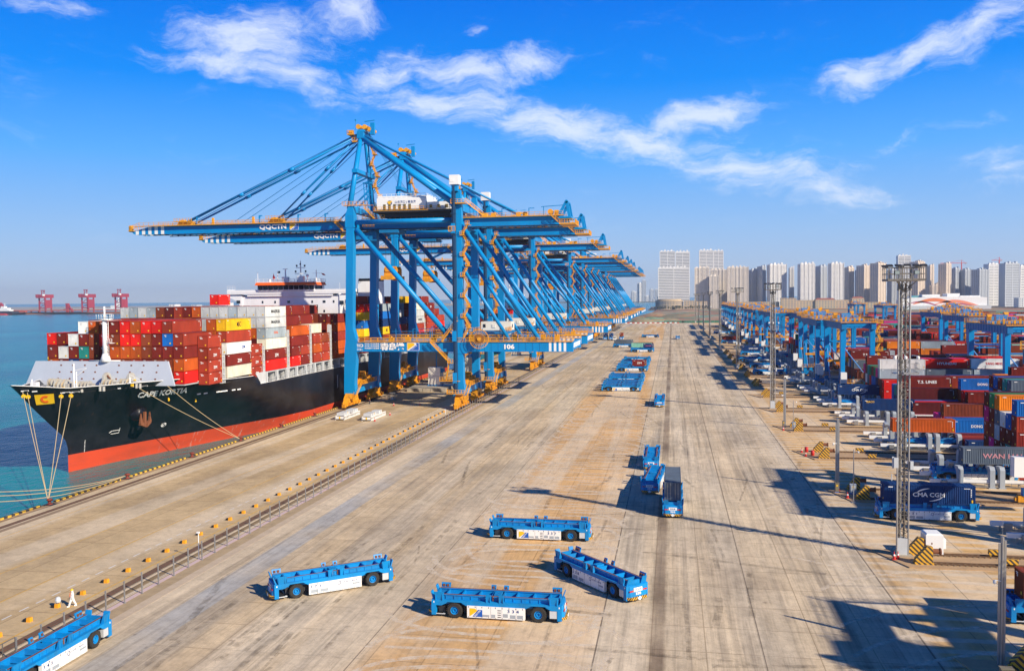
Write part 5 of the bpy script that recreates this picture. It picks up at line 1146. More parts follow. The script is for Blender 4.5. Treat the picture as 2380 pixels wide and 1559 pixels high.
# accommodation block and bridge
SUP = mat('superstructure_white', (.84,.85,.86), .45, dirt=.16, scale=.3, dcol=(.50,.40,.30))
ac = thing('superstructure', None, None); ac.parent = ship
mb = MB(); mb.box(-136.5,-103.4,264.8,274.6,11,33.2); mb.box(-134.5,-105.5,264.2,274.8,33.2,34.3); mb.box(-131.8,-110.3,264.4,273.5,34.3,34.9)
mb.prism([(-103.4,27.6),(-103.4,33.6),(-98.7,34.2),(-98.7,33.2),(-101.6,31.8),(-102.9,30.0)], 'y', 264.5, 268.5); mb.prism([(-136.5,27.6),(-137.0,30.0),(-138.4,31.8),(-141.4,33.2),(-141.4,34.2),(-136.5,33.6)], 'y', 264.5, 268.5)
mb.box(-141.4,-98.7,264.0,268.8,33.9,34.4); mb.box(-141.4,-98.7,263.95,264.15,34.3,35.3); mb.box(-99,-98.7,264,268.8,34.3,35.3); mb.box(-141.4,-141.1,264,268.8,34.3,35.3)
mb.box(-136.5,-103.4,264.6,264.9,18,18.3)
mb.box(-113,-107,274.7,281,11,30); mb.build('accommodation_walls', SUP, ac)
mb = MB()
for r_, z in enumerate((22, 25, 28, 31)):
    for i, x in enumerate((-133.5,-129.5,-125.2,-120.6,-116.4,-112.6,-108.6,-105.4)):
        if (i*3+r_) % 4 != 3: w = .5 if (i+r_) % 3 else .9; mb.box(x-w/2, x+w/2, 264.72, 264.85, z, z+.75)
mb.box(-103.3,-102.0,264.4,264.55,30.4,31.6); mb.box(-138.4,-137.1,264.4,264.55,31.0,32.0)
mb.build_each('cabin_window', GLASS, ac)
mb = MB(); mb.box(-130.6,-111.4,263.6,272,34.9,36.9); mb.build('wheelhouse', SUP, ac)
mb = MB()
for i in range(11): x = -130.2+i*1.74; mb.hexa([(x,263.3,35.3),(x+1.4,263.3,35.3),(x+1.4,263.55,35.3),(x,263.55,35.3)], [(x,263.0,36.6),(x+1.4,263.0,36.6),(x+1.4,263.55,36.6),(x,263.55,36.6)])
mb.box(-111.35,-111.3,264.5,270,35.4,36.5); mb.build_each('wheelhouse_window', GLASS, ac)
mb = MB(); mb.hexa([(-131.2,262.8,36.7),(-110.8,262.8,36.7),(-110.8,272.4,36.7),(-131.2,272.4,36.7)], [(-130.8,263.1,37.6),(-111.2,263.1,37.6),(-111.2,272,37.6),(-130.8,272,37.6)]); mb.build('wheelhouse_roof', ORANGE, ac)
mb = MB(); mb.rail((-131,263.2,37.6),(-111,263.2,37.6),1.1,1.3,.07); mb.rail((-131,272,37.6),(-111,272,37.6),1.1,1.3,.07); mb.rail((-111,263.2,37.6),(-111,272,37.6),1.1,1.3,.07)
mb.tube((-117.3,267,37.6),(-117.3,267,44.5),.3,8,r2=.15); mb.box(-118.8,-115.8,266.7,267.3,42.2,42.4); mb.box(-119.2,-115.4,266.8,267.2,40.3,40.5); mb.box(-118.4,-116.2,266.4,267.6,37.6,39.6)
mb.tube((-122.5,267,37.6),(-122.5,267,41.8),.35,8,r2=.2); mb.box(-123.6,-121.4,266.5,267.5,37.6,39.4); mb.box(-123.4,-121.8,266.8,267.2,41.8,42.0)
mb.tube((-125.2,267,37.6),(-125.2,267,41.3),.12,6); mb.tube((-112.0,267,37.6),(-112.0,267,41.5),.14,6); mb.box(-113.2,-110.6,266.9,267.1,40.4,40.5); mb.tube((-131.6,266,34.9),(-131.6,266,41.0),.08,6); mb.tube((-127.4,266,37.6),(-127.4,266,38.6),.5,10,r2=.3); mb.tube((-114.6,266,37.6),(-114.6,266,39.4),.1,6); mb.lathe((-114.6,266,39.7),[(0,-.5),(.45,-.25),(.5,0),(.4,.3),(0,.5)],10)
mb.rail((-141.3,264.1,35.3),(-138.6,264.1,35.3),1.3,.9,.06); mb.tube((-103.8,266,34.3),(-103.8,266,37.4),.05,6)
mb.build_each('antenna_mast', SUP, ac)
mb = MB(); mb.add([(-126.6,267,40.4),(-126.0,267,39.0),(-126.9,267.1,38.6),(-127.0,267.1,39.4)], [(0,1,2,3)]); mb.add([(-110.4,267,40.5),(-109.8,267,39.8),(-108.9,267.2,39.7),(-109.4,267.1,40.3)], [(0,1,2,3)]); mb.tube((-126.6,267,37.6),(-126.6,267,40.6),.05,5); mb.build_each('red_flag', RED, ac)
mb = MB(); mb.tube((-117.3,266.6,43.4),(-117.3,266.9,43.4),.25,8); mb.box(-124.9,-124.4,266.8,267.2,40.6,41.3)
for x, z in ((-119,40.8),(-115.6,40.8),(-118.6,42.6),(-115.9,42.6)): mb.box(x-.2,x+.2,266.8,267.2,z,z+.6)
mb.build_each('lamp', DARK, ac)
mb = MB(); mb.prism([(-114.8,14),(-106.2,14),(-106.2,38.6),(-113.4,38.6)], 'y', 309, 317); mb.build('funnel', SUP, ship)
mb = MB(); mb.prism([(-113.4,38.6),(-106.2,38.6),(-106.3,39.6),(-113.2,39.6)], 'y', 309, 317); mb.build('funnel_cap', BLACK, ship)

# ------------------------------------------------------------------ container slots: ship
CAND = []
ORD = ['', 'first', 'second', 'third', 'fourth', 'fifth', 'sixth', 'seventh', 'eighth', 'ninth', 'tenth', 'eleventh', 'twelfth', 'thirteenth', 'fourteenth', 'fifteenth', 'sixteenth', 'seventeenth', 'eighteenth', 'nineteenth', 'twentieth']
for _t, _q in (('twenty', 'thirtieth'), ('thirty', 'fortieth'), ('forty', 'fiftieth')): ORD += [_t+'-'+o_ for o_ in ORD[1:10]]+[_q]
RS = random.Random(21)
SHIPCOL = ['brick red']*7+['maroon']*5+['brown']*5+['rust orange']*8+['bright red']*2+['dark maroon']*2+['navy']
SHIPAFT = ['maroon']*7+['brick red']*4+['brown']*3+['yellow', 'yellow', 'blue', 'navy', 'navy', 'pale grey', 'grey', 'teal', 'rust orange', 'white', 'bright red']
def slot(bay, bname, k, y0, tier, colour, Ln=L40, yo=0, zb=14.2, **kw):
    CAND.append(dict(x=-99.9-2.5*k-1.2, y=y0+yo+Ln/2, z=zb+(tier-1)*CH, L=Ln, rz=PI/2, colour=colour, ship=True,
        label=kw.pop('label', None) or f"{colour} container, {ORD[tier]} tier, {ORD[k+1]} row from the quay, {bname} bay of the ship", **kw))
def bay(i, bname, y0, rows, spec={}, pal=SHIPCOL):
    for k, n in enumerate(rows):
        for t_ in range(1, n+1):
            if (k, t_) in spec:
                sp_ = spec[(k, t_)]
                if sp_ is None: continue
                if isinstance(sp_, str): slot(i, bname, k, y0, t_, sp_)
                elif isinstance(sp_, list):
                    for q, e in enumerate(sp_):
                        if e: slot(i, bname, k, y0, t_, e[0], L20, q*6.08, label=f"short {e[0]} container, {'fore' if q == 0 else 'aft'} half, {ORD[t_]} tier, {bname} bay", **(e[1] if len(e) > 1 else {}))
                else: slot(i, bname, k, y0, t_, sp_[0], **sp_[1])
            else: slot(i, bname, k, y0, t_, RS.choice(pal))
Z_ = dict(text='ZIM', tsize=.8, twidth=2.0, tz=1.0); Z2 = dict(text='ZIM', tsize=.6, twidth=1.5, tz=1.0)
NB = ['bow-most', 'second', 'third', 'fourth', 'fifth', 'sixth', 'seventh', 'eighth', 'ninth', 'tenth', 'eleventh', 'aftmost']
c1_ = {(1,1):('bright red', dict(end_text='tex')), (1,2):'rust orange', (1,3):'maroon', (1,4):('brick red', dict(end_text='tex')), (2,5):('brick red', dict(end_text=None)), (3,5):'bright red', (4,5):'bright red', (5,5):'rust orange', (6,5):'bright red', (7,5):('maroon', dict(end_text='tex')), (2,4):'blue', (3,4):'maroon', (5,4):'bright red', (8,5):'brown', (9,5):'rust orange',
  (2,3):'maroon', (3,3):'maroon', (4,3):'brown', (5,3):'rust orange', (6,3):'rust orange', (7,3):'rust orange', (8,3):'maroon', (10,3):'teal', (11,3):'maroon', (10,4):'maroon', (10,5):'white', (11,1):'brown', (9,3):'brown', (9,2):'maroon', (11,4):'white', (12,3):'white', (9,4):'brown', (13,3):'maroon', (13,2):'rust orange', (12,2):'maroon', (14,2):'yellow', (15,2):'yellow', (14,3):('maroon', dict(end_text='6')), (15,3):'bright red', (14,4):('maroon', dict(end_text='6')), (15,4):'bright red'}
bay(1, NB[0], 172, [0,4,5,5,5,5,5,5,5,5,5,4,3,3,0,0], c1_)
for k in (14, 15):
    for t_, c_ in ((1,'yellow'),(2,'yellow' if k == 15 else 'maroon'),(3,'maroon'),(4,'bright red' if k == 15 else 'maroon')): slot(1, NB[0], k, 172, t_, c_, L20, 6.08, label=f"short {c_} container, {ORD[t_]} tier, {ORD[k+1]} row, far side of the bow-most bay")
for t_, c_ in ((1,'maroon'),(2,'maroon'),(3,'maroon'),(4,'maroon')): slot(1, NB[0], 0, 172, t_, 'brick red', L20, 5.6, zb=13.5, label=f"short brick red container, {ORD[t_]} tier of the outer quay-side stack in the bow-most bay", end_text='ZIM' if t_ < 4 else 'tex', **({} if t_ == 4 else Z2))
bay(2, NB[1], 185.8, [5]*14+[4,4], {(0,1):'cream', (0,2):('maroon', Z_), (0,3):('white', dict(text='ZIM', tsize=.7, twidth=1.8, tcol=LOGOBLUE, tx=2)), (0,4):('brick red', dict(end_text='tex')), (0,5):('yellow', dict(text='MSC', tsize=1.1, twidth=1.9, tcol=BLACK)), (1,5):'rust orange', (2,5):'pale grey', (1,4):'rust orange'})
for t_ in (1,2,3): slot(2, NB[1], 0, 197.6, t_, 'brick red', L20, 0, zb=13.2, label=f"short brick red container with white letters, {ORD[t_]} tier, between second and third bays", end_text='ZIM', **Z2)
b3 = {(0,1):'bright red', (0,2):('maroon', Z_), (0,3):'cream', (0,4):('grey', dict(text='DAL', tsize=.6, twidth=2.4, tcol=ORANGE)), (0,5):('pale grey', dict(text='MAERSK', tsize=.8, twidth=5.2, tcol=BLACK)), (0,6):('pale grey', dict(text='MAERSK', tsize=.8, twidth=5.2, tcol=BLACK))}
for k in range(1, 7): b3[(k, 6)] = 'pale grey' if k != 3 else 'grey'; b3[(k, 5)] = 'pale grey'
for k in range(7, 12): b3[(k, 6)] = ['rust orange', 'maroon', 'brick red', 'dark maroon', 'brown'][k-7]
for k in range(12, 16): b3[(k, 6)] = 'pale grey' if k % 2 else 'grey'
bay(3, NB[2], 205.5, [6]*16, b3)
slot(3, NB[2], 5, 205.5, 7, 'bright red', L20, 0, zb=14.6, label='single bright red short container on top of the pale grey row on the ship')
bay(4, NB[3], 220.5, [4,5,6,5,6,6,5,6,6,6,5,6,6,6,6,6], {(0,1):[('bright red',),('maroon',)], (0,2):[('maroon',),('brick red',)], (0,3):'maroon', (0,4):'rust orange', (1,5):'maroon', (2,6):('maroon', Z_)})
bay(5, NB[4], 235.2, [3,4,5,6,6,5,5,6,6,5,6,6,6,6,6,6], {(0,1):[('brick red',),('brick red',)], (0,2):[('rust orange',),('brick red',)], (0,3):[('brick red',),('brown',)], (1,4):'cream', (2,5):'maroon', (3,6):'maroon'})
bay(6, NB[5], 250.8, [5,5,5,5,6,6,5,5,5,5,5,5,5,5,5,5], {(0,1):'rust orange', (0,2):'rust orange', (0,3):'brick red', (0,4):'rust orange', (0,5):'maroon', (1,5):'dark maroon'})
bay(7, NB[6], 276.7, [6,7,7,6,7,7,6,7,7,7,6,7,7,7,7,7], {(0,1):'maroon', (0,2):'brown', (0,3):'yellow', (0,4):'blue', (0,5):('yellow', {}), (0,6):'bright red', (1,3):'yellow', (1,4):'blue', (1,5):'yellow'}, SHIPAFT)
bay(8, NB[7], 294.7, [6,6,7,7,7,6,7,7,7,7,7,7,7,7,7,7], {(0,1):'brown', (0,2):'brick red', (0,3):('yellow', dict(text='MSC', tsize=1.1, twidth=1.9, tcol=BLACK)), (0,4):'navy', (0,5):('blue', {}), (0,6):'grey'}, SHIPAFT)
bay(9, NB[8], 321.5, [0,4,6,6,6,6,7,7,7,7,7,7,7,7,7,7], {(1,4):'navy', (2,6):'navy', (2,5):'white', (2,4):'navy'}, SHIPAFT)
bay(10, NB[9], 337, [6,6,7,7,7,7,6,7,7,7,7,7,7,7,7,7], {(0,2):'bright red', (0,3):'brick red', (0,4):('pale grey', dict(text='MAERSK', tsize=.8, twidth=5.2, tcol=BLACK)), (0,5):'pale grey', (0,6):'cream'}, SHIPAFT)
bay(11, NB[10], 353, [6,7,7,6,7,7,6,7,7,7,7,7,7,7,7,7], {(0,6):('maroon', Z_), (0,5):('maroon', Z_), (0,4):'brick red', (0,3):'brick red', (0,2):'rust orange'}, SHIPAFT)
bay(12, NB[11], 369.5, [4,5,5,6,6,6,6,6,5,5,5,5,5,5,5,5], {}, SHIPAFT)
# ------------------------------------------------------------------ yard: blocks, racks, rails
RL = [111.2+35.3*k for k in range(-2, 26)]      # mid-lines of the paired crane tracks
YARDCOL = ['maroon']*12+['dark maroon']*4+['brown']*7+['brick red']*8+['navy']*7+['blue']*5+['bright red']*6+['white']*3+['pale grey']+['magenta']*3+['teal']*2+['pale green', 'green', 'orange', 'tan', 'slate', 'slate', 'grey']
YT = {'navy': [('CMA CGM', 4.2, .7, None), ('WAN HAI', 4.6, .7, None), ('SINOTRANS', 4.8, .55, None), ('CMA CGM', 4.2, .7, None)], 'magenta': [('ONE', 4.2, 1.2, None)], 'green': [('EVERGREEN', 6.2, .75, None)], 'bright red': [('HYUNDAI', 5.0, .7, None), ('T.S. LINES', 4.0, .6, None)], 'brick red': [('HYUNDAI', 5.0, .7, None)],
 'maroon': [('T.S. LINES', 4.6, .75, None), None, None], 'white': [('YANG MING', 4.6, .7, RED), ('WAN HAI', 4.4, .6, NAVY)], 'pale grey': [('MAERSK', 4.8, .75, BLACK)], 'blue': [('COSCO', 3.4, .8, None), ('DONG FANG', 4.4, .6, None)], 'orange': [('HAPAG-LLOYD', 5.4, .6, NAVY)]}
RY = random.Random(77)
for k in range(1, 25):
    R0 = 111.2+35.3*(k-0); 
    for r in range(10):
        y = R0+5.4+2.72*r; nx = int((.37*y+18-57)/12.35)+1
        for s in range(min(nx, 26)):
            x = 63.4+12.35*s
            if k == 1 and (s > 0 or r < 4): continue
            base = 2+2.2*math.sin(s*.9+k*1.7)+RY.uniform(-.6, .8)
            h_ = max(0, min(5, int(round(2.5+base*.5+RY.uniform(-.9, 1.0)))))
            if k == 2: h_ = {0: [1,1,1,1,2,2,3,2,2,1], 1: [2,1,1,1,3,5,5,5,5,5]}.get(s, [5]*10)[r]
            if k == 3 and s == 0: h_ = [1,1,2,2,2,3,4,4,3,3][r]
            if k == 3 and s == 1: h_ = [2,2,3,3,4,3,2,4,4,3][r]
            if r < 2 and k < 6: h_ = min(h_, 3)
            for t_ in range(1, h_+1):
                c_ = RY.choice(YARDCOL); tx_ = RY.choice(YT[c_]) if c_ in YT and RY.random() < .8 else None
                lb = f"container, {ORD[t_]} tier, {ORD[r+1]} row, {ORD[s+1]} stack, {ORD[k]} yard block"
                if RY.random() < .12:
                    for q in (0, 1): CAND.append(dict(x=x-3.04+q*6.08, y=y, z=.05+(t_-1)*CH, L=L20, rz=0, colour=c_, label=f"short {c_} {lb}, {'left' if q == 0 else 'right'} half"))
                else:
                    e = dict(x=x, y=y, z=.05+(t_-1)*CH, L=L40, rz=0, colour=c_, label=f"{c_} {lb}")
                    if tx_: e.update(text=tx_[0], twidth=tx_[1], tsize=tx_[2], tcol=tx_[3])
                    CAND.append(e)
# ---- choose the 285 containers that show largest: painter's pass over an id buffer
def choose(cands, ntop, W=1024, Hh=670):
    buf = np.full((Hh, W), -1, dtype=np.int32); sc = W/2380
    R_ = np.array(_r); U_ = np.array(_u); Fw = np.array(_fwd); C_ = np.array([0,0,CAMH])
    order = sorted(range(len(cands)), key=lambda i: (-(cands[i]['y']-(cands[i]['L']/2 if cands[i]['rz'] else 1.2))//1.3, -abs(cands[i]['x']), cands[i]['z']))
    for i in order:
        c = cands[i]; hx, hy = (CW/2, c['L']/2) if c['rz'] else (c['L']/2, CW/2)
        x0, x1, y0, y1, z0, z1 = c['x']-hx, c['x']+hx, c['y']-hy, c['y']+hy, c['z'], c['z']+CH
        xs = x1 if c['x'] < 0 else x0
        for q in ([(xs,y0,z0),(xs,y1,z0),(xs,y1,z1),(xs,y0,z1)], [(x0,y0,z0),(x1,y0,z0),(x1,y0,z1),(x0,y0,z1)], [(x0,y0,z1),(x1,y0,z1),(x1,y1,z1),(x0,y1,z1)]):
            P = np.array(q)-C_; z = P@Fw; X = (1190+F*(P@R_)/z)*sc; Y = (779.5-F*(P@U_)/z)*sc
            ax, bx, ay, by = int(max(0, X.min())), int(min(W-1, X.max()))+1, int(max(0, Y.min())), int(min(Hh-1, Y.max()))+1
            if ax >= bx or ay >= by: continue
            gx, gy = np.meshgrid(np.arange(ax, bx)+.5, np.arange(ay, by)+.5); a = None; pos = np.ones(gx.shape, bool); neg = np.ones(gx.shape, bool)
            for j in range(4):
                k_ = (j+1) % 4; cr_ = (X[k_]-X[j])*(gy-Y[j])-(Y[k_]-Y[j])*(gx-X[j]); pos &= cr_ >= 0; neg &= cr_ <= 0
            buf[ay:by, ax:bx][pos | neg] = i
    cnt = np.bincount(buf[buf >= 0].ravel(), minlength=len(cands)); return cnt
cnt = choose(CAND, 285)
top = [i for i in np.argsort(-cnt)[:282] if cnt[i] > 0]; topset = set(int(i) for i in top)
WHL = LETTER
mbS = MB(); cols = []; nvis = 0
def sbox(c):
    hx, hy = (CW/2, c['L']/2) if c['rz'] else (c['L']/2, CW/2); n0 = len(mbS.f)
    mbS.box(c['x']-hx, c['x']+hx, c['y']-hy, c['y']+hy, c['z']+.02, c['z']+CH-.04)
    col = jit(PAL[c['colour']], RC); cols.extend([(*col, 1)]*6)
for i, c in enumerate(CAND):
    if i in topset:
        container(c['x'], c['y'], c['z'], c['L'], c['rz'], c['colour'], c['label'], c.get('text') if cnt[i] > 25 else None, (-1,), c.get('tsize', .9), c.get('twidth'), c.get('tcol'), c.get('tx', 0), doors=cnt[i] > 120 and not c.get('ship'), end_text=c.get('end_text'), bars=cnt[i] > 200, tz=c.get('tz'))
    else:
        if c.get('ship') or cnt[i] > 0 or c['z'] < 11: sbox(c)
me = mbS.mesh('containers', CONTS); at = me.color_attributes.new('paint', 'FLOAT_COLOR', 'CORNER')
at.data.foreach_set('color', np.repeat(np.array(cols, dtype=np.float32), 4, axis=0).ravel())
tag(link('containers', me), 'far and half-hidden shipping containers stacked across the yard and deep in the ship', 'containers', kind='stuff')

# ---- crane tracks, kerbs, buffer stops at the head of each pair
RAILM = mat('track_rust', (.13,.07,.035), .8, dirt=.6, scale=1); SLEEP = mat('sleeper_concrete', (.33,.24,.14), .9, dirt=.7, scale=1)
def spread(k): return 1.9 if k == 2 else 3.5
for k, R0 in enumerate(RL[:14]):
    if k < 1: continue
    sp_ = spread(k); xe = 30+.45*R0+70
    mb = MB(); mb.prism([(27.0, R0-sp_-1.6), (xe, R0-sp_-1.6), (xe, R0+sp_+1.6), (24.0, R0+sp_+1.6)], 'z', -.02, .14); struct(mb.build('track_bed', mat('track_bed_concrete', (.47,.31,.17), .9, dirt=.5, scale=.7)))
    mb = MB()
    for q in (-sp_, sp_):
        for dy in (-.32, .32): mb.box(30, xe, R0+q+dy-.06, R0+q+dy+.06, .14, .32)
        n = int((min(xe, 30+.45*R0)-30)/.65)
        for i in range(n): mb.box(30.2+i*.65, 30.45+i*.65, R0+q-.6, R0+q+.6, .141, .20, 1)
    struct(mb.build('crane_track', [RAILM, SLEEP]))
def buffer(x, y, label):
    t = thing('buffer_stop', label, 'buffer stop', (x, y, .14), 0, 'striped buffer stops at the track ends')
    mb = MB(); mb.prism([(-.8,0),(1.1,0),(1.1,2.05),(.5,2.15),(-.8,.6)], 'y', -.35, .35); mb.box(-.9,1.2,-.45,.45,0,.25); mb.build('wedge', HAZ, t)
    mb = MB(); mb.tube((1.1,0,1.5),(1.9,0,1.5),.32,12); mb.tube((1.9,0,1.5),(2.05,0,1.5),.42,12); mb.build('buffer', ORANGE if 0 else RUST, t)
BL = ['behind-camera', 'next to the short pole at the lower right corner', 'beside the tall light mast', 'below the pair of poles', 'with red drums beside it', 'right of the second pair of poles', 'by the second light mast', 'sixth pair up the yard', 'seventh pair up the yard', 'eighth pair up the yard', 'ninth pair up the yard', 'tenth pair up the yard', 'eleventh pair up the yard', 'twelfth pair up the yard']
for k, R0 in enumerate(RL[:14]):
    if k < 1: continue
    for nm, q in (('near', -1), ('far', 1)): buffer(28.8, R0+q*spread(k), f"yellow and black {nm} buffer stop, {BL[k]}")
def cone(x, y, label):
    t = thing('traffic_cone', label, 'cone', (x, y, .14), 0, 'red and white traffic cones')
    mb = MB(); mb.tube((0,0,.05),(0,0,.45),.2,12,r2=.13); mb.box(-.26,.26,-.26,.26,0,.05); mb.tube((0,0,.62),(0,0,.95),.085,12,r2=.03); mb.build('cone_body', RED, t)
    mb = MB(); mb.tube((0,0,.44),(0,0,.63),.135,12,r2=.09); mb.build('white_band', WHITE, t)
for i, (x, y, l) in enumerate([(26.0,110.6,'left cone of the pair at the foot of the tall mast'),(26.5,110.9,'right cone of the pair at the foot of the tall mast'),(26.9,76.3,'cone beside the short pole at the lower right corner'),(29.6,75.2,'cone between cabinets at the lower right corner'),
   (26.8,143.4,'cone under the two poles, near one'),(26.4,148.8,'cone under the two poles, by the taller pole'),(25.8,180.2,'cone in front of the red drums'),(25.6,184.3,'cone behind the red drums'),(25.6,214.2,'cone by the second pair of poles')]): cone(x, y, 'red and white '+l)
def drum(x, y, l):
    mb = MB(); mb.lathe((0,0,0), [(0,0),(.33,0),(.36,.05),(.36,.45),(.38,.5),(.36,.55),(.36,.95),(.33,1.0),(0,1.0)], 16); o = mb.build('fire_drum', RED, None, True); o.location = (x, y, .14); tag(o, l, 'drum', 'red drums by the tracks')
drum(27.2, 181.0, 'nearer red drum beside the striped stop'); drum(26.6, 184.9, 'farther red drum behind the first, beside the striped stop')
def cabinet(x, y, w, d, h_, m_, l, nm='control_cabinet'):
    t = thing(nm, l, 'cabinet', (x, y, .14)); mb = MB(); mb.box(-w/2,w/2,-d/2,d/2,.12,h_); mb.box(-w/2-.05,w/2+.05,-d/2-.05,d/2+.05,h_,h_+.06); mb.build('housing', m_, t)
    mb = MB(); mb.box(-w/2+.06,w/2-.06,-d/2-.03,-d/2,.25,h_-.12); mb.build('door', m_, t); mb = MB(); mb.box(-w/2,w/2,-d/2,d/2,0,.12); mb.build('plinth', LOGOBLUE, t); mb = MB(); mb.box(-.13,.13,-d/2-.045,-d/2-.03,h_-.5,h_-.25); mb.build('warning_plate', LOGOYEL, t)
OLIVE = mat('cabinet_olive', (.20,.17,.11), .6, dirt=.3)
cabinet(26.0,74.6,.9,.6,1.9,OLIVE,'olive control cabinet left of the short pole at the lower right'); cabinet(30.3,72.9,1.5,.8,1.7,GREY,'grey cabinet right of the short pole at the lower right')
cabinet(25.9,147.4,.6,.5,1.5,OLIVE,'olive cabinet left of the two poles'); cabinet(28.2,146.6,.9,.7,1.5,GREY,'grey cabinet between the two poles and the striped stop'); cabinet(26.3,219.4,.6,.5,1.5,OLIVE,'olive cabinet left of the second pair of poles'); cabinet(28.5,218.3,.8,.6,1.4,GREY,'grey cabinet right of the second pair of poles')
t = thing('white_cabinet', 'white sheet-metal box behind the striped stop at the tall mast', 'cabinet', (31.2, 114.0, .14)); mb = MB(); mb.box(-1.1,.9,-1.3,1.1,.2,2.5); mb.hexa([(-1.1,-1.3,2.5),(.9,-1.3,2.5),(.9,1.1,2.5),(-1.1,1.1,2.5)],[(-.9,-1.1,2.65),(.7,-1.1,2.65),(.7,.9,2.65),(-.9,.9,2.65)]); mb.build('housing', WHITE, t)
mb = MB(); mb.box(.9,1.3,-.9,.5,.8,2.0); mb.build('side_box', WHITE, t); mb = MB(); mb.box(-1.12,-1.1,-.9,.7,.5,2.2); mb.build('door', LGREY, t)
def marker(x, y, l):
    mb = MB(); mb.box(-.75,.75,-.25,.25,.35,.95); mb.box(-.6,-.5,-.2,.2,0,.35); mb.box(.5,.6,-.2,.2,0,.35); o = mb.build('track_marker', HAZ); o.location = (x, y, .14); tag(o, l, 'marker', 'striped marker boards over the rails')
for i, (k, x, q, l) in enumerate([(2,38.0,1,'behind the short pole, far rail'),(2,38.4,-1,'behind the short pole, near rail'),(4,36.9,1,'beyond the drums, far rail'),(4,37.8,-1,'beyond the drums, near rail'),(5,36.0,1,'right of the second poles, far rail'),(5,36.6,-1,'right of the second poles, near rail'),(6,35.0,1,'right of the second mast'),(7,34.2,1,'farther up the yard')]): marker(x, RL[k]+q*spread(k), 'yellow and black striped board on the track, '+l)

# ---- transfer racks: white guide beams with grey C-shaped brackets
def make_rack():
    t = thing('transfer_rack', 'x', 'rack', (0,0,0), 0, 'container transfer racks')
    for y in (0, 6.0):
        mb = MB(); mb.box(0, 15.5, y-.28, y+.28, .75, 1.35); gb = mb.build('guide_beam', WHITE, t)
        mb = MB(); [mb.box(x-.08, x+.08, y-.2, y+.2, 0, .75) for x in (1.2, 4.0, 9.5, 13.5)]; mb.rail((1.5, y-.4, .2), (15, y-.4, .2), .7, 1.4, .06); mb.box(1.6, 2.5, y-.75, y-.3, .3, 1.2); mb.build_each('beam_post', STEEL, t)
        for x in (4.6, 9.4, 10.9, 15.0):
            s_ = 1 if y == 0 else -1; mb = MB(); pr = [(y-s_*.55,0),(y+s_*.55,0),(y+s_*.5,1.6),(y+s_*.75,2.6),(y+s_*1.65,3.1),(y+s_*1.65,3.42),(y-s_*.1,3.5),(y-s_*.55,3.0)]
            mb.prism(pr, 'x', x-.38, x+.38); mb.box(x-.55, x+.55, y-.65, y+.65, .0, .15); bk = mb.build('bracket', GREY, t)
    return t
rack0 = make_rack(); RK = []
names = {1:'below the dark navy lettered container at the right', 2:'under the orange-brown container', 3:'under the blue container behind the tall mast', 4:'under the long navy container, two-word white lettering', 0:'right of carrier 331'}
for k in range(0, 13):
    R0 = 111.2+35.3*k
    for j, dy in enumerate((8.0, 18.5)):
        if k == 0 and j == 0: lb = 'white beam rack in front of carrier 331, at the right edge'
        elif k in names and j == 0: lb = 'white and grey rack '+names[k]
        else: lb = f"white and grey empty rack, {'nearer' if j == 0 else 'farther'} one in yard block {ORD[k+1]} from the bottom"
        x = 41.8
        if k == 0: dy = (9.2, 15.6)[j]
        if k == 0 and j == 1: continue
        RK.append((x, R0+dy, lb))
for i, (x, y, lb) in enumerate(RK):
    if i == 0: rack0.location = (x, y, 0); rack0['label'] = lb
    else: dup(rack0, (x, y, 0), 0, lb)
container(53.5, 157.8, 3.5, L40, 0, 'slate', 'dark navy container with outlined lettering on a rack at the right edge', 'WAN HAI', tsize=.8, twidth=6.0, tcol=mat('mixed_lettering', (.55,.25,.28)))
container(50.6, 192.9, 3.5, L40, 0, 'rust orange', 'orange-brown container half in shade on a rack behind the tall mast', doors=False)
o = container(51.8, 228.2, 3.5, L40, 0, 'navy', 'deep blue container with small yellow letters on a rack behind the tall mast', 'SEACO', tsize=.45, twidth=1.9, tcol=LOGOYEL, tx=-4.2, tz=2.1)
o = container(52.2, 263.5, 3.5, L40, 0, 'navy', 'long navy container with white two-word lettering on a farther rack'); cma(o)

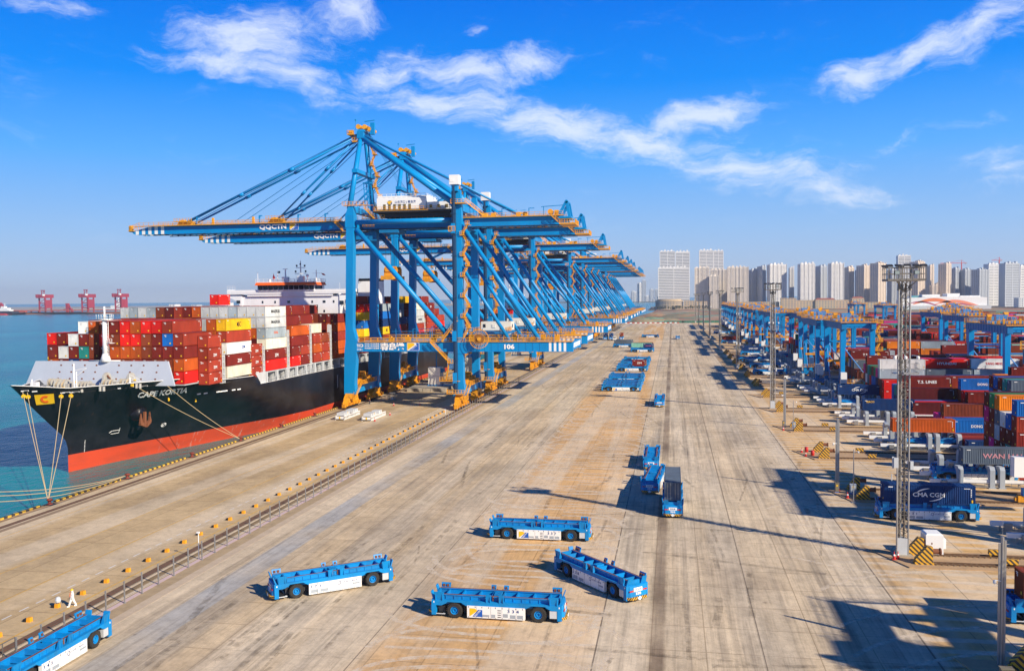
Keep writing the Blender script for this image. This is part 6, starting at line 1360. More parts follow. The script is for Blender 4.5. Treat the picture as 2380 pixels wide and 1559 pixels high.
# ---- rail mounted yard gantries
def make_rmg():
    t = thing('yard_gantry', 'x', 'gantry crane', (0,0,0), 0, 'blue yard gantry cranes'); W_, D_ = 8.8, 29.0
    for x in (0, W_):
        for y in (0, D_):
            mb = MB(); mb.hexa([(x-.55,y-.75,2.2),(x+.55,y-.75,2.2),(x+.55,y+.75,2.2),(x-.55,y+.75,2.2)], [(x-.75,y-.95,21),(x+.75,y-.95,21),(x+.75,y+.95,21),(x-.75,y+.95,21)]); mb.build('leg', BLUE, t)
        mb = MB(); mb.box(x-.7, x+.7, -2.5, D_+2.5, 21.0, 23.2)
        for i in range(16): y = -2+i*2.2; mb.box(x-.78, x+.78, y, y+.15, 21.1, 23.1)
        mb.build('girder', BLUED, t)
    mb = MB()
    for y in (0, D_): mb.box(-1.4, W_+1.4, y-.6, y+.6, 1.3, 2.4); mb.box(.6, W_-.6, y-.5, y+.5, 21.3, 22.6); mb.tube((.5, y, 15.6), (W_-.5, y, 15.6), .18, 8)
    mb.build_each('sill_beam', BLUE, t)
    mb = MB()
    for y in (0, D_): mb.tube((.6, y, 15), (W_-.4, y, 4.5), .17, 8)
    for x in (0, W_): mb.tube((x, .8, 13.5), (x, 6, 4.2), .16, 8); mb.tube((x, D_-.8, 13.5), (x, D_-7, 4.2), .16, 8)
    mb.build_each('brace', mat('brace_blue', (.06,.26,.62), .4), t)
    mb = MB()
    for y in (0, D_):
        for x in (-.6, W_+.6): mb.box(x-1.5, x+1.5, y-.45, y+.45, .35, 1.3); mb.box(x-.5, x+.5, y-.6, y+.6, 1.0, 1.7); mb.box(x-1.9, x-1.5, y-.3, y+.3, .5, 1)
    mb.build_each('bogie', YEL2, t)
    mb = MB()
    for x in (-.9, W_+.9): mb.rail((x, -2.5, 23.2), (x, D_+2.5, 23.2), 1.1, 2.4, .075)
    for y in (-2.7, D_+2.7): mb.box(-1, W_+1, y-.25, y+.25, 23.12, 23.18); mb.rail((-1, y, 23.2), (W_+1, y, 23.2), 1.2, 1.4, .075)
    z = 3; k = 0
    while z < 21: a, b_ = (W_+1.2, W_+2.6) if k % 2 == 0 else (W_+2.6, W_+1.2); mb.stair((a, 0, z), (b_, 0, z+2.8), .8); mb.box(W_+.8, W_+3.1, -.9, .9, z+2.7, z+2.8); mb.rail((W_+3.1, -.9, z+2.8), (W_+3.1, .9, z+2.8), 1.1, .6, .075); mb.rail((W_+.8, -.9, z+2.8), (W_+3.1, -.9, z+2.8), 1.1, .6, .075); z += 2.85; k += 1
    mb.rail((-1, -1.2, 4.2), (W_+1, -1.2, 4.2), 1.1, 1.1, .075); mb.box(-1, W_+1, -1.2, -.6, 4.1, 4.2); mb.rail((-1, D_-1.2, 4.2), (W_+1, D_-1.2, 4.2), 1.1, 1.1, .075)
    mb.build_each('railing', YEL, t)
    mb = MB(); yt = 17; mb.box(-.4, W_+.4, yt-3, yt+3, 23.4, 24.0); mb.box(2.5, 5.5, yt-1.6, yt+1.6, 24, 25.6); mb.box(6, 7.6, yt-2.4, yt+.8, 24, 25.0); mb.box(.6, 1.8, yt-2, yt+2, 24, 25.2); mb.build('trolley', BLUE, t)
    mb = MB()
    for x, y, h_ in ((.4,-2.2,1.4),(6.4,2.4,1.9)): mb.box(x-.5, x+.5, yt+y-.5, yt+y+.5, 24, 24+h_); mb.tube((x-.6, yt+y, 24+h_), (x+.6, yt+y, 24+h_), .45, 10)
    mb.rail((-.4, yt-3, 24), (W_+.4, yt-3, 24), 1.2, 1.1, .075); mb.rail((-.4, yt+3, 24), (W_+.4, yt+3, 24), 1.2, 1.1, .075)
    for i in range(7): mb.box(-.2+i*1.4, .4+i*1.4, yt-6.5, yt-6.1, 23.2, 23.9+.4*(i % 3))
    mb.build_each('trolley_machinery', YEL2, t)
    mb = MB()
    for x in (2.6, 6.2):
        for y in (-1.2, 1.2): mb.tube((x, yt+y, 11), (x, yt+y, 23.4), .05, 5)
    mb.build_each('rope', DARK, t)
    mb = MB(); mb.box(-1.6, 10.4, yt-.9, yt+.9, 9.6, 10.3); mb.box(2.0, 6.8, yt-1, yt+1, 10.3, 11.1); mb.build('spreader', YEL2, t)
    mb = MB(); mb.box(-.9,.9,-2.6,-1.2,4.2,7.6); mb.box(-2.9,-1.1,D_-1,D_+.6,4.2,7.2); mb.box(3.0,8.0,-1.0,1.1,2.5,5.2); mb.build_each('electrical_house', WHITE, t)
    mb = MB(); c = (6.2,-1.5,6.6)
    for i in range(30): a = 2*PI*i/30; mb.beam((c[0], c[1], c[2]), (c[0]+2.1*math.cos(a), c[1], c[2]+2.1*math.sin(a)), .05)
    mb.lathe(c, [(2.06,-.05),(2.14,-.05),(2.14,.05),(2.06,.05)], 30, axis='y'); mb.lathe(c, [(.5,-.14),(1.0,-.14),(1.0,.14),(.5,.14)], 20, axis='y'); mb.build('cable_reel', RUST, t)
    mb = MB(); put_text(mb, 'QQCTN', (4.4, yt-.92, 9.95), (1,0,0), (0,0,1), .4, 0); mb.build('spreader_lettering', BLACK, t)
    return t
rmg0 = make_rmg(); RG = []
RR = random.Random(4)
def ry(k): return 111.2+35.3*k+3.1
RG.append((52.6, ry(5), 'nearest fully visible yard gantry left of the tall mast')); RG.append((88.0, ry(4), 'large yard gantry at the right, in front of the mall'))
RG.append((53.2, ry(0), 'yard gantry at the right edge, only its left legs and stairs in view')); RG.append((50.8, ry(-2)-1, 'yard gantry beyond the lower right corner, casting the long shadow'))
for k in range(6, 25):
    RG.append((50.5+RR.choice([0, 0, 3, 9, 16, 24]), ry(k), f"blue yard gantry at the seaward end of the {ORD[k]} yard block"))
    if k in (7, 9, 11, 14, 18, 22): RG.append((90+RR.uniform(20, 90)*k/9, ry(k), f"blue yard gantry standing deep among the stacks of the {ORD[k]} block"))
for i, (x, y, lb) in enumerate(RG):
    if i == 0: rmg0.location = (x, y, 0); rmg0['label'] = lb
    else: dup(rmg0, (x, y, 0), 0, lb)
# ------------------------------------------------------------------ lattice light masts
def make_mast():
    t = thing('light_mast', 'x', 'light mast', (0,0,0), 0, 'lattice light masts along the yard edge')
    c = [(-.65,-.45),(.65,-.45),(.0,.70)]
    mb = MB()
    for x, y in c: mb.tube((x, y, 0), (x, y, 33.4), .105, 8)
    mb.build('chords', STEEL, t)
    mb = MB(); n = 32; h_ = 31.2/n
    for k in range(3):
        a, b_ = c[k], c[(k+1) % 3]
        for i in range(n):
            z = 2.2+i*h_; p, q = (a, b_) if i % 2 else (b_, a); mb.beam((*p, z), (*q, z+h_), .065); mb.beam((*a, z), (*b_, z), .055)
    mb.build('lattice', MAST, t)
    mb = MB(); mb.prism([(x*1.12, y*1.15) for x, y in c], 'z', .3, 2.3); mb.build('base_casing', LGREY, t)
    mb = MB(); mb.tube((.25,.0,.3), (.25,0,33), .13, 8); mb.box(-.35,-.25,-.3,.3,0.3,33)
    for i in range(70): mb.box(-.42,-.2,-.32,-.28,2.4+i*.44,2.45+i*.44)
    mb.build('ladder', MAST, t)
    mb = MB(); mb.box(-2.1,2.1,-1.5,1.5,33.3,33.42); mb.rail((-2.1,-1.5,33.4),(2.1,-1.5,33.4),1.5,.7,.08); mb.rail((-2.1,1.5,33.4),(2.1,1.5,33.4),1.5,.9,.08); mb.rail((-2.1,-1.5,33.4),(-2.1,1.5,33.4),1.5,.9,.08); mb.rail((2.1,-1.5,33.4),(2.1,1.5,33.4),1.5,.9,.08)
    for x, y in c: mb.tube((x,y,33),(x,y,35.2),.08,6)
    for x in (-1.2,0,1.2): mb.beam((x,-1.5,33.4),(0,0,32),.08)
    for x, y in c: mb.tube((x,y,32.2),(x,y,32.9),.2,8,r2=.14)
    mb.build('head_platform', MAST, t)
    for (x, y, z) in [(-1.9,-1.3,35.1),(-1.0,-1.5,35.1),(0,-1.5,35.15),(1.0,-1.5,35.1),(1.9,-1.3,35.1),(-1.9,1.2,35.1),(0,1.5,35.1),(1.9,1.2,35.1),(-1.1,-1.5,34.3),(1.1,-1.5,34.3)]:
        mb = MB(); low = z < 35; mb.hexa([(x-.34,y-.3,z-.12),(x+.34,y-.3,z-.12),(x+.34,y+.25,z+.02),(x-.34,y+.25,z+.02)], [(x-.34,y-.32,z+.05),(x+.34,y-.32,z+.05),(x+.34,y+.28,z+.2),(x-.34,y+.28,z+.2)]) if not low else mb.box(x-.3,x+.3,y-.12,y,z-.25,z+.25)
        fl_ = mb.build('floodlight', DARK, t)
        if low: mb = MB(); mb.box(x-.25,x+.25,y-.14,y-.12,z-.2,z+.2); mb.build('lens', mat('lens_glass', (.30,.36,.35), .2), fl_)
    mb = MB(); mb.box(-.2,1.5,-1.3,-.5,22.2,22.3); mb.rail((-.2,-1.3,22.3),(1.5,-1.3,22.3),1.2,.55,.06); mb.rail((1.5,-1.3,22.3),(1.5,.3,22.3),1.2,.6,.06); mb.rail((-.2,-1.3,22.3),(-.2,-.5,22.3),1.2,.6,.06); mb.box(-1.1,1.5,-.5,.9,22.2,22.28); mb.build('camera_platform', STEEL, t)
    mb = MB()
    for x in (-1.1,.1,1.5): mb.lathe((x,-.8,24.2), [(0,-.26),(.16,-.2),(.2,0),(.18,.12),(0,.2)], 12); mb.beam((x,-.8,24.35),(x*.6,-.4,24.45),.06)
    mb.build_each('dome_camera', WHITE, t)
    mb = MB(); mb.box(-1.1,-.6,-.8,-.4,10.9,12.1); mb.box(.75,1.1,-.8,-.4,10.7,11.7); mb.box(-1.25,-1.05,-.5,-.4,10.8,12.2); mb.tube((-1.3,-.5,9.3),(-1.3,-.5,10.1),.06,6); mb.build_each('equipment_box', LGREY, t)
    mb = MB(); mb.box(-1.0,1.1,-.9,1.2,0,.3); mb.build('foundation', CONC, t)
    return t
mast0 = make_mast()
for i, (y, l) in enumerate([(112.6,'tall nearest lattice light mast, full height in view, by the striped stop'),(255.6,'second lattice light mast, dark head in front of the towers'),(392,'third lattice light mast along the yard edge'),(533,'fourth lattice light mast, farther and thinner'),(675,'fifth lattice light mast, small'),(810,'sixth lattice light mast, very small'),(957,'farthest lattice light mast at the end of the apron'),(1085,'thin mast beside the green net fence')]):
    if i == 0: mast0.location = (27.3, y, 0); mast0['label'] = l
    else: dup(mast0, (27.6, y, 0), .0 if i < 2 else .3*i, l)
def pole(x, y, h_, thick, l, cam_=False):
    t = thing('service_pole', l, 'pole', (x, y, 0), 0, 'slim grey poles at the track heads')
    mb = MB(); mb.tube((0,0,0),(0,0,h_),.13 if thick else .07,10); 
    if thick: mb.box(.12,.30,-.09,.09,.2,h_-.3); mb.box(-.30,-.14,-.06,.06,.2,h_-.6); mb.tube((0,0,h_),(0,0,h_+2.0),.012,4)
    mb.box(-.3,.3,-.3,.3,0,.12); mb.build('pole_shaft', STEEL, t)
    mb = MB(); s_ = -1 if thick else 1; z = h_*.66 if thick else h_-.4
    mb.beam((0,0,z),(s_*.6,-.2,z+.15),.07); mb.lathe((s_*.65,-.2,z-.02), [(0,-.2),(.13,-.1),(.14,.1),(0,.2)], 10); mb.build('camera', WHITE, t)
for a in ((27.4,79.9,11.2,1,'thick pole with camera arm at the lower right corner'),(26.0,147.6,12.0,1,'taller pole of the near pair behind the kerb'),(27.2,140.9,8.2,0,'thinner pole with a white camera of the near pair'),(26.5,219.2,11.8,1,'taller pole of the farther pair'),(27.9,214.6,7.2,0,'thinner pole of the farther pair')): pole(*a)

# ------------------------------------------------------------------ fence of posts and wires
fe = thing('post_fence', 'long fence of slim galvanised posts between the crane tracks and the apron', 'fence', (0,0,0))
def post_mesh():
    mb = MB(); mb.box(-.06,.06,-.05,.05,0,2.35); mb.box(-.14,.14,-.12,.12,0,.05)
    for z in (.7,1.4,2.2): mb.box(-.09,.09,-.07,.07,z,z+.06)
    return mb.mesh('fence_post', STEEL)
pm = post_mesh(); py = 55.0; n = 0
while n < 98: o = link('fence_post', pm, fe); o.location = (-57.0, py, 0); py += 3.12; n += 1
mb = MB()
while py < 1000: mb.box(-57.06,-56.94,py-.05,py+.05,0,2.35); py += 3.12
tag(mb.build('far_posts', STEEL, fe), None, kind='stuff')
mb = MB()
for z in (.75, 1.45): mb.box(-57.012,-56.988,55,1000,z,z+.02)
mb.build_each('wire', DARK, fe)
mb = MB(); y = 163.5
while y < 190: mb.rail((-57.2,y,0),(-57.2,y+4.4,0),1.9,1.1,.07); mb.box(-57.24,-57.16,y,y+4.4,1.86,1.92); y += 4.6
for y in (60.5, 64.6): mb.rail((-57.2,y,0),(-57.2,y+3,0),2.3,1.5,.07)
mb.box(-57.25,-57.2,61.2,62.5,.9,2.0)
mb.build_each('gate_panel', MAST, fe)
for y, l in ((99.0,'white camera post rising from the near part of the fence'),(219.5,'white camera post by the fence near the first crane')):
    mb = MB(); mb.tube((0,0,0),(0,0,3.3),.05,8); mb.box(-.2,.15,-.1,.1,3.2,3.4); o = mb.build('camera_post', WHITE); o.location = (-57.6,y,0); tag(o, l, 'camera post')

# ------------------------------------------------------------------ yellow and black wheel blocks, bollards
def block_mesh(): mb = MB(); mb.hexa([(-.26,-.26,0),(.26,-.26,0),(.26,.26,0),(-.26,.26,0)], [(-.22,-.24,.5),(.22,-.24,.5),(.22,.24,.5),(-.22,.24,.5)]); return mb.mesh('marker_block', YEL)
bmsh = block_mesh(); mbc = MB(); mbc.box(-.22,.22,-.24,.24,.0,.32); csh = mbc.mesh('dark_foot', BLACK)
y = 72.7; i = 0
while i < 42:
    o = link('marker_block', bmsh); o.scale = (.85,)*3; o.location = (-63.25, y, 0); tag(o, ('yellow block '+('nearest the lower left corner' if i == 0 else 'beside the person in white' if i == 2 else f"{ORD[i+1]} of the row leading from the lower left towards the cranes")), 'block', 'yellow blocks in a row along the quay' )
    c_ = link('dark_foot', csh, o); c_.location = (-.47,-.02,0); y += 4.07; i += 1
def make_bollard():
    t = thing('mooring_bollard', 'x', 'bollard', (0,0,0), 0, 'rusty mooring bollards along the quay edge')
    mb = MB(); mb.lathe((0,0,0), [(.5,0),(.5,.08),(.26,.15),(.24,.55),(.42,.7),(.45,.85),(.3,.95),(0,.97)], 16); mb.box(-.15,.5,-.16,.16,.6,.88); mb.build('bollard_body', mat('bollard_rust', (.20,.035,.02), .75, dirt=.5), t, True)
    mb = MB(); mb.box(-.7,.8,-.8,.8,0,.06); mb.build('base_plate', DARK, t); return t
b0 = make_bollard()
bl = {122.7:'rusty bollard holding the four steep bow ropes', 142.9:'rusty bollard with three ropes running off to the left', 164.7:'free rusty bollard without ropes under the bow', 185.4:'rusty bollard holding two ropes from the black hull'}
vis = [y for y in BOLL if 95 < y < 330]
for i, y in enumerate(vis):
    l = bl.get(y, f"rusty bollard at the quay edge, {['ninth','eighth','seventh','sixth','fifth','fourth','third','second','first','tenth','eleventh','twelfth'][i % 12]} stretch, roughly beside the hull")
    l = bl.get(y) or ('rusty bollard at the far left quay edge' if y < 110 else f"rusty bollard along the hull, {ORD[i-4+0] if i > 4 else 'first'} after the one with two hull ropes")
    if i == 0: b0.location = (-96.8, y, .0); b0['label'] = l
    else: dup(b0, (-96.8, y, 0), 0, l)
def rope(p, q, sag, l, r=.06):
    p = Vector(p); q = Vector(q); mb = MB(); n = 14; pts = [p.lerp(q, i/n)-Vector((0,0,sag*4*(i/n)*(1-i/n))) for i in range(n+1)]
    for a, b_ in zip(pts, pts[1:]): mb.tube(a, b_, r, 6, cap=False)
    tag(mb.build('mooring_rope', ROPE, None, True), l, 'rope', 'mooring ropes')
B1 = (-96.9,122.5,.6)
for p, l in (((-118.7,144.3,15.3),'leftmost steep rope from bow to bollard'),((-118.3,145.0,15.1),'second from left steep rope from bow to bollard'),((-115.2,150.3,14.6),'third steep rope from bow, beside the yellow panel'),((-114.3,152.0,14.5),'rightmost of the four steep bow ropes')): rope(p, B1, .35, l, .065)
B2 = (-97.0,142.7,.55)
for i, (dz, dx) in enumerate(((0,0),(-.45,-.5),(-1.2,-.2))): rope((-86.5+dx, 93-4, 9.9+dz), B2, 1.2+.3*i, ['top','middle','lowest'][i]+' of the three ropes running off the left edge', .055)
B3 = (-96.9,185.1,.55); rope((-108.1,164.5,14.0), B3, .5, 'left rope from the hull hole to the quay bollard', .06); rope((-105.5,170.6,13.9), B3, .5, 'right rope from the hull hole to the quay bollard', .06)
# fairleads, rat guards belong to the ship
mb = MB()
for y, w in ((144.6,.8),(146,.6),(150.6,1.3),(152.2,1.3),(164.6,1.6),(170.8,1.2),(160.4,.5),(168.2,.5)):
    z = topz(y)-.9; a = (SCL+hbr(y,z)+.08, y, z); b_ = (SCL+hbr(y+w,z)+.08, y+w, z)
    mb.beam(Vector(a)-Vector((0,w*.3,0)), Vector(b_), .10, .20)
mb.build_each('fairlead', LGREY, ship)
mb = MB()
for y, w in ((144.75,.5),(150.8,.9),(152.4,.9),(164.8,1.2),(171,.8)):
    z = topz(y)-.9; mb.beam((SCL+hbr(y,z)+.18, y, z), (SCL+hbr(y+w,z)+.18, y+w, z), .2, .13)
mb.build_each('fairlead_opening', BLACK, ship)
mb = MB()
for p, q in (((-118.7,144.3,15.3),B1),((-118.3,145.0,15.1),B1),((-115.2,150.3,14.6),B1),((-114.3,152.0,14.5),B1)):
    p = Vector(p); q = Vector(q); d = (q-p).normalized(); a = p+d*1.5; mb.tube(a, a+d*.06, .42, 12)
for y, z in ((174.6,10.7),(182.4,9.6)): mb.box(SCL+hbr(y,z)+.15, SCL+hbr(y,z)+.25, y-.25, y+.25, z-.45, z+.45)
mb.build_each('rat_guard', LOGOYEL, ship)

# ------------------------------------------------------------------ quay-side objects
def lash_frame(x, y, l, n):
    t = thing('lashing_gear_rack', l, 'rack', (x, y, 0), math.radians(0), 'white gear racks on the quay')
    mb = MB(); w, d = 2.4, 12.0
    for a in (-w/2, w/2):
        mb.box(a-.1,a+.1,0,d,.15,.35); mb.box(a-.1,a+.1,0,d,1.0,1.15)
        for i in range(13): mb.box(a-.09,a+.09,i*(d-.12)/12,i*(d-.12)/12+.12,.0,1.1)
    for b_ in (0, d/2, d-.2): mb.box(-w/2,w/2,b_,b_+.2,.15,.35)
    mb.box(-w/2,w/2,0,.15,.15,1.0); mb.build('frame', WHITE, t)
    mb = MB()
    for j, yy in enumerate((.6,2.2,3.6,7.0,8.4,9.8)[:n]): mb.hexa([(-1.1,yy,1.15),(1.1,yy,1.15),(1.1,yy+1.2,1.15),(-1.1,yy+1.2,1.15)],[(-1.0,yy+.1,1.9),(1.0,yy+.1,1.9),(1.0,yy+1.1,1.9),(-1.0,yy+1.1,1.9)])
    mb.build_each('gear_bin', LGREY, t)
    mb = MB(); mb.box(-.2,.2,-.03,0,.4,.95); mb.box(.8,1.1,3.2,3.25,1.2,1.9); mb.build_each('yellow_plate', LOGOYEL, t)
lash_frame(-86.7, 220.4, 'left white gear rack standing on the quay before the crane', 6); lash_frame(-79.0, 219.6, 'right white gear rack standing on the quay before the crane', 5)
mb = MB()
for i in range(5): mb.box(-6.8+i*2.75, -6.8+i*2.75+2.6, 0, 18, 0, 1.25)
o = mb.build('concrete_slab', CONC); o.location = (-83.2, 291.8, 0); o.rotation_euler = (0,0,.05); tag(o, 'low pale slab pontoon lying under the crane portal', 'slab')
t = thing('wire_cage', 'small wire mesh cage with a white sack under the crane', 'cage', (-87.7,267.6,0)); mb = MB(); mb.rail((-1,-1,0),(1,-1,0),2.2,.4,.06); mb.rail((-1,1,0),(1,1,0),2.2,.4,.06); mb.rail((-1,-1,0),(-1,1,0),2.2,.4,.06); mb.rail((1,-1,0),(1,1,0),2.2,.4,.06); mb.box(-1,1,-1,1,2.2,2.26); mb.box(-1,1,-1,1,.1,.2); mb.build('cage_frame', STEEL, t); mb = MB(); mb.lathe((0,0,.2), [(.5,0),(.55,.3),(.4,.7),(0,.9)], 10); mb.build('sack', WHITE, t)
for x, y, l in ((-76.5,219.0,'orange cone beside the right gear rack'),(-76.3,231,'cone behind the right gear rack'),(-82,252,'cone in the crane shade, left'),(-74.5,254,'cone in the crane shade, right')):
    cone(x, y, l)
# truck far away
t = thing('white_truck', 'small white lorry cab standing between the distant carriers', 'truck', (-42.0,652,0)); mb = MB(); mb.box(-1.2,1.2,0,2.2,.7,3.1); mb.box(-1.15,1.15,2.2,9,.9,1.3); mb.build('body', WHITE, t); mb = MB(); mb.box(-1.05,1.05,-.04,0,1.8,2.7); mb.build('windscreen', GLASS, t)
for x in (-1,1):
    for y in (.8, 5.5, 7.2): mb = MB(); mb.tube((x-.15,y,.5),(x+.15,y,.5),.5,12); mb.build('wheel', RUBBER, t)

# ------------------------------------------------------------------ people
def person(x, y, rz, suit, helmet, label, vest=None, stride=.34):
    me = bpy.data.meshes.new('person'); V = [(0,0,.98),(0,.01,1.18),(0,.02,1.38),(0,.02,1.50),(0,.0,1.60),(0,-.01,1.72),
      (.10,0,.93),(.11,-stride*.55,.52),(.11,-stride*.95,.10),(.11,-stride*.95-.16,.05),(-.10,0,.93),(-.11,stride*.35,.52),(-.11,stride*1.0,.13),(-.11,stride*1.0-.15,.05),
      (.19,.02,1.42),(.24,.10,1.17),(.25,.0,.95),(-.19,.02,1.42),(-.25,-.02,1.16),(-.22,-.2,.98)]
    E_ = [(0,1),(1,2),(2,3),(3,4),(4,5),(0,6),(6,7),(7,8),(8,9),(0,10),(10,11),(11,12),(12,13),(2,14),(14,15),(15,16),(2,17),(17,18),(18,19)]
    R_ = [.20,.215,.22,.09,.11,.10,.15,.115,.085,.06,.15,.115,.085,.06,.115,.09,.055,.115,.09,.055]
    me.from_pydata(V, E_, []); o = bpy.data.objects.new('person', me); COL.objects.link(o); me.materials.append(suit)
    sk = o.modifiers.new('skin', 'SKIN'); sv = me.skin_vertices[0].data
    for i, r_ in enumerate(R_): sv[i].radius = (r_, r_*.8 if i < 3 else r_)
    sv[0].use_root = True; sb = o.modifiers.new('sub', 'SUBSURF'); sb.levels = 1; sb.render_levels = 1
    o.location = (x, y, 0); o.rotation_euler = (0,0,rz); tag(o, label, 'person')
    mb = MB(); mb.lathe((0,-.02,1.70), [(.16,.0),(.135,.03),(.13,.09),(.09,.15),(0,.17)], 14); mb.box(-.1,.1,-.2,-.12,1.69,1.72); mb.build('helmet', helmet, o, True)
    mb = MB(); mb.lathe((0,-.055,1.62), [(0,-.1),(.06,-.07),(.075,0),(.05,.08)], 10); mb.box(-.015,.015,-.15,-.11,1.6,1.64); mb.build('face', mat('skin_tone', (.42,.22,.13), .6), o, True)
    for sx, p in ((1,(.25,-.01,.87)),(-1,(-.22,-.24,.92))):
        mb = MB(); mb.box(p[0]-.02,p[0]+.02,p[1]-.045,p[1]+.045,p[2]-.05,p[2]+.05)
        for k in range(4): mb.tube((p[0],p[1]-.035+k*.023,p[2]-.045),(p[0]+.01*sx,p[1]-.04+k*.023,p[2]-.11+.01*abs(k-1.5)),.009,5)
        mb.tube((p[0],p[1]-.045,p[2]+.01),(p[0]-.01,p[1]-.08,p[2]-.04),.01,5); mb.build('hand', mat('glove_grey', (.5,.48,.44), .8), o)
    if vest: mb = MB(); mb.tube((0,.02,1.08),(0,.02,1.44),.2,12,r2=.205); mb.build('vest', vest, o); 
    for sx, yy in ((.11,-stride*.95),(-.11,stride)): mb = MB(); mb.box(sx-.055,sx+.055,yy-.2,yy+.06,0,.1); mb.build('boot', WHITE if suit == SUITW else DARK, o)
    return o
SUITW = mat('white_overall', (.80,.79,.77), .8, dirt=.1, scale=3)
pr = person(-61.9, 81.4, math.radians(-60), SUITW, LOGOYEL, 'person in white overalls and a yellow helmet walking beside the yellow block')
mb = MB(); mb.beam((-.12,-.2,1.42),(.1,-.22,1.1),.05,.02); mb.beam((.12,-.2,1.42),(-.1,-.22,1.1),.05,.02); mb.beam((-.18,-.21,1.1),(.18,-.21,1.1),.05,.05); mb.build('harness', ORANGE, pr)
person(-91.0, 256.0, math.radians(120), mat('dark_overall', (.03,.03,.05), .8), LOGOYEL, 'tiny worker in an orange vest beside the yellow crane wheels', ORANGE, .15)
t = thing('grey_pack', 'grey and white bag lying on the yellow block near the person', 'bag', (-63.2,80.9,.55)); mb = MB(); mb.lathe((0,0,0), [(.25,0),(.3,.2),(.22,.5),(0,.6)], 10); mb.build('bag', LGREY, t)
# ------------------------------------------------------------------ second ship farther down the berth
s2 = thing('distant_ship', 'distant white-decked container ship seen between the crane legs', 'ship', (0,0,0))
mb = MB(); mb.prism([(-140,560),(-119.8,528),(-99.9,560),(-99.9,770),(-140,770)], 'z', -2.5, 10); mb.build('hull', mat('far_hull_blue', (.02,.06,.14), .5), s2)
mb = MB(); mb.box(-137,-101,640,652,10,30); mb.box(-140,-99.9,640,646,30,31.5); mb.box(-130,-108,641,650,31.5,34.5); mb.tube((-119,645,34.5),(-119,645,44),.4,8); mb.box(-128,-112,690,702,10,32); mb.build('superstructure', SUP, s2)
mb = MB()
for i in range(9): mb.box(-129+i*2.3,-127.4+i*2.3,640.8,641,32.2,33.6)
for r_ in range(5):
    for i in range(10): mb.box(-135+i*3.2,-133.8+i*3.2,639.85,640,13+r_*3,14.2+r_*3)
mb.build('window', GLASS, s2)
mb = MB(); cols2 = []
RQ = random.Random(9)
for b_ in range(9):
    y0 = 556+b_*13.5+(22 if b_ > 5 else 0)
    for k in range(15):
        for t_ in range(RQ.choice([3,4,5,5])): c_ = RQ.choice(SHIPAFT+['white','green','teal']); mb.box(-138+k*2.5,-135.6+k*2.5,y0,y0+12,11+t_*CH,11+(t_+1)*CH-.05); cols2 += [(*jit(PAL[c_], RQ), 1)]*6
me = mb.mesh('deck_cargo', CONTS); at = me.color_attributes.new('paint', 'FLOAT_COLOR', 'CORNER'); at.data.foreach_set('color', np.repeat(np.array(cols2, dtype=np.float32), 4, axis=0).ravel()); tag(link('deck_cargo', me, s2), None, kind='stuff')

# ------------------------------------------------------------------ city
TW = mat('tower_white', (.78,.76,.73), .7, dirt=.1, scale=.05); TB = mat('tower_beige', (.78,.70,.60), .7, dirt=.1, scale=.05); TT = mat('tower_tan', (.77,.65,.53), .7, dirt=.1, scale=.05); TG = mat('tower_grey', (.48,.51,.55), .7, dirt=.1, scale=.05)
TGL = mat('tower_glass', (.20,.22,.25), .3, dirt=.1); TCR = mat('tower_maroon', (.16,.06,.07), .7)
def tower(X0, X1, Y, h_, style, label, rot=0, dep=22, name='apartment_tower'):
    """style: 'h' horizontal white balconies, 'v' vertical piers"""
    w = (X1-X0)*(1.0 if not rot else .80); cx = (X0+X1)/2
    t = thing(name, label, 'tower', (cx, Y, 0), rot, 'high-rise towers on the skyline'); M_ = {'w':TW,'b':TB,'t':TT,'g':TG}[style[1]]
    mb = MB(); mb.box(-w/2+.8, w/2-.8, .8, dep-.8, 0, h_-2); mb.build('windows', TGL, t)
    mb = MB(); fl = int(h_/3.05)
    if style[0] == 'h':
        for i in range(int(h_/4.1)): z = i*4.1; mb.box(-w/2, w/2, 0, dep, z, z+2.3)
        for x in (-w/2+.6, 0, w/2-.6): mb.box(x-.7, x+.7, -.15, dep+.1, 0, h_)
    else:
        nb = max(4, int(w/3.4))
        for i in range(nb+1):
            x = -w/2+i*w/nb; wd = .9 if i % 2 else .6; mb.box(max(-w/2-.05,x-wd), min(w/2+.05,x+wd), -.3-(.7 if i % 3 == 0 else 0), .9, 0, h_-(0 if i % 3 else -2.0))
        for i in range(fl): z = i*3.05; mb.box(-w/2+.2, w/2-.2, .3, dep-.3, z, z+1.55)
        for sx in (-1, 1):
            for i in range(5): y = .5+i*(dep-1)/4; a, b_ = sorted((sx*w/2, sx*(w/2-.9))); mb.box(a-.1, b_+.1, y-1.1, y+1.1, 0, h_)
    mb.box(-w/2, w/2, 0, dep, h_-2.6, h_-.9); mb.build('facade', M_, t)
    mb = MB(); mb.box(-w/2+1, w/2-1, 1, dep-1, h_-1, h_)
    for i in range(max(2, int(w/9))): x = -w/2+3+i*9; mb.box(x, min(x+4.5, w/2-1), 2, 9, h_, h_+2.5+(i % 2)*1.8)
    mb.build('roof', M_, t)
    return t
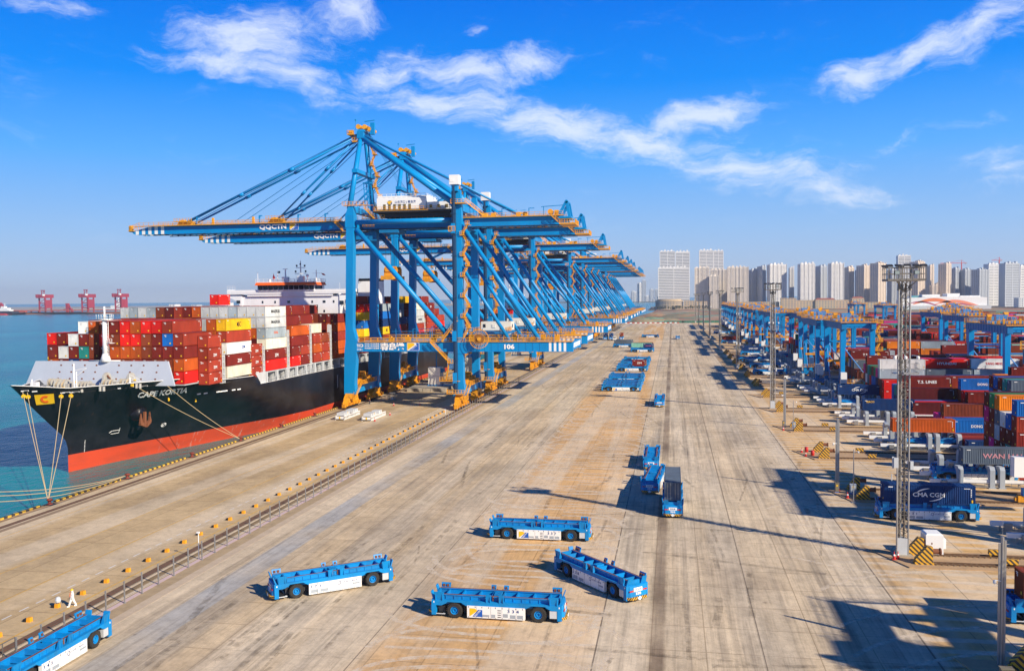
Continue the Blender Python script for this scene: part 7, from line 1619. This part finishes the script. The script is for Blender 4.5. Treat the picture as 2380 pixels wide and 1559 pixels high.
TOW = [(-34,8,2500,159,'hw','left half of the tall white pair behind the wide white slab',0),(9,48,2500,157,'hw','right half of the tall white pair behind the wide white slab',0),(-36,44,2330,108,'hw','wide white banded slab tower standing alone at the left of the skyline',0),
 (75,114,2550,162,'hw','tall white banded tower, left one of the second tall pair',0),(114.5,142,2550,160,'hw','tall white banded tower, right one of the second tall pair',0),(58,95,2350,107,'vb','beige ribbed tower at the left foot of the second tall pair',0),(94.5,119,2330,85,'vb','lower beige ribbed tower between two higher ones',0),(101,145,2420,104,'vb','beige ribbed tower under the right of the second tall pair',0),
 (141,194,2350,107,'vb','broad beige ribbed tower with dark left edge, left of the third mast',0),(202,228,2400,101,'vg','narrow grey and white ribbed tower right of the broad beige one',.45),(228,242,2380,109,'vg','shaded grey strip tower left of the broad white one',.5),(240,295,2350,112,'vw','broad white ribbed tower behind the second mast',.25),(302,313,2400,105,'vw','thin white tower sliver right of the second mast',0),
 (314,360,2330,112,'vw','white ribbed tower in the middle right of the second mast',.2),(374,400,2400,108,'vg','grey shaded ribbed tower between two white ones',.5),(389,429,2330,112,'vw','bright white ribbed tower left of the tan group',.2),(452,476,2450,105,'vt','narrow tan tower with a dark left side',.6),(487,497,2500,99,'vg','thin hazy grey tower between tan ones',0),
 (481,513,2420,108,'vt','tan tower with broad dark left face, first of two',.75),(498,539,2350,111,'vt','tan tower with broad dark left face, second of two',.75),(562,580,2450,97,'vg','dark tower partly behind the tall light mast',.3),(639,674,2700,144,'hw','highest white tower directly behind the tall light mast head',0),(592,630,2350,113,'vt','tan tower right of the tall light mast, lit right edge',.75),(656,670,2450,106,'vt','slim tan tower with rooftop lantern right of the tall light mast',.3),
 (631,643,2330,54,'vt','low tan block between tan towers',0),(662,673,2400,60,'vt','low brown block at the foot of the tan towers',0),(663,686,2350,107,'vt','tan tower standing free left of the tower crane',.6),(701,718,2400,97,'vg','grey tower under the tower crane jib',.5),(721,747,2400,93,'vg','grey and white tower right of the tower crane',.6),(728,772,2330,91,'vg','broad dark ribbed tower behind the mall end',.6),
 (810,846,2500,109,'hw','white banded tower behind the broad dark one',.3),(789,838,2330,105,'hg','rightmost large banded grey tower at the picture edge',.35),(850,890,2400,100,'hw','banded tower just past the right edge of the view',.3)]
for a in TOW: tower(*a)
# low beige city blocks
ROOFR = mat('roof_red', (.30,.09,.06), .8)
def lowblock(X0, X1, Y, h_, dep, label, roof=False, bay_=6.5, mt=None):
    t = thing('low_building', label, 'building', ((X0+X1)/2, Y, 0)); w = X1-X0; mt = mt or mat('facade_sand', (.52,.40,.26), .8, dirt=.2, scale=.05)
    mb = MB(); mb.box(-w/2, w/2, 0, dep, 0, h_); mb.box(-w/2-.4, w/2+.4, -.4, dep+.4, h_-1.2, h_-.4); mb.box(-w/2-.3, w/2+.3, -.3, 0, h_*.36, h_*.36+.6); mb.build('wall', mt, t)
    mb = MB(); nf = max(2, int(h_/4.2)); n = int(w/bay_)
    for i in range(n):
        for f_ in range(nf): x = -w/2+(i+.3)*w/n; mb.box(x, x+w/n*.42, -.05, .0, 1.5+f_*4.2, 3.9+f_*4.2)
    mb.build('window', TGL, t)
    if roof: mb = MB(); mb.hexa([(-w/2,0,h_),(w/2,0,h_),(w/2,dep,h_),(-w/2,dep,h_)], [(-w/2+5,dep*.4,h_+4),(w/2-5,dep*.4,h_+4),(w/2-5,dep*.6,h_+4),(-w/2+5,dep*.6,h_+4)]); mb.build('roof', ROOFR, t)
    return t
t = thing('round_building', 'curved sandy building with arched windows at the foot of the wide slab tower', 'building', (-8, 2300, 0)); mb = MB(); pts = [(34*math.cos(a), -20*math.sin(a)) for a in [PI-i*PI/14 for i in range(15)]]; pts = [(x, y) for x, y in pts]
mb.prism(pts, 'z', 0, 21); mb.prism([(x*1.03, y*1.03) for x, y in pts], 'z', 21, 22.6); mb.prism([(x*.9, y*.9) for x, y in pts], 'z', 22.6, 26); mb.build('wall', mat('facade_sand', (.52,.40,.26), .8), t)
mb = MB()
for i in range(1, 28):
    a = PI-i*PI/28
    for z in (3, 8, 13, 17): x, y = 34.2*math.cos(a), -20.2*math.sin(a); mb.box(x-.9, x+.9, y-.15, y+.25, z, z+2.8)
mb.build('window', TGL, t)
for a in ((30,57,2290,22,20,'sandy block joined to the right of the round building',False),(57,88,2300,20,18,'low sandy block behind the thin far masts',False),(8,60,2268,8,10,'low pale wall-like building before the round one',False),(264,300,2255,26,20,'sandy block with small domes behind the second mast',False),(300,345,2262,20,20,'plain sandy block among the low buildings',False),
 (345,392,2258,21,22,'sandy building with a red hipped roof, left one',True),(392,430,2262,20,20,'plain sandy link block between red roofs',False),(430,458,2258,24,20,'sandy building with a red roof beside the tan tower',True),(160,262,2275,17,18,'long low sandy row behind the gantries',False),(458,500,2264,14,16,'low grey sheds behind the stacks, left of the mall',False)): lowblock(*a)
lowblock(775, 870, 2180, 22, 30, 'white banded office block at the right edge beyond the mall', False, 5, TW)
# shopping mall with flowing orange bands
t = thing('mall_building', 'long white building with sweeping orange and plum waves behind the container stacks', 'building', (0,0,0))
mb = MB(); mb.prism([(484,0),(650,0),(650,24),(636,25.5),(560,26.5),(500,24.5),(484,21)], 'y', 2000, 2060); mb.box(525,560,2010,2040,26,31); mb.box(575,600,2012,2045,26,33); mb.box(600,640,2010,2050,25,28); mb.build('wall', WHITE, t)
def wave(x0, x1, z0, amp, th, ph, m_, nm):
    mb = MB(); n = 30; vs = []
    for i in range(n+1):
        u = i/n; x = x0+(x1-x0)*u; zc = z0+amp*math.sin(PI*(u*1.15+ph)); h2 = th*math.sin(PI*u)**.7/2+.05; vs += [(x,1999.7,max(.5,zc-h2)), (x,1999.7,max(.8,zc+h2))]
    mb.add(vs, [(2*i,2*i+2,2*i+3,2*i+1) for i in range(n)]); mb.build(nm, m_, t)
OW = mat('wave_orange', (.80,.20,.05), .6); PW = mat('wave_plum', (.42,.08,.14), .6)
wave(502,600,10,10,7,0,OW,'orange_wave'); wave(545,645,8,9,5.5,.05,mat('wave_coral', (.82,.25,.13), .6),'coral_wave'); wave(560,640,7,4.5,2.8,.1,PW,'plum_wave'); wave(490,570,7,9,3.2,.1,PW,'plum_wave')
mb = MB(); mb.box(484,655,1990,1999.5,0,7.5); mb.build('podium', LGREY, t)
mb = MB(); mb.hexa([(500,2015,25),(535,2015,25),(535,2040,25),(500,2040,25)], [(510,2020,29),(528,2020,29),(528,2036,29),(510,2036,29)]); mb.build('skylight', mat('skylight_green', (.12,.34,.36), .2), t)
def tcrane(x, y, h_, l1, l2, label):
    t = thing('tower_crane', label, 'tower crane', (x,y,0), .1); mb = MB(); mb.box(-1,1,-1,1,0,h_); mb.build('mast', RED, t); mb = MB(); mb.beam((-l1,0,h_),(l2,0,h_),1.4); mb.beam((0,0,h_),(0,0,h_+8),1.2); mb.beam((0,0,h_+8),(-l1*.7,0,h_+.6),.4); mb.beam((0,0,h_+8),(l2*.8,0,h_+.6),.4); mb.build('jib', RED, t); mb = MB(); mb.box(l2-5,l2-1,-1,1,h_-3,h_); mb.build('counterweight', GREY, t)
tcrane(779, 2600, 116, 56, 14, 'thin red tower crane above the grey towers, jib pointing left'); tcrane(874, 2600, 122, 20, 8, 'second tower crane near the right edge behind towers')
# hazy far skyline across the bay
RF = random.Random(12)
for i in range(34):
    x = -520+i*13.5+RF.uniform(-5, 5); h_ = 18+RF.random()**2*60
    if i in (22, 24): h_ = 128
    if i == 25: h_ = 148
    if i in (8, 15, 29, 31): h_ = 85
    t = thing('skyline_tower', f'pale hazy skyline block across the bay, {ORD[i+1]} from the left', 'building', (x*1.02, 6000, -2), RF.uniform(0,.5), 'hazy far skyline blocks'); w = RF.uniform(7, 15)
    mb = MB(); mb.box(-w, w, 0, 20, 0, h_); mb.box(-w*.6, w*.6, 3, 16, h_, h_+5); mb.build('wall', TG if i % 3 else TW, t)
    mb = MB(); [mb.box(-w+2+q*w*.5, -w+2+q*w*.5+w*.22, -.3, 0, 3, h_-3) for q in range(4)]; mb.build('window', TGL, t)
mb = MB(); mb.prism([(-1200,5990),(600,5990),(700,7000),(-1300,7000)], 'z', -8, 2); struct(mb.build('far_shore', mat('far_shore_green', (.10,.12,.10), .9)))

# ------------------------------------------------------------------ ore terminal across the water, left
ORE = mat('ore_red', (.34,.025,.05), .8, dirt=.3, scale=.05); OREL = mat('ore_red_light', (.45,.09,.05), .8, dirt=.3, scale=.05)
mb = MB(); mb.prism([(-2600,2380),(-1560,2440),(-1550,2470),(-2600,2600)], 'z', -6, 4); mb.box(-2240,-2180,2375,2390,-6,3); struct(mb.build('ore_jetty', mat('jetty_brown', (.30,.12,.07), .9, dirt=.4, scale=.05)))
mb = MB()
for i in range(26): mb.box(-2500+i*25,-2497+i*25,2415,2418,4,9)
mb.box(-2520,-1600,2412,2420,8,11.5); mb.box(-2180,-1960,2405,2414,5,8); tag(mb.build('conveyor', OREL), 'long low orange-red conveyor gallery on the far jetty', 'conveyor')
def unloader(px, label, s_=1.0):
    t = thing('ship_unloader', label, 'unloader', (px, 2440, 0), .0, 'dark red ship unloaders on the far jetty')
    mb = MB()
    for x in (0, 21):
        for y in (0, 26): mb.box(x-1.7, x+1.7, y-1.7, y+1.7, 3, 41)
    for z in (13, 26): mb.box(0,21,-1,1,z,z+2.5); mb.beam((0,0,z+2),(21,0,z+13),1.2)
    mb.box(19,23,-2,28,14,36); mb.beam((22,0,5),(17,12,34),2.5); mb.build('portal', ORE, t)
    mb = MB(); mb.box(-4,20,-8,40,41,50); mb.box(-5,0,-10,4,42,50.5); mb.build('bridge_house', ORE, t)
    mb = MB()
    for x in (7, 16): mb.beam((x,2,50),(x+1,2,61),1.6)
    mb.beam((5,2,60.5),(19,2,60.5),2.2); mb.beam((8,2,52),(17,2,60),.9); mb.build('top_frame', ORE, t)
    mb = MB(); mb.box(17,20.5,-8.5,0,46.5,50.3); mb.build('white_cab', WHITE, t); t.scale = (1, 1, 1.18)
for px, l in ((-1938,'leftmost dark red unloader on the far jetty, behind the dark bulk ship'),(-1790,'middle dark red unloader on the far jetty'),(-1676,'right dark red unloader on the far jetty above the grey containers')): unloader(px, l)
t = thing('stacker', 'red sloping stacker between two unloaders on the far jetty', 'stacker', (-1840,2440,0)); mb = MB()
mb.box(-4,4,-4,4,4,31); mb.beam((3,0,27),(15,0,6),3.5); mb.beam((12,0,14),(16,0,4),6); mb.beam((-35,0,6),(-4,0,14),1.5); mb.beam((-4,0,30),(8,0,24),2); mb.build('stacker_frame', ORE, t)
t = thing('left_loader', 'red loader cut by the left picture edge', 'unloader', (-2058,2425,0)); mb = MB(); mb.hexa([(-16,-3,3),(12,-3,3),(12,3,3),(-16,3,3)],[(-10,-3,32),(2,-3,32),(2,3,32),(-10,3,32)]); mb.box(-10,-2,-4,4,31,35); mb.build('loader_frame', ORE, t)
t = thing('bulk_ship', 'long dark bulk carrier with white deckhouse at the far jetty', 'ship', (0,0,0))
mb = MB(); mb.prism([(-2600,2330),(-1955,2342),(-1938,2352),(-1955,2366),(-2600,2370)], 'z', 3, 9.5); mb.build('hull', mat('bulk_hull_black', (.02,.025,.04), .5), t)
mb = MB(); mb.prism([(-2600,2330.5),(-1975,2342),(-1962,2352),(-1975,2365),(-2600,2369)], 'z', -4, 3); mb.build('boot_topping', RED, t)
mb = MB(); mb.box(-2003,-1965,2345,2362,9.5,14); mb.box(-1998,-1972,2346,2360,14,19); mb.box(-1996,-1984,2347,2359,19,24); mb.tube((-1986,2352,24),(-1986,2352,33),.8,8); mb.build('deckhouse', WHITE, t)
mb = MB(); RQ2 = random.Random(2)
for i in range(9): mb.box(-2150+i*17,-2138+i*17,2345,2360,9.5,15)
mb.build('hatch_covers', GREY, t)
for i in range(40):
    x = -2900+i*52; w = RF.uniform(18, 45)
    if i % 3 == 0: lowblock(x, x+w, 4600+RF.uniform(0,300), RF.uniform(8, 26), 60, f'pale hazy terminal building on the far left shore, {ORD[i//3+1]} from the left', False, 14, TG if i % 2 else TW)['group'] = 'hazy buildings on the far left shore'
mb = MB(); mb.prism([(-6500,4300),(-900,4500),(-800,5400),(-6500,6000)], 'z', -8, 6); mb.prism([(-6000,3400),(-2700,3600),(-2400,3750),(-6000,4000)], 'z', -8, 5); struct(mb.build('far_breakwater', mat('breakwater_stone', (.34,.32,.30), .9, dirt=.3, scale=.02)))
t = lowblock(-3640,-3290,3700,32,60,'long brown shed on the far left shore', False, 30, mat('shed_brown', (.30,.17,.15), .8))
t = thing('far_white_ship', 'tiny white ship superstructure showing above the grey ship containers', 'ship', (-2360,3450,0)); mb = MB(); mb.prism([(-60,-10),(120,-10),(130,0),(120,10),(-60,10)], 'z', -3, 8); mb.box(-28,24,-8,8,8,20); mb.box(-10,14,-6,6,20,30); mb.tube((4,0,30),(4,0,52),2,6); mb.build('superstructure', WHITE, t)

# ------------------------------------------------------------------ fences and bits at the end of the apron
t = thing('net_fence', 'long green net fence along the far end of the apron', 'fence', (0,1094,0)); mb = MB(); mb.box(-10,60,0,.1,0,2.6); mb.build('net', mat('green_net', (.05,.20,.13), .9, dirt=.5, scale=.2), t); mb = MB(); [mb.box(-10+i*3,-9.85+i*3,-.08,0,0,2.8) for i in range(24)]; mb.build('posts', STEEL, t)
for i in range(22):
    mb = MB(); mb.hexa([(-1.3,-.3,0),(1.3,-.3,0),(1.3,.3,0),(-1.3,.3,0)],[(-1.3,-.12,.9),(1.3,-.12,.9),(1.3,.12,.9),(-1.3,.12,.9)]); o = mb.build('water_barrier', RED if i % 2 else WHITE); o.location = (-56+i*3,1090.5,0); tag(o, f"{'red' if i % 2 else 'white'} road barrier closing the far end of the apron, {ORD[i+1]} from the left", 'barrier', 'red and white barriers closing the far apron')
# small trees around the round building
LEAF = mat('tree_foliage', (.055,.075,.03), .9, dirt=.6, scale=.3); BARK = mat('tree_bark', (.08,.05,.03), .9)
def tree_(h_, n, seed):
    rr = random.Random(seed); t = thing('tree', 'x', 'tree'); mb = MB(); mb.tube((0,0,0),(0,0,h_*.5),.22,6,r2=.12); [mb.tube((0,0,h_*.35),(rr.uniform(-1.5,1.5),rr.uniform(-1.5,1.5),h_*.7),.1,5,r2=.04) for _ in range(4)]; mb.build('trunk', BARK, t); mb = MB()
    for _ in range(n):
        a = rr.uniform(0, 2*PI); r_ = rr.random()**.5*h_*.32; z = h_*(.35+.6*rr.random()); k = 1-abs(z/h_-.6)*.9; c_ = Vector((r_*k*math.cos(a), r_*k*math.sin(a), z)); d = Vector((rr.uniform(-1,1),rr.uniform(-1,1),rr.uniform(-.6,.6)))*.45; e = Vector((rr.uniform(-1,1),rr.uniform(-1,1),rr.uniform(-1,1)))*.45
        mb.add([c_-d, c_+e, c_+d, c_-e], [(0,1,2,3)])
    mb.build('crown', LEAF, t); return t
tr0 = tree_(8, 260, 1)
for i in range(26):
    x = -42+i*5.2+RF.uniform(-2,2); y = 2262+RF.uniform(-30,-8); l = f'small dark tree before the low sandy buildings, {ORD[i+1]} from the left'
    if i == 0: tr0.location = (x,y,0); tr0['label'] = l; tr0['group'] = 'small trees by the low buildings'
    else: dup(tr0, (x,y,0), RF.uniform(0,6), l, 'small trees by the low buildings').scale = (RF.uniform(.8,1.4),)*3

# ------------------------------------------------------------------ air
m = bpy.data.materials.new('haze_air'); m.use_nodes = True; nt = m.node_tree; nt.nodes.clear(); pv = nt.nodes.new('ShaderNodeVolumePrincipled'); pv.inputs['Color'].default_value = (.74,.84,1,1); pv.inputs['Density'].default_value = .000075; pv.inputs['Anisotropy'].default_value = .2
ou = nt.nodes.new('ShaderNodeOutputMaterial'); nt.links.new(pv.outputs[0], ou.inputs['Volume'])
mb = MB(); mb.box(-7500, 3500, -420, 7600, -9.6, 167); tag(mb.build('haze', m), 'thin blue-grey haze over the harbour', kind='stuff')
